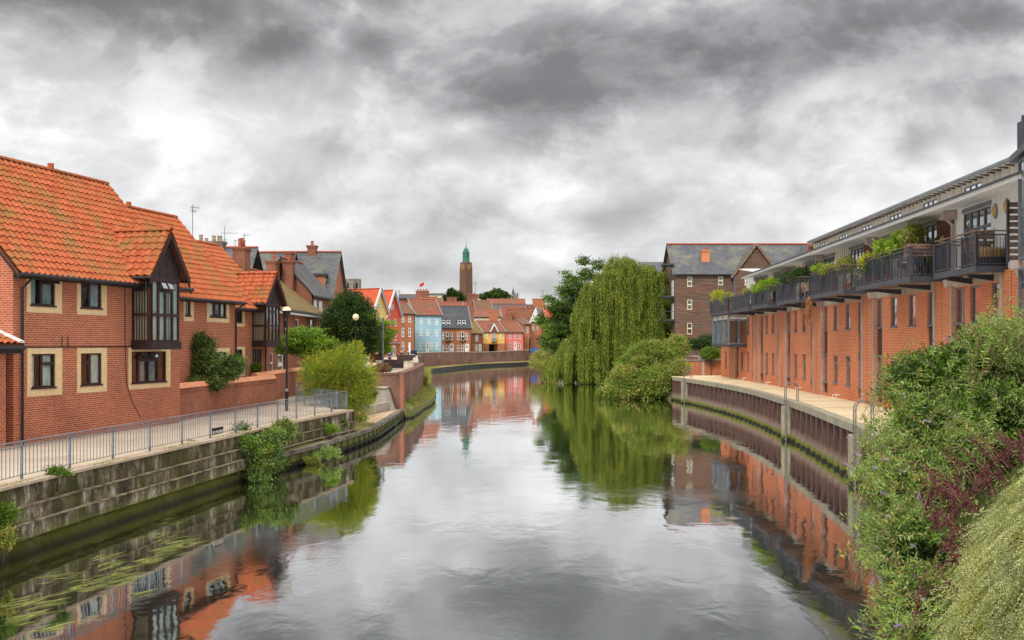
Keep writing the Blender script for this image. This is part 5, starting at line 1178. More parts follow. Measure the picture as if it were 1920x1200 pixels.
BAL = [(37.2, 41.2, 16.2, 16.35), (42.9, 50.5, 16.05, 16.35), (53.1, 60.1, 16.55, 16.8), (62.7, 69.3, 16.95, 17.25), (71.7, 78.2, 17.25, 17.6), (79.6, 86.6, 17.7, 17.95), (88, 96, 17.85, 17.9)]
BALF = []
_bal_me = {}
def build_balconies():
    bm = MB(); bm.beam((0, 0, .08), (0, 0, 1.02), .016); bar = bm.mesh('baluster', M['dark_steel'])
    for i, (y0, y1, x0, x1) in enumerate(BAL):
        fc = Fac((x0, y0), (x1, y1), flip=True); L = fc.L; BALF.append(fc)
        wx = interp([(a, b) for a, b in PIL], (y0 + y1) / 2)[0]; dep = wx - (x0 + x1) / 2 - .02
        m = MB(); fc.box(m, 0, L, -dep, 0, 7.80, 7.90); bal = m.build('balcony', M['wood_brown'], APT)
        m = MB(); fc.box(m, -.03, L + .03, -.06, .05, 7.70, 7.93); fc.box(m, -.06, .0, -dep, -.06, 7.70, 7.93); fc.box(m, L, L + .06, -dep, -.06, 7.70, 7.93)
        m.build('edge_channel', M['dark_steel'], bal)
        for t in (L * .25, L * .75): mm = MB(); mm.hexa([fc.p(t, -.1, 7.60), fc.p(t + .1, -.1, 7.60), fc.p(t + .1, -dep, 7.45), fc.p(t, -dep, 7.45), fc.p(t, -.1, 7.69), fc.p(t + .1, -.1, 7.69), fc.p(t + .1, -dep, 7.69), fc.p(t, -dep, 7.69)]); mm.build('bracket', M['dark_steel'], bal)
        runs = [(fc.p(0, 0, 7.93), fc.p(L, 0, 7.93)), (fc.p(0, -dep, 7.93), fc.p(0, 0, 7.93)), (fc.p(L, -dep, 7.93), fc.p(L, 0, 7.93))]
        if i == 6: runs = runs[:2] + [(fc.p(L, -dep - .5, 7.93), fc.p(L, 0, 7.93))]
        for (A, B) in runs:
            LL = (B - A).length; n = max(1, round(LL / 1.25)); d = (B - A) / LL; up = Vector((0, 0, 1)); nn = Vector((d.y, -d.x, 0))
            for k in range(n + 1):
                c = A + d * LL * k / n; w = .11 if k in (0, n) else .07; MB().beam(c, c + up * 1.08, w, w, up=d).build('post', M['dark_steel'], bal)
            MB().beam(A + up * 1.08, B + up * 1.08, .05, .05).build('rail', M['dark_steel'], bal)
            MB().beam(A + up * .07, B + up * .07, .04, .04).build('rail', M['dark_steel'], bal)
            MB().beam(A + up * 1.22, B + up * 1.22, .09, .04).build('handrail', M['wood_brown'], bal)
            for k in range(n + 1):
                c = A + d * LL * k / n; MB().tube([c + up * 1.08, c + up * 1.21], .015, 5).build('rail_bracket', M['dark_steel'], bal)
            nb = int(LL / .115)
            for k in range(1, nb):
                o = link_mesh('baluster', bar, bal); o.location = A + d * LL * k / nb - org(bal)
    return
build_balconies()

def build_east_details():
    # timber privacy screens
    for (y, x, w, lab, ch) in ((35.6, 16.85, .30, 'slatted timber privacy screen at the right picture edge', 'a'), (38.3, 16.85, .5, 'low slatted timber screen on the nearest balcony', 'b')):
        th = thing('privacy_screen', lab, 'screen', (x, y, 7.93))
        h = 2.0 if ch == 'a' else 1.35
        n = 9 if ch == 'a' else 7
        for k in range(n): MB().box(x - w, x + w, y - .02, y + .02, 8.0 + k * h / n, 8.0 + k * h / n + h / n * .70).build('slat', M['wood_brown'], th)
        for s_ in (-1, 1): MB().box(x + s_ * w - .04, x + s_ * w + .04, y - .04, y + .04, 7.93, 8.0 + h).build('post', M['dark_steel'], th)
    # floodlight on arm
    c = atY(1886, 372, 38.0); th = thing('floodlight', 'black floodlight on a bracket under the white eaves', 'floodlight', c)
    m = MB(); d = Vector((-.55, -.5, -.35)).normalized(); s_ = Vector((.6, -.7, 0)).normalized(); u = s_.cross(d).normalized()
    m.obox(c - s_ * .22 - u * .26, s_ * .44, u * .52, -d * .14); m.build('housing', M['black_metal'], th)
    m = MB(); m.obox(c - s_ * .18 - u * .22 + d * .005, s_ * .36, u * .44, d * .01); m.build('lens', M['glass_dark'], th)
    MB().tube([c - d * .1, c + Vector((.35, 0, -.1)), c + Vector((.6, 0, -.05))], .025, 6).build('bracket', M['black_metal'], th)
    # steel glazed stair bay at the right edge
    th = thing('stair_tower', 'grey steel framed glazed stair bay cut by the right picture edge', 'stair tower', (16.2, 33, 2.2))
    fc = Fac((15.2, 31.2), (15.84, 33.3), flip=True)
    for (z0, z1) in ((2.2, 4.9), (4.95, 7.55), (7.8, 10.9)):
        window(th, fc, 0, fc.L, z0, z1, [(0, .5, 0, 1), (.5, 1, 0, 1)], M['grey_steel'], M['glass_dark'], .07, -.06, .1, name='glazed_panel')
    f2 = Fac((15.84, 33.3), (17.0, 33.35), flip=False)
    for (z0, z1) in ((2.2, 4.9), (4.95, 7.55), (7.8, 10.9)): window(th, f2, 0, f2.L, z0, z1, [(0, 1, 0, 1)], M['grey_steel'], M['glass_dark'], .07, -.06, .1, name='glazed_panel')
    m = MB(); m.box(15.7, 17.1, 33.1, 33.6, 7.55, 7.8); m.build('floor_beam', M['pipe'], th)
    m = MB(); m.hexa([(15.0, 31.0, 10.95), (17.2, 31, 10.95), (17.2, 33.9, 10.95), (15.8, 33.9, 10.95), (15.0, 31.0, 11.15), (17.2, 31, 11.15), (17.2, 33.9, 11.15), (15.8, 33.9, 11.15)]); m.build('roof_slab', M['dark_steel'], th)
    m = MB(); m.box(16.1, 17.4, 33.6, 34.0, 11.18, 12.25); m.tube([(16.2, 33.8, 12.2), (16.2, 33.8, 12.45)], .06, 6); m.build('vent_box', M['dark_steel'], th)
    # winter garden box at the far end
    th = thing('glazed_bay', 'grey steel framed glass bay hanging on the far end of the brick building', 'bay', (18, 95, 5.2))
    fa = Fac((17.85, 88.3), (17.95, 95.6), flip=True); fb = Fac((17.85, 95.6), (19.7, 95.7), flip=False); fb = Fac((17.9, 88.2), (19.6, 88.2))
    for k in range(4): m = MB(); t = fa.L * k / 3; fa.box(m, t - .09, t + .09, -.16, .0, 5.1, 7.7); m.build('steel_post', M['grey_steel'], th)
    window(th, fa, .0, fa.L, 5.2, 7.2, [(0, .33, 0, 1), (.33, .66, 0, 1), (.66, 1, 0, 1)], M['grey_steel'], M['glass'], .08, -.2, .06, name='glazed_panel')
    window(th, fb, .0, fb.L, 5.2, 7.2, [(0, .5, 0, 1), (.5, 1, 0, 1)], M['grey_steel'], M['glass'], .08, -.1, .06, name='glazed_panel')
    m = MB(); fa.box(m, 0, fa.L, -1.8, .05, 4.95, 5.18); m.build('floor_slab', M['dark_steel'], th)
    m = MB(); fa.box(m, 0, fa.L, -1.7, -.05, 7.25, 7.65); m.build('head_panel', M['concrete'], th)
build_east_details()

def build_timber():
    th = thing('timber_building', 'dark weathered timber-clad warehouse flats with slate roof behind the willow', 'building', (26, 133, 2.2))
    Y0 = 133.; x0 = atY(1266, 600, Y0).x; ze, zr = zat(513, Y0), zat(458, Y0 + 5); X1 = 42.0
    fc = Fac((x0, Y0), (X1, Y0)); L = fc.L; T = fc.t; dep = 10.
    wins = [(1288.5, 1297.5, 518.5, 536.5), (1346.5, 1355.5, 518, 534), (1395, 1404.5, 518, 534.5), (1288.5, 1297.5, 562, 580), (1288.5, 1297.5, 605.5, 626)]
    W = [(T(a), T(b), zat(y1, Y0), zat(y0, Y0)) for a, b, y0, y1 in wins]
    m = MB(); wall_face(m, fc, 0, L, 1.5, ze, W, 0, .15); m.build('wall', M['timber_clad'], th)
    # horizontal boards standing proud, joined in one piece
    m = MB(); z = 1.6
    while z < ze:
        cuts = sorted([(a - .08, b + .08) for a, b, c, d in W if c - .1 < z < d + .1]); t = 0
        for (a, b) in cuts + [(L, L)]:
            if a > t: fc.box(m, t, a, .0, .035, z, z + .20)
            t = max(t, b)
        z += .235
    m.build('boards', M['timber_clad'], th, kind='stuff')
    for (a, b, c, d) in W: simple_window(th, fc, a, b, c, d, M['cream'], o=-.02, w=.07)
    for s_ in (0, 1):
        x = x0 if s_ == 0 else X1; m = MB(); m.face((x, Y0, 1.5), (x, Y0 + dep, 1.5), (x, Y0 + dep, ze), (x, Y0 + dep / 2, zr - .1), (x, Y0, ze)); m.build('gable_wall', M['timber_clad'], th)
    m = MB()
    for (a, b) in ((Y0 - .4, Y0 + dep / 2), (Y0 + dep + .4, Y0 + dep / 2)):
        e = ze - .1; m.hexa([(x0 - .4, a, e - .15), (X1 + .3, a, e - .15), (X1 + .3, b, zr - .15), (x0 - .4, b, zr - .15), (x0 - .4, a, e), (X1 + .3, a, e), (X1 + .3, b, zr), (x0 - .4, b, zr)])
    rf = m.build('roof', M['slate'], th); ridge_tiles(rf, (x0 - .4, Y0 + dep / 2, zr), (X1 - 1, Y0 + dep / 2, zr), M['terracotta'], .17, .9)
    # front gable
    tA, tB = T(1374), T(1458); tm = (tA + tB) / 2; za = zat(457, Y0)
    for (ta, tb, name) in ((tA, tB, 'front_gable'), (T(1480), T(1560), 'front_gable')):
        tm = (ta + tb) / 2; m = MB(); m.face(fc.p(ta, .4, 1.5), fc.p(tb, .4, 1.5), fc.p(tb, .4, ze - .1), fc.p(tm, .4, za - .2), fc.p(ta, .4, ze - .1)); m.face(fc.p(ta, .4, 1.5), fc.p(ta, 0, 1.5), fc.p(ta, 0, ze), fc.p(ta, .4, ze)); m.build(name, M['timber_clad'], th)
        m = MB(); z = 1.7
        while z < za - .5:
            k = max(0., (z - ze) / (za - ze)) if z > ze else 0.; a, b = ta + (tm - ta) * k + .1, tb - (tb - tm) * k - .1
            if b > a: fc.box(m, a, b, .4, .435, z, z + .2)
            z += .235
        m.build('boards', M['timber_clad'], th, kind='stuff')
        m = MB()
        for (e, s_) in ((ta - .35, 1), (tb + .35, -1)):
            zz = ze - .45; m.hexa([fc.p(e, .75, zz - .12), fc.p(tm, .75, za - .12), fc.p(tm, -4.5, za - .12), fc.p(e, -4.5, zz - .12), fc.p(e, .75, zz), fc.p(tm, .75, za), fc.p(tm, -4.5, za), fc.p(e, -4.5, zz)])
        m.build('gable_roof', M['slate'], th)
        m = MB()
        for e in (ta - .35, tb + .35): m.beam(fc.p(e, .78, ze - .55), fc.p(tm, .78, za - .1), .08, .3)
        m.build('barge_board', M['wood_brown'], th)
    a, b, c, d = W[2]; simple_window(th, fc, a, b, c, d, M['cream'], o=.42, w=.1)
    p = atY(1321.5, 490, Y0 + 2.5); chimney(th, (p.x, Y0 + 2.2), 1.05, .8, zat(505, Y0 + 2.2), zat(470, Y0 + 2.2), [(0, .45, .16)], None, M['brick_right'])
    m = MB(); m.tube([fc.p(T(1376), .55, ze - .1), fc.p(T(1376), .55, 2)], .09, 6); m.build('drainpipe', M['grey_steel'], th)
    m = MB(); m.tube([fc.p(0, .5, ze - .15), fc.p(T(1372), .5, ze - .15)], .09, 6); m.build('gutter', M['gutter'], th)
    # side balconies on the left flank
    for z in (ze + 1.2, zat(556, Y0), zat(600, Y0)):
        m = MB(); m.box(x0 - 1.4, x0, Y0 + .5, Y0 + 3.2, z - .12, z + .1); bal = m.build('balcony', M['dark_steel'], th)
        if z < ze:
            for q in ((x0 - 1.35, Y0 + .55), (x0 - 1.35, Y0 + 3.1)): MB().beam((q[0], q[1], z), (q[0], q[1], z + 1.1), .06).build('post', M['dark_steel'], bal)
            MB().beam((x0 - 1.35, Y0 + .55, z + 1.1), (x0 - 1.35, Y0 + 3.1, z + 1.1), .06).build('handrail', M['dark_steel'], bal)
            MB().beam((x0 - 1.35, Y0 + .55, z + 1.1), (x0, Y0 + .55, z + 1.1), .06).build('handrail', M['dark_steel'], bal)
            MB().box(x0 - .06, x0 - .03, Y0 + .9, Y0 + 2.6, z + .1, z + 2.1).build('balcony_door', M['white'], th)
    # pale building behind its left shoulder
    g = thing('back_building', 'grey roofed building glimpsed between the willow and the timber flats', 'building', (20, 150, 2)); p = atY(1246, 470, 150); q = atY(1268, 470, 150)
    m = MB(); m.box(p.x - 3, q.x + 2, 149, 156, 2, zat(520, 150)); m.build('wall', M['off_white_render'], g)
    m = MB(); m.hexa([(p.x - 3.3, 148.6, zat(521, 150)), (q.x + 2, 148.6, zat(521, 150)), (q.x + 2, 153, zat(492, 152)), (p.x - 3.3, 153, zat(492, 152)), (p.x - 3.3, 148.6, zat(520, 150)), (q.x + 2, 148.6, zat(520, 150)), (q.x + 2, 153, zat(490, 152)), (p.x - 3.3, 153, zat(490, 152))]); m.build('roof', M['slate'], g)
    # white flat-roofed wing end at (1405-1450, 500-520)
    w = thing('white_wing', 'small white gabled wing with zinc roof between timber flats and apartments', 'building', (20.2, 88, 7.9)); p0, p1 = atY(1408, 505, 87), atY(1424, 505, 87)
    m = MB(); m.box(p0.x + .3, p1.x + 4, 86.5, 90, 7.89, zat(513, 87)); m.build('wall', M['white'], w)
    m = MB(); m.hexa([(p0.x - .2, 86, zat(511, 87)), (p1.x + 4, 86, zat(511, 87) + .1), (p1.x + 4, 90.5, zat(505, 87) + .25), (p0.x - .2, 90.5, zat(505, 87) + .2), (p0.x - .2, 86, zat(509, 87)), (p1.x + 4, 86, zat(509, 87) + .1), (p1.x + 4, 90.5, zat(503, 87) + .25), (p0.x - .2, 90.5, zat(503, 87) + .2)]); m.build('roof', M['soffit'], w)
    # small brick garden wall, planter and hedge spot
    b = thing('courtyard_wall', 'low orange brick courtyard wall with a pale metal coping beyond the walkway', 'wall', (17.5, 104, 2.1)); Yw = 103.5; a0, a1 = atY(1276, 690, Yw).x, atY(1352, 690, Yw).x
    f = Fac((a0, Yw), (a1 + 1, Yw)); m = MB(); f.box(m, 0, f.L, -.25, 0, 2.0, zat(677, Yw)); m.build('brick_face', M['brick_orange_old'], b)
    m = MB(); f.box(m, -.1, f.L, -2.2, .1, zat(677, Yw), zat(675, Yw)); m.build('flat_roof', M['zinc'], b)
    m = MB(); f.box(m, f.L * .42, f.L * .47, .0, .06, 2.1, zat(677, Yw)); m.build('post', M['pipe'], b)
    # garden table set on the terrace
    t = thing('garden_table', 'white garden table on the terrace behind the courtyard wall', 'table', atY(1296, 668, 110)); c = atY(1296, 668, 110)
    MB().box(c.x - .9, c.x + .9, c.y - .5, c.y + .5, c.z + .0, c.z + .06).build('table_top', M['white'], t)
    for sx in (-.8, .8):
        for sy in (-.4, .4): MB().tube([(c.x + sx, c.y + sy, 2.2), (c.x + sx, c.y + sy, c.z)], .04, 5).build('leg', M['white'], t)
build_timber()
# ------------------------------------------------------------------ the coloured houses and the town behind
TH = 28
def town_house(label, px0, px1, yb, ye, yr, Y, wallm, roofm, wins=(), doors=(), theta=TH, dep=8., name='town_house', split=None, winm=None, cat='house', gablem=None, extra_ridge=0, opening=None):
    """px0..px1 facade columns, yb/ye/yr rows of base, eave and ridge; wins (px, ytop, ybot, width px)"""
    a = math.radians(theta); A = atY(px0, ye, Y); k1 = (px1 - 960) / FP; dx, dy = math.cos(a), math.sin(a); L = (k1 * A.y - A.x) / (dx - k1 * dy)
    fc = Fac((A.x, A.y), (A.x + dx * L, A.y + dy * L)); Ym = Y + dy * L / 2; zb = min(2.8, zat(yb, Ym)); ze = zat(ye, Ym); zr = zat(yr, Ym + dep / 2 * dx); P = fc.p
    th = thing(name, label, cat, P(L / 2, 0, zb)); T = fc.t; pm = Ym / FP
    ops = [(T(x) - w * pm / 2, T(x) + w * pm / 2, zat(y1, Ym), zat(y0, Ym)) for x, y0, y1, w in list(wins) + list(doors)]
    if split:
        zs = zat(split[0], Ym); m = MB(); wall_face(m, fc, 0, L, zs, ze, [o for o in ops if o[2] >= zs - .3], 0, .12); m.build('upper_wall', wallm, th)
        m = MB(); o2 = [o for o in ops if o[2] < zs - .3]; 
        if opening: o2.append((T(opening[0]), T(opening[1]), zb - 1, zat(opening[2], Ym)))
        wall_face(m, fc, 0, L, zb - 1, zs, o2, 0, .12 if not opening else .6); m.build('lower_wall', split[1], th)
        if opening: m = MB(); fc.rect(m, T(opening[0]) - .2, T(opening[1]) + .2, zb - 1, zat(opening[2], Ym) + .2, -2.5); fc.rect(m, T(opening[0]) - .2, T(opening[1]) + .2, zb - 1, zb - .95, -2.5); m.build('passage_shade', M['black'], th)  # black sheet at the back paints the shade inside the open arch
    else: m = MB(); wall_face(m, fc, 0, L, zb - 1, ze, ops, 0, .12); m.build('wall', wallm, th)
    for t in (0, L):
        m = MB(); m.face(P(t, -.01, zb - 1), P(t, -dep, zb - 1), P(t, -dep, ze), P(t, -dep / 2, zr - .1), P(t, -.01, ze)); m.build('gable_wall', gablem or wallm, th)
    m = MB()
    for (o0, o1) in ((.3, -dep / 2), (-dep - .3, -dep / 2)):
        s_ = (zr - ze) / (dep / 2); e = ze - s_ * .3 + .12
        m.hexa([P(-.15, o0, e - .12), P(L + .15, o0, e - .12), P(L + .15, o1, zr - .12), P(-.15, o1, zr - .12), P(-.15, o0, e), P(L + .15, o0, e), P(L + .15, o1, zr), P(-.15, o1, zr)])
    rf = m.build('roof', roofm, th); ridge_tiles(rf, P(-.15, -dep / 2, zr), P(L + .15, -dep / 2, zr), M['terracotta'], .12, 1.2)
    m = MB()
    for t in (-.17, L + .1): m.beam(P(t, .3, e + .02), P(t, -dep / 2, zr + .04), .1, .12)
    m.build('verge', M['lead'], th)
    m = MB(); m.tube([P(0, .38, e - .02), P(L, .38, e - .02)], .07, 5); m.tube([P(L - .1, .08, e - .1), P(L - .1, .08, zb)], .06, 5); m.build('gutter', M['gutter'], th)
    for i, (x, y0, y1, w) in enumerate(wins):
        a_, b_, c_, d_ = ops[i]; simple_window(th, fc, a_, b_, c_, d_, winm or M['white'], [(0, .5, 0, .5), (.5, 1, 0, .5), (0, .5, .5, 1), (.5, 1, .5, 1)] if w > 4.5 else None, o=-.04, w=.09)
    for j, (x, y0, y1, w) in enumerate(doors):
        a_, b_, c_, d_ = ops[len(wins) + j]; m = MB(); fc.box(m, a_ - .1, b_ + .1, 0, .06, d_, d_ + .12); fc.box(m, a_ - .12, a_, 0, .05, c_, d_); fc.box(m, b_, b_ + .12, 0, .05, c_, d_); fc.box(m, a_, b_, -.1, -.05, c_, d_); m.build('door', M['white'], th)
        m = MB(); fc.box(m, a_ + .2, b_ - .2, -.049, -.03, c_ + .9, d_ - .3); m.build('door_pane', M['glass_dark'], th)
    return th, fc, zb, ze, zr, Ym

def gabled_front(label, px0, px1, yb, ye, ya, Y, wallm, roofm, wins, doors, theta, length, lower=None):
    a = math.radians(theta); A = atY(px0, ye, Y); k1 = (px1 - 960) / FP; dx, dy = math.cos(a), math.sin(a); L = (k1 * A.y - A.x) / (dx - k1 * dy)
    fc = Fac((A.x, A.y), (A.x + dx * L, A.y + dy * L)); Ym = Y + dy * L / 2; zb, ze, za = zat(yb, Ym), zat(ye, Ym), zat(ya, Ym); P = fc.p
    th = thing('gabled_house', label, 'house', P(L / 2, 0, zb)); T = fc.t; pm = Ym / FP / math.cos(a) * .75
    ops = [(T(x) - w * pm / 2, T(x) + w * pm / 2, zat(y1, Ym), zat(y0, Ym)) for x, y0, y1, w in list(wins) + list(doors)]
    lowz = zat(lower, Ym) if lower else zb
    if lower:
        m = MB(); wall_face(m, fc, 0, L, zb - 1, lowz, [o for o in ops if o[3] < lowz + .1], .0, .1); m.build('lower_wall', M['brick_orange_old'], th)
        m = MB(); fc.box(m, 0, L, 0, .15, lowz - .1, lowz + .15); m.build('string_course', M['lead'], th)
    m = MB(); wall_face(m, fc, 0, L, lowz, ze, [o for o in ops if o[2] > lowz - .1 and o[3] < ze], 0, .1); m.build('wall', wallm, th)
    m = MB(); m.face(P(0, 0, ze), P(L, 0, ze), P(L / 2, 0, za)); m.build('gable', wallm, th)
    for t in (0, L): m = MB(); m.face(P(t, 0, zb - 1), P(t, -length, zb - 1), P(t, -length, ze), P(t, 0, ze)); m.build('side_wall', wallm, th)
    m = MB(); s_ = (za - ze) / (L / 2)
    for (t0, t1) in ((-.3, L / 2), (L + .3, L / 2)):
        e = ze - s_ * .3 + .1; q = [P(t0, .35, e), P(t0, -length, e), P(t1, -length, za + .1), P(t1, .35, za + .1)]
        m.hexa([v - Vector((0, 0, .15)) for v in q] + q)
    rf = m.build('roof', roofm, th); ridge_tiles(rf, P(L / 2, .35, za + .1), P(L / 2, -length, za + .1), M['terracotta'], .12, 1.0)
    for t0 in (-.35, L + .35): m = MB(); m.beam(P(t0, .42, ze - s_ * .35), P(L / 2, .42, za + .12), .14, .42); m.build('barge_board', M['white'] if t0 < 0 else M['lead'], th)
    for i, (x, y0, y1, w) in enumerate(wins): simple_window(th, fc, *ops[i], M['soffit'], o=.01 if ops[i][2] > ze - .5 else -.04, w=.1)
    for j in range(len(doors)):
        a_, b_, c_, d_ = ops[len(wins) + j]; m = MB(); fc.box(m, a_, b_, -.08, -.03, c_, d_); m.build('door', M['white'], th)
        m = MB(); fc.box(m, a_ + .25, b_ - .25, -.029, -.01, c_ + .3, d_ - .3); m.build('door_pane', M['glass_dark'], th)
    return th
gabled_front('tall yellow rendered gabled house with bright orange roof, partly behind the small tree', 697, 725, 669, 584, 542, 176, M['yellow_render'], M['tile_bright_far'], [(709.5, 569, 578, 5), (709, 595, 606, 5), (706, 650, 662, 6)], [], 60, 11, 640)
gabled_front('tall red rendered gabled house with bright orange roof and white bargeboard', 723.5, 749.5, 669, 588, 545, 187, M['red_render'], M['tile_bright_far'], [(735, 571, 581, 5), (741, 598, 611, 5), (730, 598, 611, 4), (741, 624, 638, 5), (730, 625, 638, 4), (732, 650, 660, 5)], [(739, 648, 667, 6)], 60, 12, 643)
r1, r2, r3 = 597, 622, 646
town_house('narrow brown brick town house with arched sash windows between the red and the blue house', 749.5, 778, 666, 588, 568, 209, M['brick_orange_old'], M['tile_brown_far'], [(755.5, 592, 604, 4.5), (768, 592, 604, 4.5), (755.5, 615, 631, 4.5), (768, 615, 631, 4.5), (755.5, 641, 657, 4.5), (768, 642, 656, 4.5)], [], 30)
town_house('pale blue rendered three-storey house with white sash windows and red tile roof', 778, 829, 664, 590, 561, 222, M['blue_render'], M['tile_red_far'], [(789.7, 597, 608, 5), (804.5, 597.5, 608, 5), (819, 598, 609, 5), (789.5, 617, 629.5, 5.5), (802.3, 618, 629.5, 5.5), (819, 618, 630.5, 5.5), (789, 642, 655, 5.5), (808.5, 642, 655, 5.5), (819, 642, 655, 5.5)], [(801.5, 642, 661, 5)], 26, gablem=M['brick_orange_old'])
th, fc, zb, ze, zr, Ym = town_house('long red brick terrace with dark slate mansard roof and paired white dormers', 829.5, 884, 660, 614, 573, 242, M['brick_orange_old'], M['slate_dark'], [(831, 623, 636, 3), (847, 624, 636.5, 4), (859, 624, 636.5, 4), (875, 624, 636, 4), (831, 647, 659, 3), (838.5, 647, 659, 4.5), (859, 647, 659, 4), (867, 647, 659, 4)], [(847, 645.5, 659.5, 6), (875.5, 645.5, 659.5, 5.5)], 14, 9.5)
for px in (832.5, 841.5, 862, 870.5):
    t = fc.t(px); z0 = zat(611, Ym); z1 = zat(599.5, Ym); m = MB(); fc.box(m, t - .45, t + .45, -3.4, .05 - .55, z0 - .3, z1); d = m.build('dormer', M['slate_dark'], th)
    f2 = Fac((fc.p(t - .4, -.5, 0).x, fc.p(t - .4, -.5, 0).y), (fc.p(t + .4, -.5, 0).x, fc.p(t + .4, -.5, 0).y)); simple_window(th, f2, .0, .8, z0, z1 - .1, o=.01, w=.1, name='dormer_window')
for px in (839, 867.5):
    t = fc.t(px); simple_window(th, fc, t - .32, t + .32, zat(639, Ym), zat(622.5, Ym), o=.01, w=.1, name='french_window')
    for dz in np.linspace(0, .95, 2): m = MB(); fc.box(m, t - .6, t + .6, .35, .40, zat(640, Ym) + dz, zat(640, Ym) + dz + .06); m.build('balcony_rail', M['black'], th)
    m = MB(); [fc.box(m, t - .6 + k * .15, t - .57 + k * .15, .36, .39, zat(640, Ym), zat(640, Ym) + .95) for k in range(9)]; fc.box(m, t - .62, t + .62, 0, .42, zat(640, Ym) - .1, zat(640, Ym)); m.build('small_balcony', M['black'], th)
town_house('narrow brick house with moss-covered roof between terrace and ochre house', 884.5, 905, 659, 624.5, 603, 255, M['brick_old'], M['tile_moss'], [(894, 628, 639.5, 6), (893, 646.5, 658, 5)], [(900, 646, 659, 4)], 28, split=(644, M['brick_orange_old']))
th, fc, zb, ze, zr, Ym = town_house('ochre upper-floored house over an open brick carriage arch with a pointed white gablet', 905.5, 947.5, 659.5, 622, 601.5, 263, M['ochre_render'], M['tile_red_far'], [(912.3, 624.5, 634.5, 5), (939, 624.5, 634.5, 5)], [], 28, split=(644, M['brick_orange_old']), opening=(916.5, 933.5, 645.5))
t = fc.t(926); w = 1.05; zt = zat(608.5, Ym); m = MB(); m.face(fc.p(t - w, .12, ze - .3), fc.p(t + w, .12, ze - .3), fc.p(t + w, .12, ze), fc.p(t, .12, zt), fc.p(t - w, .12, ze)); m.build('gablet', M['ochre_render'], th)
m = MB(); [m.beam(fc.p(t + s_ * (w + .15), .2, ze - .2), fc.p(t, .2, zt + .15), .15, .25) for s_ in (-1, 1)]; m.build('gablet_barge', M['white'], th)
m = MB(); m.hexa([fc.p(t - w - .1, .15, ze - .1), fc.p(t + w + .1, .15, ze - .1), fc.p(t + w + .1, -2.5, ze - .1), fc.p(t - w - .1, -2.5, ze - .1), fc.p(t - .01, .15, zt + .1), fc.p(t + .01, .15, zt + .1), fc.p(t + .01, -2.5, zt + .1), fc.p(t - .01, -2.5, zt + .1)]); m.build('gablet_roof', M['tile_red_far'], th)
simple_window(th, fc, t - .55, t + .55, zat(640, Ym), zat(624, Ym), o=.01, w=.12, name='french_window', cells=[(0, .5, 0, 1), (.5, 1, 0, 1)])
m = MB(); [fc.box(m, t - .75 + k * .19, t - .71 + k * .19, .36, .39, zat(641, Ym), zat(633, Ym)) for k in range(9)]; fc.box(m, t - .78, t + .78, 0, .42, zat(641.5, Ym), zat(640.8, Ym)); m.build('small_balcony', M['black'], th)
town_house('salmon pink rendered cottage with small white windows at the end of the coloured row', 948, 982, 657, 622.5, 602, 276, M['pink_render'], M['tile_red_far'], [(956.3, 625, 635, 4.5), (965.8, 625, 635, 4), (974, 625, 635, 4), (956.3, 643, 654.5, 4), (974, 644, 654.5, 4)], [(966, 641.5, 657, 4.5)], 28)
town_house('plain brick house with lean-to roof right of the pink cottage', 982.5, 995, 656, 608, 596, 282, M['brick_orange_old'], M['tile_brown_far'], [(989, 613, 624, 3.5)], [], 32)
# half-timbered gable
th = gabled_front('brick house with a white half-timbered gable and long weathered orange roof', 993, 1015, 655, 603, 578, 287, M['brick_orange_old'], M['tile_red_far'], [(1000, 610, 619, 3.5), (1008, 610, 618, 3.5)], [], 35, 14)
m = MB(); f = Fac((atY(994, 602, 287).x, 287.0), (atY(1014, 602, 287).x + .3, 288.6)); m.face(f.p(.1, .1, zat(603, 287)), f.p(f.L - .1, .1, zat(603, 287)), f.p(f.L / 2, .1, zat(580, 287))); m.build('half_timber_panel', M['white'], th)
town_house('brick building with slate roof and tall side chimney behind the half-timbered gable', 1012, 1024, 655, 596, 572, 304, M['brick_orange_old'], M['slate_dark'], [(1016, 612, 622, 3)], [], 30, 12)
town_house('brick house with red roof peeping from behind the leafy trees on the right', 1024, 1046, 655, 594, 577, 296, M['brick_orange_old'], M['tile_bright_far'], [(1030, 606, 616, 4)], [], 10)
# layered roofs behind the row
town_house('cream-walled back house with rough red roof above the ochre house', 886, 940, 640, 594.5, 580, 288, M['cream'], M['tile_red_far'], [(893, 596, 600, 4), (898.5, 596, 600, 4), (925, 596, 600, 4)], [], 8, 10, name='back_house')
town_house('red pantiled back roof above the slate terrace', 818, 876, 640, 590, 566, 272, M['brick_old'], M['tile_red_far'], [], [], 20, 9, name='back_house')
town_house('back house with steep red roof and pale gable edge behind the terrace', 860, 884, 640, 596, 566, 296, M['brick_orange_old'], M['tile_red_far'], [(868, 600, 606, 4)], [], 25, 9, name='back_house')
town_house('dark brown tiled back roof below the clock tower', 893, 925, 640, 583, 563, 310, M['brick_old'], M['tile_brown_far'], [], [], 12, 10, name='back_house')
town_house('very long back building with dark slate roof above the pink cottage', 916, 1012, 640, 584, 571, 320, M['brick_old'], M['slate_dark'], [], [], 5, 12, name='back_house')
town_house('long back building with orange brick parapet on the skyline', 915, 985, 640, 569.5, 560.5, 350, M['brick_orange_old'], M['tile_red_far'], [], [], 3, 6, name='back_house')
town_house('weathered red roof running up to the half-timbered gable', 943, 990, 640, 603, 575.5, 296, M['brick_orange_old'], M['tile_red_far'], [], [], 8, 9, name='back_house')
town_house('grey roofed back house on the left skyline behind the blue house', 748, 788, 640, 560, 552, 300, M['brick_old'], M['slate_dark'], [], [], 5, 12, name='back_house')
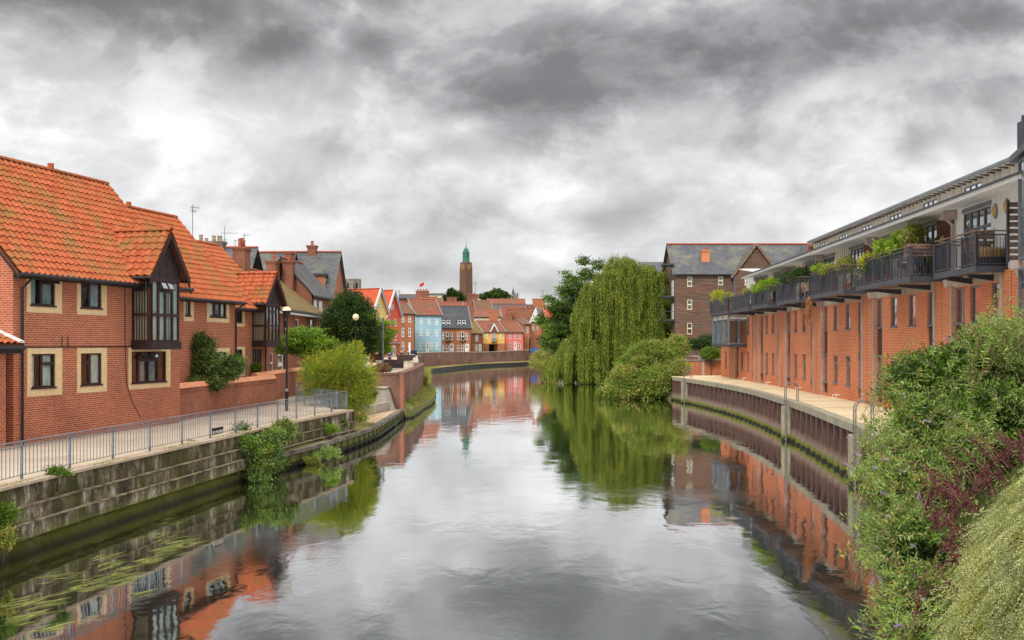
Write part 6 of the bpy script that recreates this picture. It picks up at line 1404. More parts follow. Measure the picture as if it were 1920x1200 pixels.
town_house('brown roofed back house behind the big square chimney', 790, 830, 640, 572, 559, 290, M['brick_old'], M['tile_brown_far'], [], [], 6, 10, name='back_house')
th_ = town_house('pale grey block of flats on the skyline left of the tower', 804, 834, 640, 553, 550, 520, M['off_white_render'], M['slate_dark'], [(812, 554, 556.5, 3), (820, 554, 556.5, 3)], [], 4, 16, name='flats', cat='building')
town_house('low brown building on the skyline right of the clock tower', 886, 917, 640, 557, 551.5, 560, M['off_white_render'], M['tile_brown_far'], [(900, 558, 561, 4)], [], 4, 14, name='back_house')
town_house('tiny pale house on the far hill', 1030, 1044, 600, 563, 559, 900, M['off_white_render'], M['slate'], [], [], 4, 14, name='back_house')
for (px, y0, y1, Y, w, pots, lab) in ((792, 545.5, 575, 300, 3.6, [(-1.2, .5, .25), (-.4, .5, .25), (.4, .5, .25), (1.2, .5, .25)], 'big square brick chimney stack under the flagpole'), (809, 556, 575, 232, 2.4, [], 'orange brick gable chimney at the end of the blue house roof'), (925, 585, 606, 275, 2.2, [(0, .5, .3)], 'orange chimney stack rising in front of the cream back house'),
        (880, 572, 608, 268, 2.3, [(-.5, .4, .25), (.4, .6, .25)], 'tall rendered chimney stack with two pots behind the mossy house'), (886, 552, 566, 330, 3.2, [(-.8, .5, .3), (.5, .5, .3)], 'dark brick chimney at the foot of the clock tower'), (955, 589, 612, 284, 1.6, [(0, .5, .25)], 'chimney with a flat metal cowl above the pink cottage'), (963, 586, 612, 285, 1.8, [(0, .5, .25)], 'chimney with a satellite dish beside the cowled one'), (1010, 560, 600, 310, 3.6, [], 'broad stepped brick chimney on the right of the old roofs'), (847, 557, 566, 290, 2.6, [], 'small chimney in front of the skyline trees')):
    p = atY(px, y0, Y); th = thing('chimney_stack', lab, 'chimney', (p.x, Y, p.z)); chimney(th, (p.x, Y), w, 1.2, zat(y1, Y) - 2, p.z, pots, None, M['brick_orange_old'] if px in (809, 925, 1010) else M['brick_old'], name='stack')
def build_tower():
    Y = 900.; c = atY(873.8, 600, Y).x; th = thing('clock_tower', 'tall square brown brick clock tower with green copper lantern on the skyline', 'tower', (c, Y, 20))
    zb, zt = 22., zat(493, Y); h = 7.35; hb = 7.95
    def sq(m, r0, z0, r1, z1):
        a = [(c + r0 * x, Y + r0 * y, z0) for x, y in ((0, -1), (1, 0), (0, 1), (-1, 0))]; b = [(c + r1 * x, Y + r1 * y, z1) for x, y in ((0, -1), (1, 0), (0, 1), (-1, 0))]; m.hexa(a + b)
    R = 5.45
    m = MB(); sq(m, R + .35, zb, R - .1, zt - 3.0); m.build('shaft', M['tower_brick'], th)
    m = MB(); sq(m, R - .5, zt - 3.0, R - .55, zt); m.build('shaft_top', M['tower_brick'], th)
    m = MB(); sq(m, R - .3, zt, R - .3, zt + .5)
    for k in range(12): pass
    m.build('parapet', M['flint'], th)
    m = MB(); sq(m, 3.1, zt + .5, 2.9, zt + 4.6); m.build('lantern_base', M['copper'], th)
    m = MB(); sq(m, 2.3, zt + 4.6, 2.3, zt + 8.8); m.build('lantern_core', M['copper_dark'], th)
    for x, y in ((0, -1), (1, 0), (0, 1), (-1, 0), (.5, -.5), (-.5, -.5), (.5, .5), (-.5, .5)): m = MB(); m.tube([(c + 2.6 * x, Y + 2.6 * y, zt + 4.6), (c + 2.6 * x, Y + 2.6 * y, zt + 8.8)], .3, 6); m.build('lantern_column', M['copper'], th)
    m = MB(); sq(m, 3.1, zt + 4.6, 3.1, zt + 5.0); sq(m, 3.0, zt + 8.8, 2.9, zt + 9.4); sq(m, 2.3, zt + 9.4, 2.1, zt + 11.3); sq(m, 2.2, zt + 11.3, .6, zt + 13); sq(m, .5, zt + 13, .2, zt + 15); m.tube([(c, Y, zt + 15), (c, Y, zt + 21)], .18, 5); m.build('lantern_roof', M['copper'], th)
    for s_ in (-1, 1):
        ctr = Vector((c + s_ * (R - .5) / 2, Y - (R - .5) / 2, zt - 3.6)); n = Vector((s_, -1, 0)).normalized(); t = Vector((n.y, -n.x, 0)); up = Vector((0, 0, 1)); ctr = ctr + n * .3
        m = MB(); N_ = 20
        for r0, r1 in ((1.75, 2.15), (.95, 1.15)):
            for k in range(N_):
                a0, a1 = 2 * math.pi * k / N_, 2 * math.pi * (k + 1) / N_
                q = [ctr + (t * math.cos(a) + up * math.sin(a)) * r for a, r in ((a0, r0), (a1, r0), (a1, r1), (a0, r1))]; m.hexa([v for v in q] + [v + n * .25 for v in q])
        for k in range(12): a = 2 * math.pi * k / 12; d = t * math.cos(a) + up * math.sin(a); m.beam(ctr + d * 1.2 + n * .12, ctr + d * 1.75 + n * .12, .2)
        m.build('clock_face', M['gold'], th)
        m = MB(); m.beam(ctr + n * .3, ctr + n * .3 + up * 1.6, .25); m.beam(ctr + n * .3, ctr + n * .3 - up * .9 + t * .6, .28); m.build('clock_hands', M['gold'], th)
    for s_ in (-1, 1):
        n = Vector((s_, -1, 0)).normalized(); t = Vector((n.y, -n.x, 0))
        for k in range(3): p = Vector((c + s_ * (R - .2) / 2, Y - (R - .2) / 2, zt - 10 - 3 * k)) + n * .1; m = MB(); m.obox(p - t * .4, t * .8, n * .2, (0, 0, 1.6)); m.build('window', M['glass_dark'], th)
M['tower_brick'] = plain('tower_brick', (.165, .08, .055), .9, .08, .6); M['copper_dark'] = plain('dark_copper', (.06, .20, .16), .7, .1)
build_tower()
def build_skyline():
    c = atY(661, 545, 420); th = thing('church_tower', 'square flint church tower with stone corners above the dark tree', 'tower', (c.x, 420, 5)); w = atY(677, 545, 420).x - atY(645, 545, 420).x; z = zat(524, 420); x0 = c.x - w / 2
    f = Fac((x0, 420), (x0 + w * .72, 418)); g = Fac((x0 + w * .72, 418), (x0 + w, 423)); m = MB(); m.hexa([(x0, 420, 5), (x0 + w * .5, 418, 5), (x0 + w, 420.5, 5), (x0 + w * .5, 424, 5), (x0, 420, z), (x0 + w * .5, 418, z), (x0 + w, 420.5, z), (x0 + w * .5, 424, z)]); m.build('shaft', M['flint'], th)
    m = MB(); m.hexa([(x0 - .1, 420, z), (x0 + w * .5, 417.8, z), (x0 + w + .1, 420.5, z), (x0 + w * .5, 424.2, z), (x0 - .1, 420, z + .3), (x0 + w * .5, 417.8, z + .3), (x0 + w + .1, 420.5, z + .3), (x0 + w * .5, 424.2, z + .3)]); m.build('parapet', M['concrete'], th)
    for (fx0, fy0, fx1, fy1) in ((x0, 420, x0 + w * .5, 418), (x0 + w * .5, 418, x0 + w, 420.5)):
        f = Fac((fx0, fy0), (fx1, fy1)); 
        m = MB(); L = f.L; f.box(m, -.0, .35, 0, .12, 5, z); m.build('corner_stones', M['concrete'], th)
        m = MB(); f.box(m, L * .4, L * .6, .0, .1, z - 3.4, z - 1.6); m.face(f.p(L * .4, .1, z - 1.6), f.p(L * .6, .1, z - 1.6), f.p(L * .5, .1, z - 1.0)); m.build('belfry_window', M['black'], th)
    p = atY(966, 560, 620); th = thing('church_turret', 'small grey church top with thin spirelet and pinnacles behind the orange parapet', 'tower', (p.x, 620, 20)); z = zat(551, 620)
    m = MB(); m.box(p.x - 1.9, p.x + 1.9, 618, 622, 20, z); [m.box(p.x + k * 1.3 - .3, p.x + k * 1.3 + .3, 618, 618.6, z, z + .8) for k in (-1.2, 0, 1.2)]; m.build('turret', M['flint'], th)
    m = MB(); m.tube([(p.x - 1.2, 620, z), (p.x - 1.2, 620, z + 3.2)], [.9, .12], 6); m.tube([(p.x - 1.2, 620, z + 3), (p.x - 1.2, 620, z + 4.3)], .1, 4); m.build('spirelet', M['slate_dark'], th)
    for (px, y0, y1, Y, lab) in ((891, 528, 556, 420, 'tall thin aerial mast just right of the clock tower'), (748, 543, 556, 300, 'aerial on the slate roof near the left skyline'), (1017, 543, 560, 500, 'thin mast on the right skyline above the hill')):
        b, t = atY(px, y1, Y), atY(px, y0, Y); th = thing('mast', lab, 'mast', b); MB().tube([b, t], .12, 5).build('pole', M['galv'], th); MB().tube([t - Vector((.8, 0, .7)), t + Vector((.8, 0, -.7))], .06, 4).build('rod', M['galv'], th)
    b, t = atY(795.5, 545, 300), atY(795.5, 529, 300); th = thing('flagpole', 'white flagpole with a small red and white flag above the town roofs', 'flagpole', b); MB().tube([b, t], .07, 5).build('pole', M['white'], th)
    m = MB(); n = 6
    for k in range(n): m.face((t.x - 1.3 * k / n, t.y + .15 * math.sin(k * 1.4), t.z - .1 * k), (t.x - 1.3 * (k + 1) / n, t.y + .15 * math.sin((k + 1) * 1.4), t.z - .1 * (k + 1)), (t.x - 1.3 * (k + 1) / n, t.y + .15 * math.sin((k + 1) * 1.4), t.z - .1 * (k + 1) - .85), (t.x - 1.3 * k / n, t.y + .15 * math.sin(k * 1.4), t.z - .1 * k - .85))
    m.build('flag', M['red_plastic'], th)
build_skyline()
# ------------------------------------------------------------------ vegetation
def leaf_arrays(P, D, L, W, fold=.25):
    """numpy leaves: P base, D direction, each a folded rhombus of 4 vertices"""
    n = len(P); D = D / (np.linalg.norm(D, axis=1, keepdims=True) + 1e-9); R = RNG.normal(size=(n, 3)); U = np.cross(D, R); U /= (np.linalg.norm(U, axis=1, keepdims=True) + 1e-9); Nn = np.cross(D, U)
    L = np.broadcast_to(L, (n,))[:, None]; W = np.broadcast_to(W, (n,))[:, None]
    v = np.empty((n, 4, 3)); mid = P + D * L * .45
    v[:, 0] = P; v[:, 1] = mid + U * W / 2 + Nn * W * fold; v[:, 2] = P + D * L; v[:, 3] = mid - U * W / 2 + Nn * W * fold
    return v.reshape(-1, 3)
def quads_obj(name, V, mat, parent=None, off=None, kind=None, **kw):
    me = bpy.data.meshes.new(name); n = len(V) // 4; V = V - np.array(off if off is not None else org(parent))
    me.vertices.add(len(V)); me.vertices.foreach_set('co', V.astype(np.float32).ravel()); me.loops.add(4 * n); me.loops.foreach_set('vertex_index', np.arange(4 * n, dtype=np.int32))
    me.polygons.add(n); me.polygons.foreach_set('loop_start', np.arange(0, 4 * n, 4, dtype=np.int32)); me.polygons.foreach_set('loop_total', np.full(n, 4, dtype=np.int32))
    me.materials.append(mat); me.update(); me.validate()
    o = link_mesh(name, me, parent); 
    if parent is None and off is not None: o.location = off
    return tag(o, kind=kind, **kw)
def ball_points(blobs, n, shell=.55):
    vols = np.array([b[3] * b[4] * b[5] for b in blobs]) ** (2 / 3.); idx = RNG.choice(len(blobs), n, p=vols / vols.sum()); B = np.array(blobs)[idx]
    d = RNG.normal(size=(n, 3)); d /= np.linalg.norm(d, axis=1, keepdims=True); r = shell + (1 - shell) * RNG.random((n, 1)) ** .7
    return B[:, :3] + d * r * B[:, 3:6], d
def clump_leaves(blobs, nC, m, rc, L, W, shell=.6, droop=.2, up=.2, flat=.7, jitter=.5, zmin=None):
    C, d = ball_points(blobs, nC, shell)
    P = np.repeat(C, m, 0) + RNG.normal(size=(nC * m, 3)) * rc * np.array([1, 1, flat]); D = np.repeat(d, m, 0) * .7 + RNG.normal(size=(nC * m, 3)) * jitter; D[:, 2] += up - droop
    l = L * RNG.uniform(.6, 1.25, nC * m); w = W * RNG.uniform(.7, 1.2, nC * m)
    if zmin is not None: k = P[:, 2] > zmin; P, D, l, w = P[k], D[k], l[k], w[k]
    return leaf_arrays(P, D, l, w), C
def limbs(th, base, C, r0, n=14, trunk_to=.35, mat=None, r1=.02):
    """tapered trunk with limbs curving to some of the leaf clumps"""
    mat = mat or M['bark']; base = Vector(base); cen = Vector(C.mean(0)); top = base.lerp(Vector((cen.x, cen.y, cen.z)), 1.0); m = MB()
    fork = base + (top - base) * trunk_to; m.tube([base - Vector((0, 0, .3)), base + (fork - base) * .4 + Vector((r0 * .3, 0, 0)), fork], [r0 * 1.35, r0 * .95, r0 * .8], 8); tr = m.build('trunk', mat, th, smooth=True)
    pick = C[RNG.choice(len(C), min(n, len(C)), False)]
    m = MB()
    for p in pick:
        p = Vector(p); midp = fork.lerp(p, .5) + Vector((random.uniform(-.1, .1), random.uniform(-.1, .1), .12)) * (p - fork).length * .8
        m.tube([fork - (fork - base) * .08, midp, p], [r0 * .5, r0 * .28, r1], 5, cap=False)
    m.build('limb', mat, th, smooth=True); return tr
def bush(name, label, blobs, mat, nC, m, rc, L, W, cat='bush', group=None, base=None, r0=.06, nl=10, extra=(), **kw):
    b0 = blobs[0]; base = base or (b0[0], b0[1], min(b[2] - b[5] for b in blobs) - .1); th = thing(name, label, cat, base, group)
    V, C = clump_leaves(blobs, nC, m, rc, L, W, **kw); quads_obj('foliage', V, mat, th, kind='stuff')
    for (mt, fr, l_, w_) in extra:
        k = max(2, int(nC * fr)); V2, _ = clump_leaves(blobs, k, m, rc, l_, w_, **{**kw, 'shell': .8}); quads_obj('foliage', V2, mt, th, kind='stuff')
    limbs(th, base, C, r0, nl); return th

def build_willow():
    Y = 141.; base = (13.2, Y, .8); th = thing('willow_tree', 'huge weeping willow trailing yellow-green curtains of leaves down to the river', 'willow', base)
    s = Y / FP
    def w(px, py, dy=0): p = atY(px, py, Y + dy); return (p.x, p.y, p.z)
    # domes the strands hang from: centre column, top row, half width (m), depth, height drop, where the strands end
    domes = [(1175, 500, 2.9, 3.0, 2.6, 590), (1212, 520, 2.9, 3.0, 2.2, 640), (1150, 535, 3.2, 3.2, 2.8, 640), (1128, 560, 2.6, 3.0, 3.0, 650), (1188, 560, 4.2, 3.6, 3.4, 690), (1222, 552, 2.2, 3.4, 2.6, 655),
             (1235, 530, 1.9, 3.0, 2.2, 668), (1120, 530, 2.0, 2.6, 2.4, 640), (1150, 508, 2.4, 2.6, 2.2, 620), (1205, 540, 3.0, 3.4, 2.4, 680), (1165, 545, 3.4, 3.4, 2.4, 690), (1078, 640, 2.4, 3.0, 2.4, 722), (1048, 700, 1.6, 2.2, 1.8, 722), (1125, 640, 3.4, 3.4, 2.2, 722), (1250, 560, 1.2, 2.6, 1.8, 640), (1234, 508, 1.9, 2.4, 1.8, 650), (1214, 500, 1.7, 2.4, 1.6, 640), (1246, 530, 1.2, 2.4, 1.8, 645), (1060, 665, 2.2, 2.6, 2.0, 722), (1044, 690, 1.4, 2.0, 1.6, 722), (1240, 575, 1.6, 3.0, 2.4, 650), (1105, 560, 1.8, 2.4, 2.4, 640), (1150, 600, 3.4, 3.4, 2.6, 712), (1185, 600, 3.6, 3.2, 2.4, 705), (1215, 590, 2.6, 3.2, 2.4, 700), (1140, 612, 3.6, 3.4, 2.6, 721), (1092, 640, 3.4, 3.2, 2.4, 721), (1075, 668, 3.0, 3.0, 2.4, 722), (1110, 665, 3.4, 3.6, 2.6, 722), (1058, 690, 1.9, 2.2, 2.0, 723), (1165, 480, 1.6, 2.0, 1.6, 560), (1200, 498, 1.8, 2.0, 1.2, 580)]
    Vs = []; stems = MB(); anchors = []
    for (px, py, rx, ry, rz, yend) in domes:
        c = np.array(w(px, py + rz / s * 0 + 12, RNG.uniform(-1, 1))); ns = int(120 * rx * ry / 6) + 50
        # strand clusters
        nb = 9 + int(rx * 4); ang = RNG.uniform(0, 2 * math.pi, nb); rr = np.sqrt(RNG.uniform(.05, 1, nb))
        for a, r in zip(ang, rr):
            ax, ay = c[0] + math.cos(a) * r * rx, c[1] + math.sin(a) * r * ry * 1.0; az = c[2] + rz * (math.sqrt(max(0, 1 - r * r)) - .6) + RNG.uniform(-.2, .3)
            anchors.append((ax, ay, az)); k = int(ns / nb * 3.2) + 3; zend = HC - (yend - HY) * Y / FP + RNG.uniform(-.5, 1.8)
            zend = max(zend, .12)
            for _ in range(k):
                x0, y0 = ax + RNG.normal() * .17, ay + RNG.normal() * .32; z0 = az + RNG.normal() * .25; l = (z0 - zend) * RNG.uniform(.6, 1.02)
                if l < .8: continue
                n = int(l / .125); t = np.arange(n) / n
                outx, outy = math.cos(a) * .9 * r, math.sin(a) * .9 * r; arch = 1 - np.exp(-t * 6)
                X = x0 + outx * arch + np.sin(t * 4 + RNG.uniform(0, 6)) * .05; Yv = y0 + outy * arch; Z = z0 + .35 * (1 - (2 * np.clip(t * 7, 0, 1) - 1) ** 2) - l * t
                P = np.stack([X, Yv, Z], 1); D = np.stack([RNG.normal(size=n) * .24, RNG.normal(size=n) * .24, -np.ones(n)], 1)
                D[t < .12, 2] = -.25; kp = Z > .10; P, D = P[kp], D[kp]; n = len(P)
                if n < 3: continue
                Vs.append(leaf_arrays(P, D, RNG.uniform(.20, .36, n), RNG.uniform(.05, .085, n), .2))
    bl = [(w(1175, 560)[0], Y, w(1175, 560)[2], 4.6, 2.8, 5.4), (w(1215, 580)[0], Y, w(1215, 580)[2], 2.8, 2.4, 5.0), (w(1100, 670)[0], Y, w(1100, 670)[2] + .4, 3.6, 2.2, 3.0), (w(1135, 610)[0], Y, w(1135, 610)[2], 2.6, 2.2, 3.6)]
    Vi, _ = clump_leaves(bl, 1500, 26, .30, .34, .07, shell=.75, droop=1.2, up=0, jitter=.25, zmin=.2); quads_obj('foliage', Vi, M['leaf_willow'], th, kind='stuff')
    V = np.concatenate(Vs); quads_obj('foliage', V, M['leaf_willow'], th, kind='stuff'); print('willow leaves', len(V) // 4)
    # darker inner mass
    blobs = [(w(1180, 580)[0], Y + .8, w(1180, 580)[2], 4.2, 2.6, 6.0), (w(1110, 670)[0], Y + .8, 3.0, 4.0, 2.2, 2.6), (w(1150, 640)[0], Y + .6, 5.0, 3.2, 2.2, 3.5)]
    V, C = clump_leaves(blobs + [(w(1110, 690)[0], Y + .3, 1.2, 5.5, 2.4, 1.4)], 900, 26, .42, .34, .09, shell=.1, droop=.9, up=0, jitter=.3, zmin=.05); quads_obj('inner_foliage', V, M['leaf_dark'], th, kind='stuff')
    limbs(th, base, np.array(anchors), .5, 34, .45)
build_willow()

def tree(name, label, px, ypx, Y, blobs_px, mat, nC, m, rc, L, W, r0, basez=2.2, cat='tree', group=None, **kw):
    """blobs_px: (px, py, rx px, ry px, dy m, depth factor)"""
    s = Y / FP; bl = []
    for (bx, by, rx, ry, dy) in blobs_px:
        c = atY(bx, by, Y + dy); bl.append((c.x, c.y, c.z, rx * s, max(rx, ry) * s * .9, ry * s))
    b = atY(px, ypx, Y); return bush(name, label, bl, mat, nC, m, rc, L, W, cat, group, (b.x, Y, basez), r0, 26, **kw)
tree('sycamore_tree', 'loose broad-leaved tree with open branches left of the weeping willow', 1085, 680, 152, [(1105, 515, 16, 12, 2), (1075, 535, 20, 14, 0), (1060, 548, 12, 10, 0), (1122, 497, 10, 9, 3), (1095, 490, 8, 7, 2), (1045, 575, 20, 12, -1), (1032, 560, 9, 6, 0), (1062, 515, 8, 6, 0), (1085, 565, 30, 26, 2), (1065, 600, 30, 22, 0), (1040, 618, 22, 16, -2), (1030, 640, 16, 18, -3), (1060, 640, 28, 26, 0), (1100, 610, 24, 40, 3), (1020, 600, 14, 10, 0)], M['leaf_mid'], 420, 48, .42, .28, .2, .3, 1.8, shell=.25, flat=.4, extra=[(M['leaf_dark'], .6, .28, .18)])
tree('waterside_bush', 'pale green shrub overhanging the far bank in front of the quay wall', 1015, 690, 170, [(1012, 672, 15, 12, 0), (1025, 665, 12, 14, 2), (1006, 682, 12, 8, -2), (1030, 685, 14, 12, 0)], M['leaf_olive'], 180, 50, .3, .26, .1, .12, .6, cat='bush', shell=.3)
tree('riverbank_bush', 'big mixed green bush spilling over the water beside the end of the sheet piling', 1205, 740, 104, [(1218, 662, 32, 20, 1), (1195, 690, 34, 24, 0), (1235, 685, 30, 34, 1), (1175, 715, 30, 26, -2), (1215, 722, 36, 26, -2.5), (1245, 715, 18, 28, -2), (1160, 732, 22, 14, -3), (1255, 665, 20, 22, 3), (1270, 650, 16, 18, 4)], M['leaf_olive'], 900, 55, .30, .24, .11, .2, .5, cat='bush', shell=.45, extra=[(M['leaf_mid'], .45, .24, .11), (M['leaf_bright'], .12, .2, .1)])
tree('hedge', 'clipped dark green hedge behind the courtyard wall', 1325, 660, 108, [(1305, 645, 26, 10, 2), (1330, 640, 20, 12, 3), (1350, 640, 16, 12, 3)], M['leaf_dark'], 200, 50, .2, .16, .1, .1, 2.2, cat='hedge', shell=.4)
tree('round_shrub', 'rounded light green shrub by the corner of the brick apartments', 1333, 668, 103, [(1333, 662, 17, 9, 0)], M['leaf_mid'], 120, 50, .16, .14, .09, .05, 2.2, cat='shrub', shell=.4)
tree('creeper', 'orange tinted climbing shrub on the brick courtyard wall', 1283, 700, 101, [(1278, 688, 12, 16, 0), (1268, 700, 12, 14, 0)], M['leaf_olive'], 110, 40, .2, .18, .09, .05, 2.0, cat='shrub', shell=.3)
tree('round_tree', 'dense dark green round-headed tree behind the second globe lamp', 655, 690, 86, [(650, 590, 34, 34, 0), (640, 625, 36, 36, 0), (672, 600, 30, 40, 0), (665, 640, 38, 34, 1), (690, 630, 18, 30, 1), (630, 600, 22, 26, -1), (655, 562, 20, 16, 0)], M['leaf_dark'], 900, 70, .22, .15, .09, .16, 2.2, shell=.6, extra=[(M['leaf_mid'], .1, .15, .08)])
tree('young_tree', 'small bright green street tree with layered branches before the red house', 713, 680, 112, [(712, 610, 12, 12, 0), (722, 630, 14, 10, 0), (705, 640, 16, 12, 0), (718, 652, 16, 10, 0), (728, 605, 14, 5, 0), (700, 620, 12, 12, 0), (735, 622, 10, 4, 0)], M['leaf_bright'], 170, 45, .22, .16, .10, .09, 2.4, shell=.2, flat=.4, extra=[(M['leaf_mid'], .5, .16, .1)])
tree('skyline_tree', 'dark tree on the skyline left of the clock tower foot', 852, 570, 480, [(851, 556, 13, 9, 0), (841, 560, 9, 7, 0), (862, 558, 8, 8, 0), (846, 550, 5, 6, 0)], M['leaf_dark'], 130, 36, .6, .9, .7, .4, 14, shell=.3)
tree('skyline_tree', 'spreading green tree on the skyline right of the clock tower', 935, 570, 520, [(933, 553, 14, 8, 0), (918, 556, 10, 6, 0), (945, 556, 12, 6, 0), (908, 558, 7, 5, 0), (932, 548, 7, 5, 0)], M['leaf_dark'], 150, 36, .6, .9, .7, .4, 14, shell=.3, extra=[(M['leaf_mid'], .3, .8, .6)])
tree('garden_tree', 'leafy yellow-green garden tree over the wall behind the lamp post', 578, 700, 68, [(565, 640, 30, 20, 0), (590, 650, 30, 22, 0), (545, 648, 24, 16, 0), (610, 655, 20, 18, 0), (575, 628, 26, 12, 0), (628, 668, 16, 14, 0)], M['leaf_mid'], 330, 60, .22, .17, .09, .12, 1.9, shell=.4, flat=.4, extra=[(M['leaf_bright'], .35, .17, .09)])
tree('grey_shrub', 'small grey-green shrub under the dark round tree', 630, 690, 74, [(625, 665, 16, 16, 0), (640, 672, 14, 12, 0)], M['leaf_olive'], 120, 40, .16, .12, .06, .05, 1.9, cat='shrub', shell=.3)

def broom():
    """fine yellow-green sprays"""
    Y = 58.; c = atY(632, 715, Y); base = (c.x, Y, 1.2); th = thing('broom_bush', 'big feathery yellow-green bush at the end of the grey railing', 'bush', base)
    s = Y / FP; bl = [(atY(px, py, Y + d).x, Y + d, atY(px, py, Y + d).z, rx * s, rx * s, ry * s) for px, py, rx, ry, d in ((600, 700, 38, 36, 0), (635, 690, 38, 34, 0), (660, 715, 44, 50, .5), (670, 755, 30, 36, 0), (615, 730, 40, 30, .6), (655, 668, 26, 22, 1), (685, 720, 22, 34, 1))]
    V = []
    C, d = ball_points(bl, 5200, .25); n = 11
    D = d * .8 + RNG.normal(size=C.shape) * .25; D[:, 2] += .45; D /= np.linalg.norm(D, axis=1, keepdims=True); l = RNG.uniform(.25, .6, len(C))
    for k in range(n):
        t = k / n; P = C + D * (l * t)[:, None]; P[:, 2] -= .12 * t * t * 1.0; dd = D + RNG.normal(size=C.shape) * .35; V.append(leaf_arrays(P, dd, RNG.uniform(.06, .12, len(C)), .016, .2))
    quads_obj('foliage', np.concatenate(V), M['leaf_yellow'], th, kind='stuff')
    V2, C2 = clump_leaves(bl, 900, 30, .16, .12, .03, shell=.1, up=.5); quads_obj('foliage', V2, M['leaf_mid'], th, kind='stuff'); limbs(th, base, C2, .07, 24, .2, M['twig'])
broom()

def lance_plant(name, label, cat, base, stems, mat, L, W, step_, th_leaf=300, flowers=0, group=None, mat2=None, droop=.3, r=.008, pairs=True, indiv=True, stemmat=None):
    """arching stems with pairs of long leaves; the leaves that show largest are parts of their own"""
    th = thing(name, label, cat, base, group); Vs = []; st = MB(); tips = []
    for (p0, d0, l, bend) in stems:
        p0 = np.array(p0, float); d0 = np.array(d0, float); d0 /= np.linalg.norm(d0); n = max(4, int(l / step_)); t = np.linspace(0, 1, n)
        P = p0 + np.outer(t * l, d0); P[:, 2] -= bend * l * t ** 2.2; T = np.gradient(P, axis=0); T /= np.linalg.norm(T, axis=1, keepdims=True)
        st.tube([P[0], P[n // 3], P[2 * n // 3], P[-1]], [r, r * .8, r * .6, r * .3], 4, cap=False)
        keep = t > .18; Pk, Tk = P[keep], T[keep]; side = np.cross(Tk, RNG.normal(size=3)); side /= (np.linalg.norm(side, axis=1, keepdims=True) + 1e-9)
        alt = np.cross(Tk, side); sw = (np.arange(len(Pk)) % 2)[:, None]; side = side * sw + alt * (1 - sw)
        for s_ in (-1, 1):
            D = Tk * .55 + side * s_ + RNG.normal(size=Pk.shape) * .22; D[:, 2] -= droop; ll = L * RNG.uniform(.55, 1.2, len(Pk)) * (1 - .45 * t[keep]); Vs.append(leaf_arrays(Pk, D, ll, ll * W / L * RNG.uniform(.8, 1.2, len(Pk)), .28))
        tips.append((P[-1], T[-1]))
    V = np.concatenate(Vs).reshape(-1, 4, 3)
    if indiv:
        ln = np.linalg.norm(V[:, 2] - V[:, 0], axis=1); dist = np.linalg.norm(V[:, 0] - np.array([0, 0, 5.2]), axis=1); px = V[:, 0, 0] / V[:, 0, 1] * FP + 960
        order = np.argsort(-(ln / dist) * ((px < 1935) & (V[:, 0, 1] > 1))); big = order[:th_leaf]; rest = np.ones(len(V), bool); rest[big] = False
        lm = leaf_part_mesh(mat2 or mat, L, W)
        for i in big:
            q = V[i]; d = Vector(q[2] - q[0]); u = Vector(q[1] - q[3]); d0 = d.length; d.normalize(); u = (u - d * u.dot(d)).normalized(); nn = d.cross(u)
            o = bpy.data.objects.new('leaf', lm); COL.objects.link(o); o.parent = th; o.matrix_local = Matrix.Translation(Vector(q[0]) - org(th)) @ Matrix((d, u, nn)).transposed().to_4x4() @ Matrix.Scale(d0, 4)
        V = V[rest]
    half = int(len(V) * (.8 if mat2 else 1)); pm = RNG.permutation(len(V)); quads_obj('foliage', V[pm[:half]].reshape(-1, 3), mat, th, kind='stuff')
    if mat2 and half < len(V): quads_obj('foliage', V[pm[half:]].reshape(-1, 3), mat2, th, kind='stuff')
    st.build('stem', stemmat or M['twig'], th, kind='stuff')
    if flowers:
        for i in RNG.choice(len(tips), min(flowers, len(tips)), False):
            p, d = tips[i]; n = 90; t = RNG.random(n); P = p + np.outer(t * .16, d) + RNG.normal(size=(n, 3)) * (.018 * (1.1 - t))[:, None]; quads_obj('flower_spike', leaf_arrays(P, RNG.normal(size=(n, 3)) + d * .5, .022, .012), M['petal'], th, kind='stuff')
    return th
_lp = {}
def leaf_part_mesh(mat, L, W):
    k = (mat.name, W / L)
    if k in _lp: return _lp[k]
    m = MB(); w = W / L; xs = [0, .22, .5, .78, 1]; ws = [.05, .36, .5, .3, 0]; zz = [0, .02, .02, -.01, -.07]
    for i in range(4):
        for s_ in (-1, 1):
            a, b = (xs[i], ws[i] * w * s_, zz[i] + ws[i] * w * .3), (xs[i + 1], ws[i + 1] * w * s_, zz[i + 1] + ws[i + 1] * w * .3)
            if i < 3: m.face((xs[i], 0, zz[i]), (xs[i + 1], 0, zz[i + 1]), b, a)
            else: m.face((xs[i], 0, zz[i]), (xs[i + 1], 0, zz[i + 1]), a)
    _lp[k] = m.mesh('leaf', mat, smooth=True); return _lp[k]

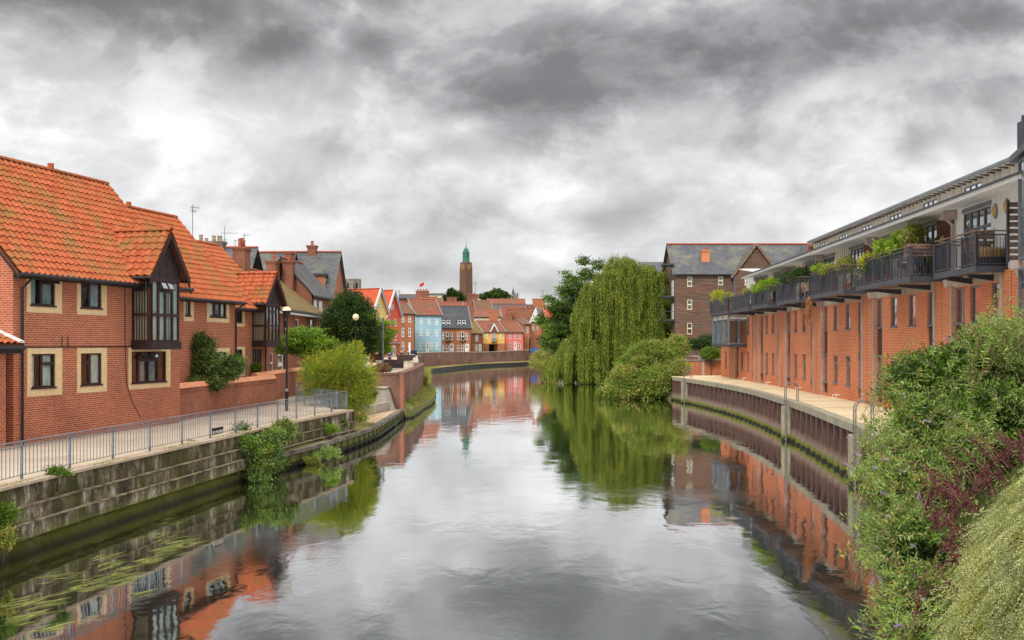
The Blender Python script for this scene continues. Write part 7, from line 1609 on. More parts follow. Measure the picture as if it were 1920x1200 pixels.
def bank_z(x, y):      # sloping river bank below the bridge on the right
    b = interp(RBK, y)[0]; return max(-.5, min(4.0, (x - b) * 1.05 - .3))
def build_near_right():
    mb = MB(); xs = np.linspace(0, 6, 13); ys = np.arange(4, 33, 1.2)
    for y0, y1 in zip(ys, ys[1:]):
        for a, b in zip(xs, xs[1:]):
            q = []
            for yy, dx in ((y0, a), (y0, b), (y1, b), (y1, a)):
                x = interp(RBK, yy)[0] + dx; q.append((x, yy, bank_z(x, yy) - (.0 if yy < 29 else (yy - 29) * .35)))
            mb.face(*q)
    mb.build('river_bank', M['grass_ground'], kind='structure', smooth=True)
    n = 60000; y = RNG.uniform(6, 32, n); d = RNG.uniform(.6, 9, n); x = np.array([interp(RBK, q)[0] for q in y]) + d; zr = np.array([interp([(-60, 4.1), (8, 4.1), (14, 3.9), (20, 3.5), (28, 2.9), (31, 2.4), (33, 2.1)], q)[0] for q in y]); zb = np.array([bank_z(p, q) - (0 if q < 29 else (q - 29) * .35) for p, q in zip(x, y)]); xr = np.array([interp([(8, 9.5), (14, 10.5), (20, 12), (28, 13.2), (33, 12.6)], q)[0] for q in y])
    z = np.maximum(zb, np.where(x > xr, zr, -9)); P = np.stack([x, y, z - .02], 1); D = RNG.normal(size=(n, 3)) * .45; D[:, 2] = 1
    quads_obj('bank_grass', leaf_arrays(P, D, RNG.uniform(.08, .32, n), .018, .1), M['grass_green'], None, (0, 0, 0), kind='stuff', label='rough grass on the near right river bank', cat='grass')
    # buddleia: long arching stems rooted along the bank
    stems = []
    def add(px, py, Y, n, l0, l1, spread, bend, lean=(-.35, -.25)):
        for _ in range(n):
            c = atY(px + random.gauss(0, spread), py + random.gauss(0, spread), Y + random.uniform(-1, 1)); a = random.uniform(0, 2 * math.pi); l = random.uniform(l0, l1)
            d = Vector((math.cos(a) * .75 + lean[0], math.sin(a) * .75 + lean[1], random.uniform(.5, 1.3))).normalized(); stems.append((c - d * l * .75, d, l, random.uniform(bend * .5, bend * 1.3)))
    for (px, py, Y, n, sp) in ((1700, 690, 27, 36, 26), (1660, 700, 27, 14, 12), (1650, 790, 24, 26, 14), (1645, 850, 22, 26, 14), (1640, 960, 20, 22, 10), (1650, 1020, 18.5, 22, 12), (1655, 1100, 17.5, 20, 12), (1850, 600, 24, 10, 16), (1905, 575, 24, 14, 14), (1860, 590, 24.5, 12, 22), (1900, 600, 24, 14, 20), (1640, 890, 21, 20, 10),  (1760, 680, 26, 42, 26), (1830, 640, 25, 40, 26), (1895, 620, 24, 36, 24), (1870, 585, 24.5, 12, 18), (1720, 740, 24, 46, 26), (1790, 740, 24, 46, 28), (1860, 720, 24, 46, 28), (1910, 760, 23, 36, 24), (1700, 800, 22.5, 46, 24), (1770, 800, 22, 44, 28),
                              (1680, 860, 21, 50, 22), (1740, 880, 20, 46, 26), (1665, 920, 20, 36, 18), (1720, 950, 19, 40, 24), (1700, 1010, 18.5, 40, 22), (1740, 1060, 17.5, 38, 22), (1690, 1100, 17, 36, 18), (1740, 1140, 16.5, 32, 20), (1700, 1170, 16.3, 20, 18), (1840, 800, 22, 30, 26), (1660, 980, 19.5, 10, 12)):
        add(px, py, Y, int(n * .8), .9, 2.0, sp, .28)
    main = [s for i, s in enumerate(stems) if i % 4]; rest = [s for i, s in enumerate(stems) if not i % 4]
    lance_plant('buddleia', 'large wild buddleia with long green leaves and lilac flower spikes on the near right bank', 'shrub', (10.5, 23, 1.5), main, M['leaf_buddleia'], .17, .040, .055, 300, 46, mat2=M['leaf_fresh'], droop=.35)
    lance_plant('bramble', 'olive and brown tinged bramble tangled through the lilac-flowered shrub', 'shrub', (10, 22, 1.2), rest, M['leaf_olive'], .12, .042, .055, 200, 0, droop=.3, mat2=M['leaf_brown'])
    # dark interior so the bank does not show through
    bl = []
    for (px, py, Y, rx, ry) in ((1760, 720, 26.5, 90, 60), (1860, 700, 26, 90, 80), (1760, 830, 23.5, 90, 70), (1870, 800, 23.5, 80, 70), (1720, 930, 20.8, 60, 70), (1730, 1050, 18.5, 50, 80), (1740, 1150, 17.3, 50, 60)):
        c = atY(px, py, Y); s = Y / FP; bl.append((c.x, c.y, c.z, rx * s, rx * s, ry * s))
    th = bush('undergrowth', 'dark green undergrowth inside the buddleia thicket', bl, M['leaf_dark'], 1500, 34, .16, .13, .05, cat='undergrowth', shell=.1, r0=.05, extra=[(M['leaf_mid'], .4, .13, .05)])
    # purple-leaved shrub
    stems.clear()
    for (px, py, Y, n, sp) in ((1790, 870, 15.6, 16, 18), (1840, 890, 15, 20, 18), (1800, 930, 14.9, 16, 16), (1755, 960, 15, 12, 14), (1890, 825, 15.4, 14, 14), (1910, 820, 15, 10, 10), (1820, 850, 15.6, 12, 18), (1860, 850, 15.2, 12, 16), (1780, 1000, 14.2, 9, 16), (1760, 1080, 13.6, 6, 12), (1730, 870, 18, 10, 14), (1770, 900, 15.6, 18, 12)):
        add(px, py, Y, n, .45, .95, sp, .12, (-.2, -.35))
    random.shuffle(stems); del stems[int(len(stems) * .45):]
    lance_plant('purple_barberry', 'purple-red leaved shrub between the buddleia and the pale trailing cotoneaster', 'shrub', (7.4, 17, 2.5), list(stems), M['leaf_purple'], .095, .042, .036, 300, 0, droop=.1)
    # trailing grey-green cotoneaster: a draped mound of long fine sprays
    th = thing('cotoneaster', 'pale grey-green cotoneaster trailing in a dense curtain at the lower right corner', 'shrub', (6.8, 12.5, 2))
    V = []; V2 = []; tw = MB()
    def surf(u, v):      # u across (0 left..1 right), v down (0 crest..1 foot)
        crest = atY(1858 + 160 * u, 975 - 165 * (abs(u) ** .8) * (1 if u > 0 else -1), 15.2 - 1.8 * u); foot = atY(1785 + 230 * u, 1300, 12.6 - 2.2 * u)
        p = crest.lerp(foot, v); out = math.sin(min(1, v * 1.1) * math.pi * .5) ** 1.0 * 0
        n = .55 * math.sin(v * math.pi) + .12 * math.sin(u * 9 + v * 2) * math.sin(v * 3)
        return np.array([p.x - n * .45, p.y - n, p.z + n * .35])
    NB = 680
    for k in range(NB):
        u0, v0 = random.uniform(-.12, 1.15), random.random() ** .9; off = random.uniform(-.18, .16); bl = random.uniform(.4, 1.0); tilt = RNG.normal(size=3) * .10; which = V if random.random() < .8 else V2
        for j in range(random.randint(6, 12)):
            u, v = u0 + random.gauss(0, .012), v0 + random.gauss(0, .02); p = surf(u, v) + RNG.normal(size=3) * .025 + np.array([-.2, -.9, .4]) * off; l = bl * random.uniform(.6, 1.1)
            g = surf(u, min(1.05, v + .05)) - surf(u, v - .05 if v > .05 else v); g /= (np.linalg.norm(g) + 1e-9); d = g + np.array([-.55, -.12, -.05]) + tilt + RNG.normal(size=3) * .09; d /= np.linalg.norm(d)
            n = int(l / .019); t = np.arange(n) / n; P = p + np.outer(t * l, d) + np.outer(np.sin(t * math.pi) * .07, np.array([-.3, -1, .6])); D = d * .5 + RNG.normal(size=(n, 3)) * .7
            which.append(leaf_arrays(P, D, RNG.uniform(.018, .030, n), .014, .1))
    for i in range(500):
        u, v = random.random(), random.random() * .9; p = surf(u, v) + np.array([.03, .12, -.03]); q = surf(u - .02, v + .12) ; tw.tube([p, q], .004, 3, cap=False)
    quads_obj('foliage', np.concatenate(V), M['leaf_grey'], th, kind='stuff'); quads_obj('foliage', np.concatenate(V2), M['leaf_olive'], th, kind='stuff'); tw.build('stem', M['twig'], th, kind='stuff')
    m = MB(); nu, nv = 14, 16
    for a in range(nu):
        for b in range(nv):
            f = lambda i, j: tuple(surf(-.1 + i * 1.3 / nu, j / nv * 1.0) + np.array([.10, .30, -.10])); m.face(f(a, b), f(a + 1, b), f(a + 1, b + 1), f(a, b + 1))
    m.build('inner_shade_sheet', M['under_dark'], th, smooth=True)  # dark sheet behind the sprays, shade of the gaps painted in its colour
M['grass_green'] = leafmat('rough_green_grass', [(.08, .13, .02), (.14, .20, .04), (.26, .26, .09)], clump=.5)
M['under_dark'] = plain('painted_inner_shade', (.05, .05, .03), .95, .4, 14.)
build_near_right()

def build_left_plants():
    # shrub leaning over the garden wall
    Y = 51.; s = Y / FP; bl = [(atY(px, py, Y + d).x, Y + d, atY(px, py, Y + d).z, rx * s, rx * s * .8, ry * s) for px, py, rx, ry, d in ((370, 655, 28, 26, 0), (360, 690, 30, 30, 0), (395, 695, 32, 24, 0), (425, 690, 22, 18, .5), (440, 680, 14, 14, 1), (380, 718, 32, 12, -.6), (365, 640, 14, 14, .5))]
    bush('garden_shrub', 'dark tangled shrub leaning over the garden wall beside the nearest house', bl, M['leaf_buddleia'], 520, 50, .16, .14, .045, shell=.45, droop=.4, extra=[(M['leaf_dark'], .7, .13, .05), (M['leaf_bright'], .06, .1, .05)], base=(bl[1][0], Y + .5, 1.9))
    # mixed shrub hanging on the river wall
    bl = []
    for px, py, rx, ry, Y in ((440, 832, 26, 14, 40.4), (470, 842, 30, 20, 40.6), (428, 846, 16, 10, 40), (495, 838, 24, 20, 41.2), (482, 872, 22, 16, 40.6), (500, 858, 22, 20, 41), (530, 806, 16, 16, 43), (452, 805, 8, 10, 41.5), (512, 820, 20, 12, 42), (488, 893, 14, 8, 40.2), (515, 868, 14, 14, 42), (545, 812, 10, 8, 44)):
        c = atY(px, py, Y); s = Y / FP; bl.append((c.x, c.y, c.z, rx * s, rx * s * .7, ry * s))
    bush('wall_shrub', 'wild green shrub hanging over the mossy river wall to the water', bl, M['leaf_buddleia'], 560, 46, .13, .10, .04, shell=.4, droop=.3, extra=[(M['leaf_bright'], .2, .10, .04), (M['leaf_dark'], .6, .1, .04), (M['leaf_brown'], .08, .12, .02)], base=(-9.9, 41.5, .9))
    def small(px, py, Y, rx, ry, mat, lab, n=60, L=.09, W=.035, name='wild_plant', cat='plant'):
        c = atY(px, py, Y); s = Y / FP; return bush(name, lab, [(c.x, c.y, c.z, rx * s, rx * s * .7, ry * s)], mat, n, 34, .07, L, W, cat=cat, shell=.2, r0=.02, nl=6, up=.5)
    small(615, 850, 46.5, 26, 12, M['leaf_buddleia'], 'low green plant growing out of the mossy sheet piling')
    small(585, 865, 46, 18, 10, M['leaf_olive'], 'grey-green tuft at the waterline of the mossy piling', 50)
    small(535, 802, 44, 12, 14, M['leaf_yellow'], 'yellow flowering weed at the railing foot')
    small(8, 965, 24.6, 16, 22, M['leaf_mid'], 'leafy weed sprouting from the river wall at the left edge', 60, .10, .03)
    small(6, 1008, 24.4, 12, 16, M['leaf_olive'], 'yellowing weed low on the river wall at the left edge', 50)
    small(108, 886, 27.6, 20, 6, M['leaf_mid'], 'small flowering weed under the railing near the left edge', 46, .08, .025)
    small(358, 831, 37, 8, 4, M['leaf_bright'], 'bright moss tuft under the NO MOORING sign', 26, .05, .02)
    small(620, 805, 50, 18, 8, M['leaf_bright'], 'bright green weeds at the foot of the old wall on the low quay', 60, .09, .03)
    small(676, 784, 61, 12, 6, M['leaf_bright'], 'patch of fresh green weeds beside the steps', 50, .08, .025)
    small(638, 795, 53, 12, 8, M['leaf_mid'], 'fern-like plant on the old quay wall', 40, .1, .03)
    small(596, 785, 51, 8, 6, M['leaf_yellow'], 'small yellow-green weed on top of the old wall', 26, .07, .03)
    small(735, 795, 68, 8, 12, M['leaf_olive'], 'trailing plant near the end of the quay piling', 40, .08, .03)
    small(795, 720, 104, 8, 14, M['leaf_olive'], 'scrubby plants along the bastion foot', 80, .16, .06)
    small(775, 752, 86, 12, 7, M['leaf_yellow'], 'mossy yellow plants on the bastion shelf', 60, .14, .05)
    small(480, 690, 60, 9, 9, M['leaf_mid'], 'potted plant by the front door of the third house', 50, .10, .04)
    for (px, py, Y, rx, ry, mat, lab) in ((690, 740, 66, 14, 14, M['leaf_dark'], 'dark shrub at the foot of the yellow-green bush'), (715, 690, 82, 16, 8, M['leaf_brown'], 'dry beige grasses on the bastion top'), (668, 650, 80, 12, 10, M['leaf_yellow'], 'lime green shrub below the globe lamp')):
        small(px, py, Y, rx, ry, mat, lab, 90, .14, .04, 'shrub', 'shrub')
    # grass on the low quay
    n = 9000; y = RNG.uniform(43.3, 60, n); x = np.array([interp([(43, -9.6), (46.75, -8.95), (53.4, -8.05), (58.8, -7.6), (75, -7.6)], q)[0] for q in y]); w = RNG.random(n) ** 2; x = x - .15 - w * np.clip((y - 42) * .10, .25, 1.3)
    P = np.stack([x, y, np.full(n, .70)], 1); D = RNG.normal(size=(n, 3)) * .35; D[:, 2] = 1; quads_obj('quay_grass', leaf_arrays(P, D, RNG.uniform(.04, .16, n), .012, .1), M['grass'], None, (0, 0, 0), kind='stuff', label='short yellowing grass on the low quay', cat='grass')
    # moss and weeds on the lower step of the river wall
    n = 16000; y = RNG.uniform(22, 43, n); k = np.sin(y * 2.1) + np.sin(y * .8 + 2) + RNG.normal(size=n) * .8; y = y[k > -.1]; n = len(y); f = RNG.random(n)
    x0 = np.array([fx(q) + .42 for q in y]); x1 = np.array([interp(LB, q)[0] - .10 for q in y]); P = np.stack([x0 + (x1 - x0) * f, y, .54 - .10 * f], 1); D = RNG.normal(size=(n, 3)) * .7; D[:, 2] = .7
    quads_obj('step_weeds', leaf_arrays(P, D, RNG.uniform(.04, .14, n), .022, .1), M['leaf_olive'], None, (0, 0, 0), kind='stuff', label='moss and low weeds along the lower step of the river wall', cat='moss')
    n = 3000; y = RNG.uniform(22, 54, n); k = np.sin(y * 1.3) + RNG.normal(size=n) * .5; y = y[k > .6]; n = len(y); P = np.stack([np.array([fx(q) + .26 for q in y]) + RNG.normal(size=n) * .04, y, np.full(n, 1.83)], 1); D = RNG.normal(size=(n, 3)) * .5; D[:, 2] = 1
    quads_obj('path_edge_weeds', leaf_arrays(P, D, RNG.uniform(.03, .12, n), .014, .1), M['grass'], None, (0, 0, 0), kind='stuff', label='thin weeds growing in the path edge under the railing', cat='weeds')
    # floating ribbon weed
    V = []
    for (px, py, nn, sp) in ((15, 1165, 18, 14), (50, 1135, 14, 16), (20, 1140, 8, 18), (85, 1128, 7, 14), (135, 1105, 12, 14), (165, 1098, 16, 16), (200, 1085, 16, 16), (215, 1092, 7, 10), (95, 1085, 10, 16), (180, 1062, 14, 14), (225, 1068, 14, 14), (265, 1056, 14, 12), (300, 1032, 26, 14), (320, 1020, 12, 12), (345, 1022, 8, 8), (285, 1010, 12, 14), (60, 1185, 8, 12), (250, 1120, 5, 10), (300, 985, 5, 14), (180, 1045, 6, 10)):
        for _ in range(nn):
            c = at(px + random.gauss(0, sp), py + random.gauss(0, sp * .35), .004); l = random.uniform(.25, .95); a = math.radians(random.gauss(58, 10)); d = np.array([math.cos(a), math.sin(a), 0]); u = np.array([-d[1], d[0], 0]) * random.uniform(.012, .026); p = np.array(c); z = np.array([0, 0, random.uniform(.002, .012)])
            bend = np.array([-d[1], d[0], 0]) * random.uniform(-.08, .08)
            p1 = p + d * l * .5 + bend; p2 = p + d * l
            V += [p - u * .4, p + u * .4, p1 + u + z, p1 - u + z, p1 - u + z, p1 + u + z, p2 + u * .1, p2 - u * .1]
    quads_obj('ribbon_weed', np.array(V), M['weed'], None, (0, 0, 0), kind='stuff', label='yellow-green ribbon weed floating on the dark water at the left', cat='water weed')
    
    # scrub and moss along the foot of the bastion and the far ledge
    V = []; n = 26000; y = RNG.uniform(74, 205, n) ** 1.0; bx = np.array([interp([(73.6, -7.6), (90, -8.0), (106, -8.75), (112, -9.4), (150, -13.3), (200, -17.4)], q)[0] for q in y]); wx = np.array([interp(LB, q)[0] + (.5 if q < 110 else .1) for q in y]); f = RNG.random(n); x = bx + (wx - bx) * f
    ok = (np.sin(y * 1.7) + np.sin(y * .63 + 1) + RNG.normal(size=n) * .6 > -.2); x, y, f = x[ok], y[ok], f[ok]; n = len(x)
    P = np.stack([x, y, .95 - .5 * f + RNG.random(n) * .25], 1); D = RNG.normal(size=(n, 3)); D[:, 2] = np.abs(D[:, 2]); V.append(leaf_arrays(P, D, RNG.uniform(.08, .26, n), .05, .2))
    quads_obj('scrub', np.concatenate(V), M['leaf_olive'], SHELF[0], kind='stuff')
    n = 9000; led = [(196, -16.6), (206, -15.6), (215, -14.0), (228, -11.2), (242, -8.0), (252, -4.4), (262, -.6), (272, 4.0), (282, 8)]; y = RNG.uniform(196, 282, n); x = np.array([interp(led, q)[0] for q in y]) + RNG.normal(size=n) * .7
    P = np.stack([x, y, np.full(n, .70)], 1); D = RNG.normal(size=(n, 3)) * .6; D[:, 2] = 1; quads_obj('ledge_grass', leaf_arrays(P, D, RNG.uniform(.08, .26, n), .07, .1), M['grass'], None, (0, 0, 0), kind='stuff', label='rough grass along the ledge of the far quay', cat='grass')
build_left_plants()

def balcony_plants():
    k = [0]
    def pot(i, t, mat, rx, rz, lab, L=.11, W=.05, n=60, z=8.0, o=-.35, potm='terracotta', tall=.35):
        fc = BALF[i]; p = fc.p(t, o, 7.93); th = thing('potted_plant', lab, 'potted plant', p, 'plants on the balconies')
        m = MB(); m.lathe(p, [(.13, 0), (.19, tall), (.21, tall), (.21, tall - .05), (.17, tall - .06), (0, tall - .07)], 10); m.build('pot', M[potm], th)
        b = [(p.x, p.y, z + rz, rx, rx, rz)]; V, C = clump_leaves(b, n, 30, .10, L, W, shell=.3, up=.3); quads_obj('foliage', V, mat, th, kind='stuff')
        m = MB(); [m.tube([p + Vector((0, 0, tall)), Vector(C[j])], [.015, .005], 4, cap=False) for j in range(5)]; m.build('stem', M['twig'], th)
    T = lambda i, px: BALF[i].t(px)
    pot(1, 2.6, M['leaf_bright'], .6, .45, 'broad feathery potted tree above the handrail of the second balcony', .2, .07, 60, 9.0, -.5, 'stone_pot', .5)
    pot(1, 4.6, M['leaf_bright'], .5, .4, 'smaller yellow-green potted tree left of the feathery one', .2, .07, 60, 9.0, -.5)
    pot(1, 1.5, M['leaf_olive'], .4, .45, 'grey-green potted tree nearest the timber planter on the second balcony', .16, .05, 80, 9.2, -.6)
    pot(1, 6.6, M['leaf_yellow'], .5, .35, 'bright lime potted shrub at the far end of the second balcony', .12, .06, 60, 8.7, -.4)
    pot(1, 5.9, M['leaf_dark'], .4, .45, 'dark leafy potted plant behind the bars of the second balcony', .12, .05, 60, 8.2)
    pot(1, 7.1, M['leaf_grey'], .28, .5, 'pale trailing potted grass behind the far bars of the second balcony', .12, .02, 60, 8.0)
    pot(2, 3.4, M['leaf_olive'], .7, .22, 'long low potted shrub over the rail of the third balcony', .11, .05, 90, 8.9)
    pot(2, .9, M['leaf_olive'], .5, .4, 'olive potted shrub at the near end of the third balcony', .1, .05, 60, 8.8)
    pot(2, 5.8, M['leaf_bright'], .5, .3, 'light green potted shrub at the far end of the third balcony', .1, .05, 60, 9.0)
    pot(3, 1.4, M['leaf_dark'], .75, .4, 'round dark green box shrub on the fourth balcony, nearer one', .08, .05, 110, 8.95)
    pot(3, 4.2, M['leaf_dark'], .75, .38, 'round dark green box shrub on the fourth balcony, farther one', .08, .05, 110, 8.9)
    pot(4, 1.2, M['leaf_bright'], .8, .4, 'bright green potted shrub on the fifth balcony, nearer one', .12, .06, 90, 8.85)
    pot(4, 4.0, M['leaf_bright'], .9, .38, 'bright green potted shrub on the fifth balcony, farther one', .12, .06, 90, 8.8)
    pot(5, 2.0, M['leaf_olive'], .5, .3, 'reddish potted plant on the sixth balcony', .1, .04, 60, 8.9)
    pot(6, 6.4, M['leaf_yellow'], .5, .35, 'spiky yellow-green palm-like potted plant on the last balcony', .38, .04, 30, 9.1)
    pot(6, 2.0, M['leaf_olive'], .6, .4, 'wispy potted grass on the last balcony', .25, .03, 50, 8.7)
    # grasses box on the near balcony, timber planters, furniture
    fc = BALF[0]; c = fc.p(.25, -.65, 7.93); th = thing('grass_planter', 'black trough of pale brown ornamental grass on the nearest balcony', 'planter', c)
    m = MB(); m.box(c.x - .55, c.x + .55, c.y - .15, c.y + .15, 7.93, 8.25); m.build('trough', M['black'], th)
    n = 2500; P = np.stack([RNG.uniform(c.x - .5, c.x + .5, n), RNG.uniform(c.y - .12, c.y + .12, n), np.full(n, 8.22)], 1); D = RNG.normal(size=(n, 3)) * .25; D[:, 2] = 1; quads_obj('grass_blades', leaf_arrays(P, D, RNG.uniform(.25, .45, n), .012, .1), M['dry_grass'], th, kind='stuff')
    c = fc.p(2.0, -.8, 7.93); th = thing('red_recliner', 'folded red balcony chair behind the bars of the nearest balcony', 'chair', c)
    m = MB(); m.hexa([c + Vector(v) for v in ((-.3, -.5, .45), (.3, -.5, .45), (.3, .1, .4), (-.3, .1, .4), (-.3, -.5, .5), (.3, -.5, .5), (.3, .1, .45), (-.3, .1, .45))]); m.build('seat', M['brick_orange_old'], th)
    m = MB(); m.hexa([c + Vector(v) for v in ((-.3, .1, .42), (.3, .1, .42), (.3, .45, 1.05), (-.3, .45, 1.05), (-.3, .15, .4), (.3, .15, .4), (.3, .5, 1.03), (-.3, .5, 1.03))]); m.build('backrest', M['brick_orange_old'], th)
    for sx in (-.28, .28):
        for sy in (-.45, .1): MB().beam(c + Vector((sx, sy, 0)), c + Vector((sx, sy, .45)), .03).build('leg', M['black'], th)
    for i, t, lab in ((1, .55, 'weathered timber planter box raised at the near end of the second balcony'), (3, .3, 'reddish timber planter on the fourth balcony corner')):
        p = BALF[i].p(t, -.6, 7.93); th = thing('timber_planter', lab, 'planter', p)
        for k in range(4): MB().box(p.x - .6, p.x + .6, p.y - .35, p.y + .35, (8.75 if i == 1 else 8.3) + k * .13, (8.75 if i == 1 else 8.3) + k * .13 + .115).build('board', M['wood_brown'], th)
        for sx in (-.55, .55): MB().beam((p.x + sx, p.y, 7.93), (p.x + sx, p.y, 8.8), .07).build('leg', M['wood_brown'], th)
    p = BALF[1].p(2.2, -.7, 7.93); th = thing('balcony_table', 'small round white table on the second balcony', 'table', p); m = MB(); m.lathe(p, [(.0, .70), (.38, .70), (.38, .73), (0, .73)], 14); m.build('table_top', M['white'], th)
    m = MB(); m.tube([p, p + Vector((0, 0, .7))], .03, 6); m.lathe(p, [(.25, 0), (.25, .03), (0, .05)], 10); m.build('pedestal', M['white'], th)
    for t, lab in ((3.3, 'grey folding chair near the white table'), (1.2, 'grey folding chair at the near end of the second balcony')):
        c = BALF[1].p(t, -.75, 7.93); th = thing('balcony_chair', lab + ' ', 'chair', c, 'chairs on the second balcony'); th['label'] = lab
        m = MB(); m.box(c.x - .2, c.x + .2, c.y - .2, c.y + .2, 8.36, 8.39); m.build('seat', M['galv'], th); m = MB(); m.box(c.x - .2, c.x + .2, c.y + .18, c.y + .2, 8.5, 8.83); m.build('backrest', M['galv'], th)
        for sx in (-.18, .18): MB().beam((c.x + sx, c.y - .18, 7.93), (c.x + sx, c.y + .19, 8.8), .025).build('leg', M['galv'], th); MB().beam((c.x + sx, c.y + .18, 7.93), (c.x + sx, c.y - .18, 8.36), .025).build('leg', M['galv'], th)
    # hanging dry plant under the fourth balcony
    p = BALF[2].p(6.9, .1, 7.9); th = thing('hanging_plant', 'dry brown plant trailing below the third balcony edge', 'plant', p); n = 500; P = np.array(p) + np.stack([RNG.normal(size=n) * .1, RNG.normal(size=n) * .18, -RNG.random(n) * 1.5], 1); D = RNG.normal(size=(n, 3)) * .3; D[:, 2] = -1; quads_obj('foliage', leaf_arrays(P, D, .25, .03), M['leaf_rust'], th, kind='stuff')
M['dry_grass'] = leafmat('dry_ornamental_grass', [(.40, .26, .12), (.52, .38, .2)], clump=.2); M['leaf_rust'] = leafmat('rust_brown_trails', [(.34, .14, .05), (.44, .2, .09)], clump=.2)
balcony_plants()
# ------------------------------------------------------------------ lamps, people and quay furniture
def globe_lamp(px, ybase, ytop, Y, zb, label, half=True):
    x = (px - 960) / FP * Y; zt = zat(ytop, Y); th = thing('street_lamp', label, 'street lamp', (x, Y, zb), 'globe street lamps'); r = .235
    MB().tube([(x, Y, zb), (x, Y, zb + 1.0)], .085, 10).build('lamp_base', M['black_metal'], th)
    MB().lathe((x, Y, zb), [(.085, .98), (.095, 1.0), (.095, 1.06), (.055, 1.12)], 10).build('collar', M['galv'], th)
    MB().tube([(x, Y, zb + 1.05), (x, Y, zt - 2 * r)], [.052, .045], 10).build('pole', M['black_metal'], th)
    c = (x, Y, zt - r)
    if half:
        MB().lathe(c, [(.06, -.27), (.10, -.24), (r * .75, -.12), (r * .98, .0), (r, .03), (r * 1.0, .035)], 16).build('lamp_bowl', M['black_metal'], th, smooth=True)
        MB().lathe(c, [(r, .035), (r * .93, .11), (r * .66, .19), (r * .35, .225), (0, .235)], 16).build('lamp_shade', M['globe'], th, smooth=True)
    else:
        MB().lathe(c, [(.06, -.26), (.10, -.24)], 10).build('collar', M['black_metal'], th)
        MB().lathe(c, [(.07, -r * .97)] + [(r * math.cos(a), r * math.sin(a)) for a in np.linspace(-1.2, 1.35, 9)] + [(0, r)], 16).build('lamp_shade', M['globe'], th, smooth=True)
globe_lamp(537.5, 771, 575, 53.2, 1.85, 'tall black lamp post with cream dome and dark bowl behind the long railing')
globe_lamp(667, 690, 588.5, 75., 2.0, 'black lamp post with a round cream globe in front of the dark round tree', False)
def slim_post(px, yb, yt, Y, zb, mat, label, r=.05):
    x = (px - 960) / FP * Y; th = thing('slim_post', label, 'post', (x, Y, zb)); MB().tube([(x, Y, zb), (x, Y, zat(yt, Y))], r, 8).build('pole', mat, th); MB().lathe((x, Y, zat(yt, Y)), [(r * 1.6, -.02), (r * 1.6, .04), (0, .1)], 8).build('cap', mat, th); return th
slim_post(718.5, 690, 597, 98, 2.4, M['grey_steel'], 'tall thin grey lamp column in front of the red house', .07)
t_ = slim_post(768, 662, 645, 165, 2.9, M['white'], 'short white post with a rounded top before the brown brick house', .13)
slim_post(993, 660, 634, 262, 3.0, M['black_metal'], 'dark lamp column at the far end of the quay', .12)

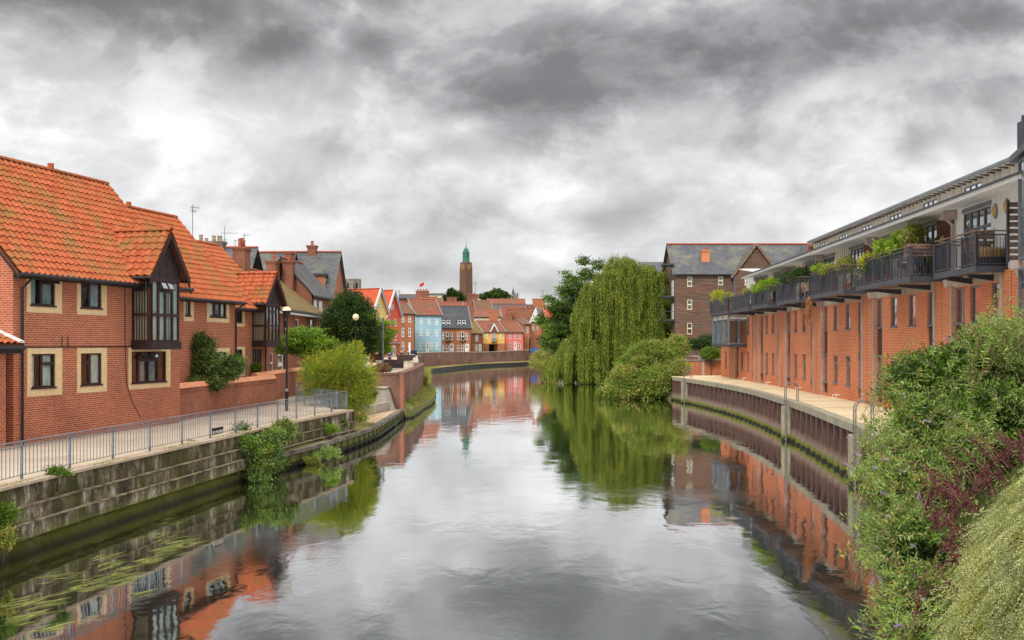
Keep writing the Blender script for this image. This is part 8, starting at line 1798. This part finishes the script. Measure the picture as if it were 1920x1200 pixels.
def person(name_label, px, Y, zb, h, shirt, legs, face=0., pose='stand', lean=0.):
    x = (px - 960) / FP * Y; th = thing('person', name_label, 'person', (x, Y, zb), 'people on the quayside terrace'); k = h / 1.75
    ca, sa = math.cos(face), math.sin(face)
    def P(a, b, c): return (a * k * ca - b * k * sa, a * k * sa + b * k * ca, c * k)     # a side, b forward
    if pose == 'sit': hz = .48; knee = (.12, .45, .50); foot = (.12, .45, .06); toe = (.12, .60, .04)
    else: hz = .92; knee = (.11, .03, .50); foot = (.12, .0, .08); toe = (.12, .16, .04)
    sh = hz + .50; hd = sh + .26
    V, E, R = [], [], []
    def chain(pts, rad, root=None):
        i0 = root
        for p, r in zip(pts, rad):
            V.append(P(*p)); R.append(r * k); j = len(V) - 1
            if i0 is not None: E.append((i0, j))
            i0 = j
        return i0
    def skin(nm, mat, V, E, R, root=0, lv=1):
        me = bpy.data.meshes.new(nm); me.from_pydata(V, E, []); me.materials.append(mat)
        o = bpy.data.objects.new(nm, me); COL.objects.link(o); o.parent = th
        md = o.modifiers.new('skin', 'SKIN'); md.use_smooth_shade = True
        for i, r in enumerate(R): me.skin_vertices[0].data[i].radius = (r, r)
        me.skin_vertices[0].data[root].use_root = True
        o.modifiers.new('sub', 'SUBSURF').levels = lv; o.modifiers['sub'].render_levels = lv; return o
    V.append(P(0, 0, hz)); R.append(.13 * k); p = chain([(0, .01, hz + .22), (0, .02, sh - .03), (0, .02, sh + .07), (0, .03, hd - .08), (0, .05, hd + .02), (0, .03, hd + .09)], [.12, .13, .055, .075, .10, .07], 0)
    body_top = 2
    for s_ in (-1, 1):
        if pose == 'sit': arm = [(s_ * .19, .0, sh), (s_ * .24, .08, sh - .26), (s_ * .15, .33, sh - .28), (s_ * .12, .40, sh - .27)]
        else: arm = [(s_ * .19, .0, sh), (s_ * .25, -.02, sh - .28), (s_ * .24, .10, sh - .52), (s_ * .24, .13, sh - .60)]
        chain(arm, [.06, .045, .035, .03], body_top)
        for f in range(5):      # fingers
            a = arm[-1]; V.append(P(a[0] + (f - 2) * .016, a[1] + .03, a[2] - .03)); R.append(.009 * k); E.append((len(V) - 2 - f if f else len(V) - 2, len(V) - 1))
        chain([(s_ * .10, .0, hz - .03), (s_ * knee[0], knee[1], knee[2]), (s_ * foot[0], foot[1], foot[2]), (s_ * toe[0], toe[1], toe[2])], [.09, .06, .045, .035], 0)
    skin('body', M['skin'], V, E, R)
    # clothes as closed sleeves just outside the body
    V, E, R = [], [], []; V.append(P(0, 0, hz + .04)); R.append(.155 * k); chain([(0, .01, hz + .25), (0, .02, sh)], [.145, .14], 0)
    for s_ in (-1, 1): chain([(s_ * .19, .0, sh), (s_ * .245, .04 if pose == 'sit' else -.02, sh - .27)], [.078, .062], 2)
    skin('shirt', shirt, V, E, R)
    V, E, R = [], [], []; V.append(P(0, 0, hz)); R.append(.155 * k)
    for s_ in (-1, 1): chain([(s_ * .10, .0, hz - .03), (s_ * knee[0], knee[1], knee[2]), (s_ * foot[0], foot[1], foot[2] + .05)], [.105, .075, .06], 0)
    skin('trousers', legs, V, E, R)
    m = MB(); c = Vector(P(0, .02, hd + .05)) + Vector((x, Y, zb)); m.lathe(c, [(.112 * k, -.03 * k), (.115 * k, .03 * k), (.085 * k, .09 * k), (0, .115 * k)], 10); m.build('hair', M['hair'], th, smooth=True)
    return th
person('person in a blue shirt standing behind the dark wooden crate planter', 731, 128, 2.65, 1.75, M['cloth_blue'], M['cloth_navy'], 2.6)
person('person in a dark navy jacket standing left of the short white post', 753, 140, 2.75, 1.72, M['cloth_navy'], M['cloth_grey'], 3.4)
person('person in grey clothes standing beside the short white post', 765, 142, 2.75, 1.75, M['cloth_grey'], M['cloth_navy'], 4.0)
def quay_furniture():
    for (px, Y, zb, w, lab) in ((731, 127, 2.62, 1.1, 'dark table in front of the person in the blue shirt'), (759, 139, 2.72, 1.4, 'dark table in front of the two people by the white post')):
        x = (px - 960) / FP * Y; th = thing('pub_table', lab, 'table', (x, Y, zb))
        MB().box(x - w / 2, x + w / 2, Y - 1.1, Y - .35, zb + .72, zb + .77).build('table_top', M['wood_brown'], th)
        for sx in (-1, 1):
            for sy in (-1.0, -.45): MB().beam((x + sx * w * .42, Y + sy, zb), (x + sx * w * .42, Y + sy, zb + .72), .06).build('leg', M['wood_brown'], th)
    for (px, y0, y1, Y, w, lab, mat) in ((707, 664, 680, 118, 1.5, 'dark wooden planter screen left of the tree', 'panel_brown'), (737, 674, 690, 112, 2.2, 'dark wooden planter crate in front of the seated person', 'panel_brown'), (716, 687, 697, 92, 1.6, 'low black planter on the bastion top', 'black'), (727, 690, 694, 90, .8, 'teal painted bench top beside the black planter', 'teal'),
                                         (762, 665, 676, 138, 2.4, 'long dark planter under the people in dark clothes', 'panel_brown'), (748, 681, 690, 104, .9, 'dark bin at the corner of the terrace', 'black'), (774, 657, 667, 170, 1.3, 'dark blue wheelie bins beside the blue house', 'cloth_navy'), (1002, 652, 661, 268, 1.9, 'blue skip at the far end of the quay', 'cloth_blue')):
        x = (px - 960) / FP * Y; z0, z1 = zat(y1, Y), zat(y0, Y); th = thing('planter' if 'planter' in lab else ('bench' if 'bench' in lab else ('bin' if 'bin' in lab else 'skip')), lab, 'planter' if 'planter' in lab else ('bench' if 'bench' in lab else ('bin' if 'bin' in lab else 'skip')), (x, Y, z0))
        n = 4
        for k in range(n): m = MB(); m.box(x - w / 2, x + w / 2, Y - .35, Y - .30, z0 + (z1 - z0) * k / n, z0 + (z1 - z0) * (k + .93) / n); m.build('board', M[mat], th)
        m = MB(); m.box(x - w / 2 + .02, x + w / 2 - .02, Y - .30, Y + .35, z0, z1 - .03); m.build('box_body', M[mat], th)
    for px, Y, lab in ((711.5, 100, 'white stone pier near the tree trunk'), (747, 118, 'small cream pier at the terrace edge'), (764, 120, 'second small cream pier at the terrace edge'), (709, 93, 'white gatepost on the bastion top')):
        x = (px - 960) / FP * Y; z = zat(684, Y); th = thing('stone_pier', lab, 'pier', (x, Y, 2.4)); MB().box(x - .15, x + .15, Y - .15, Y + .15, 2.35, z + .3).build('shaft', M['off_white_render'], th); MB().box(x - .2, x + .2, Y - .2, Y + .2, z + .3, z + .38).build('cap', M['off_white_render'], th)
    # life ring post
    x = (697 - 960) / FP * 105; th = thing('life_ring_post', 'red lifebelt housing on a post near the bright street tree', 'life ring', (x, 105, 2.4)); MB().beam((x, 105, 2.4), (x, 105, zat(672, 105) + 1.2), .1).build('post', M['red_plastic'], th)
    c = Vector((x, 104.9, zat(655, 105))); m = MB(); N_ = 14
    m.tube([c + Vector((math.cos(a) * .3, 0, math.sin(a) * .3)) for a in np.linspace(0, 2 * math.pi, N_)], .09, 6); m.box(c.x - .38, c.x + .38, 104.95, 105.0, c.z - .42, c.z + .42); m.build('lifebelt', M['red_plastic'], th)
    # hanging planter baskets, bollard stubs along the brick foot
    for (y, k) in ((59, 0), (68.5, 1), (78.5, 2), (88, 3)):
        X = interp([(a, b) for a, b in PIL], y)[0]; th = thing('gas_pipe_stub', 'pair of small white pipe stubs by the wall foot, ' + ['nearest of four pairs', 'second nearest pair', 'third nearest pair', 'farthest pair'][k], 'pipe', (X - .35, y, 2.17), 'white pipe stubs along the apartment wall')
        for d in (0, .55): MB().tube([(X - .35, y + d, 2.17), (X - .35, y + d, 2.36), (X - .1, y + d, 2.40)], .018, 6).build('pipe', M['white'], th)
    # metal planter at the doorway of house three
    c = atY(480, 696, 60); th = thing('flower_pot', 'round grey stone pot on the garden wall by the oriel house', 'pot', (c.x, 60, 3.3)); m = MB(); m.lathe((c.x, 60, 3.05), [(.16, 0), (.3, .2), (.33, .42), (.28, .42), (.2, .3)], 12); m.build('pot', M['concrete'], th)
    # moored raft / debris
quay_furniture()
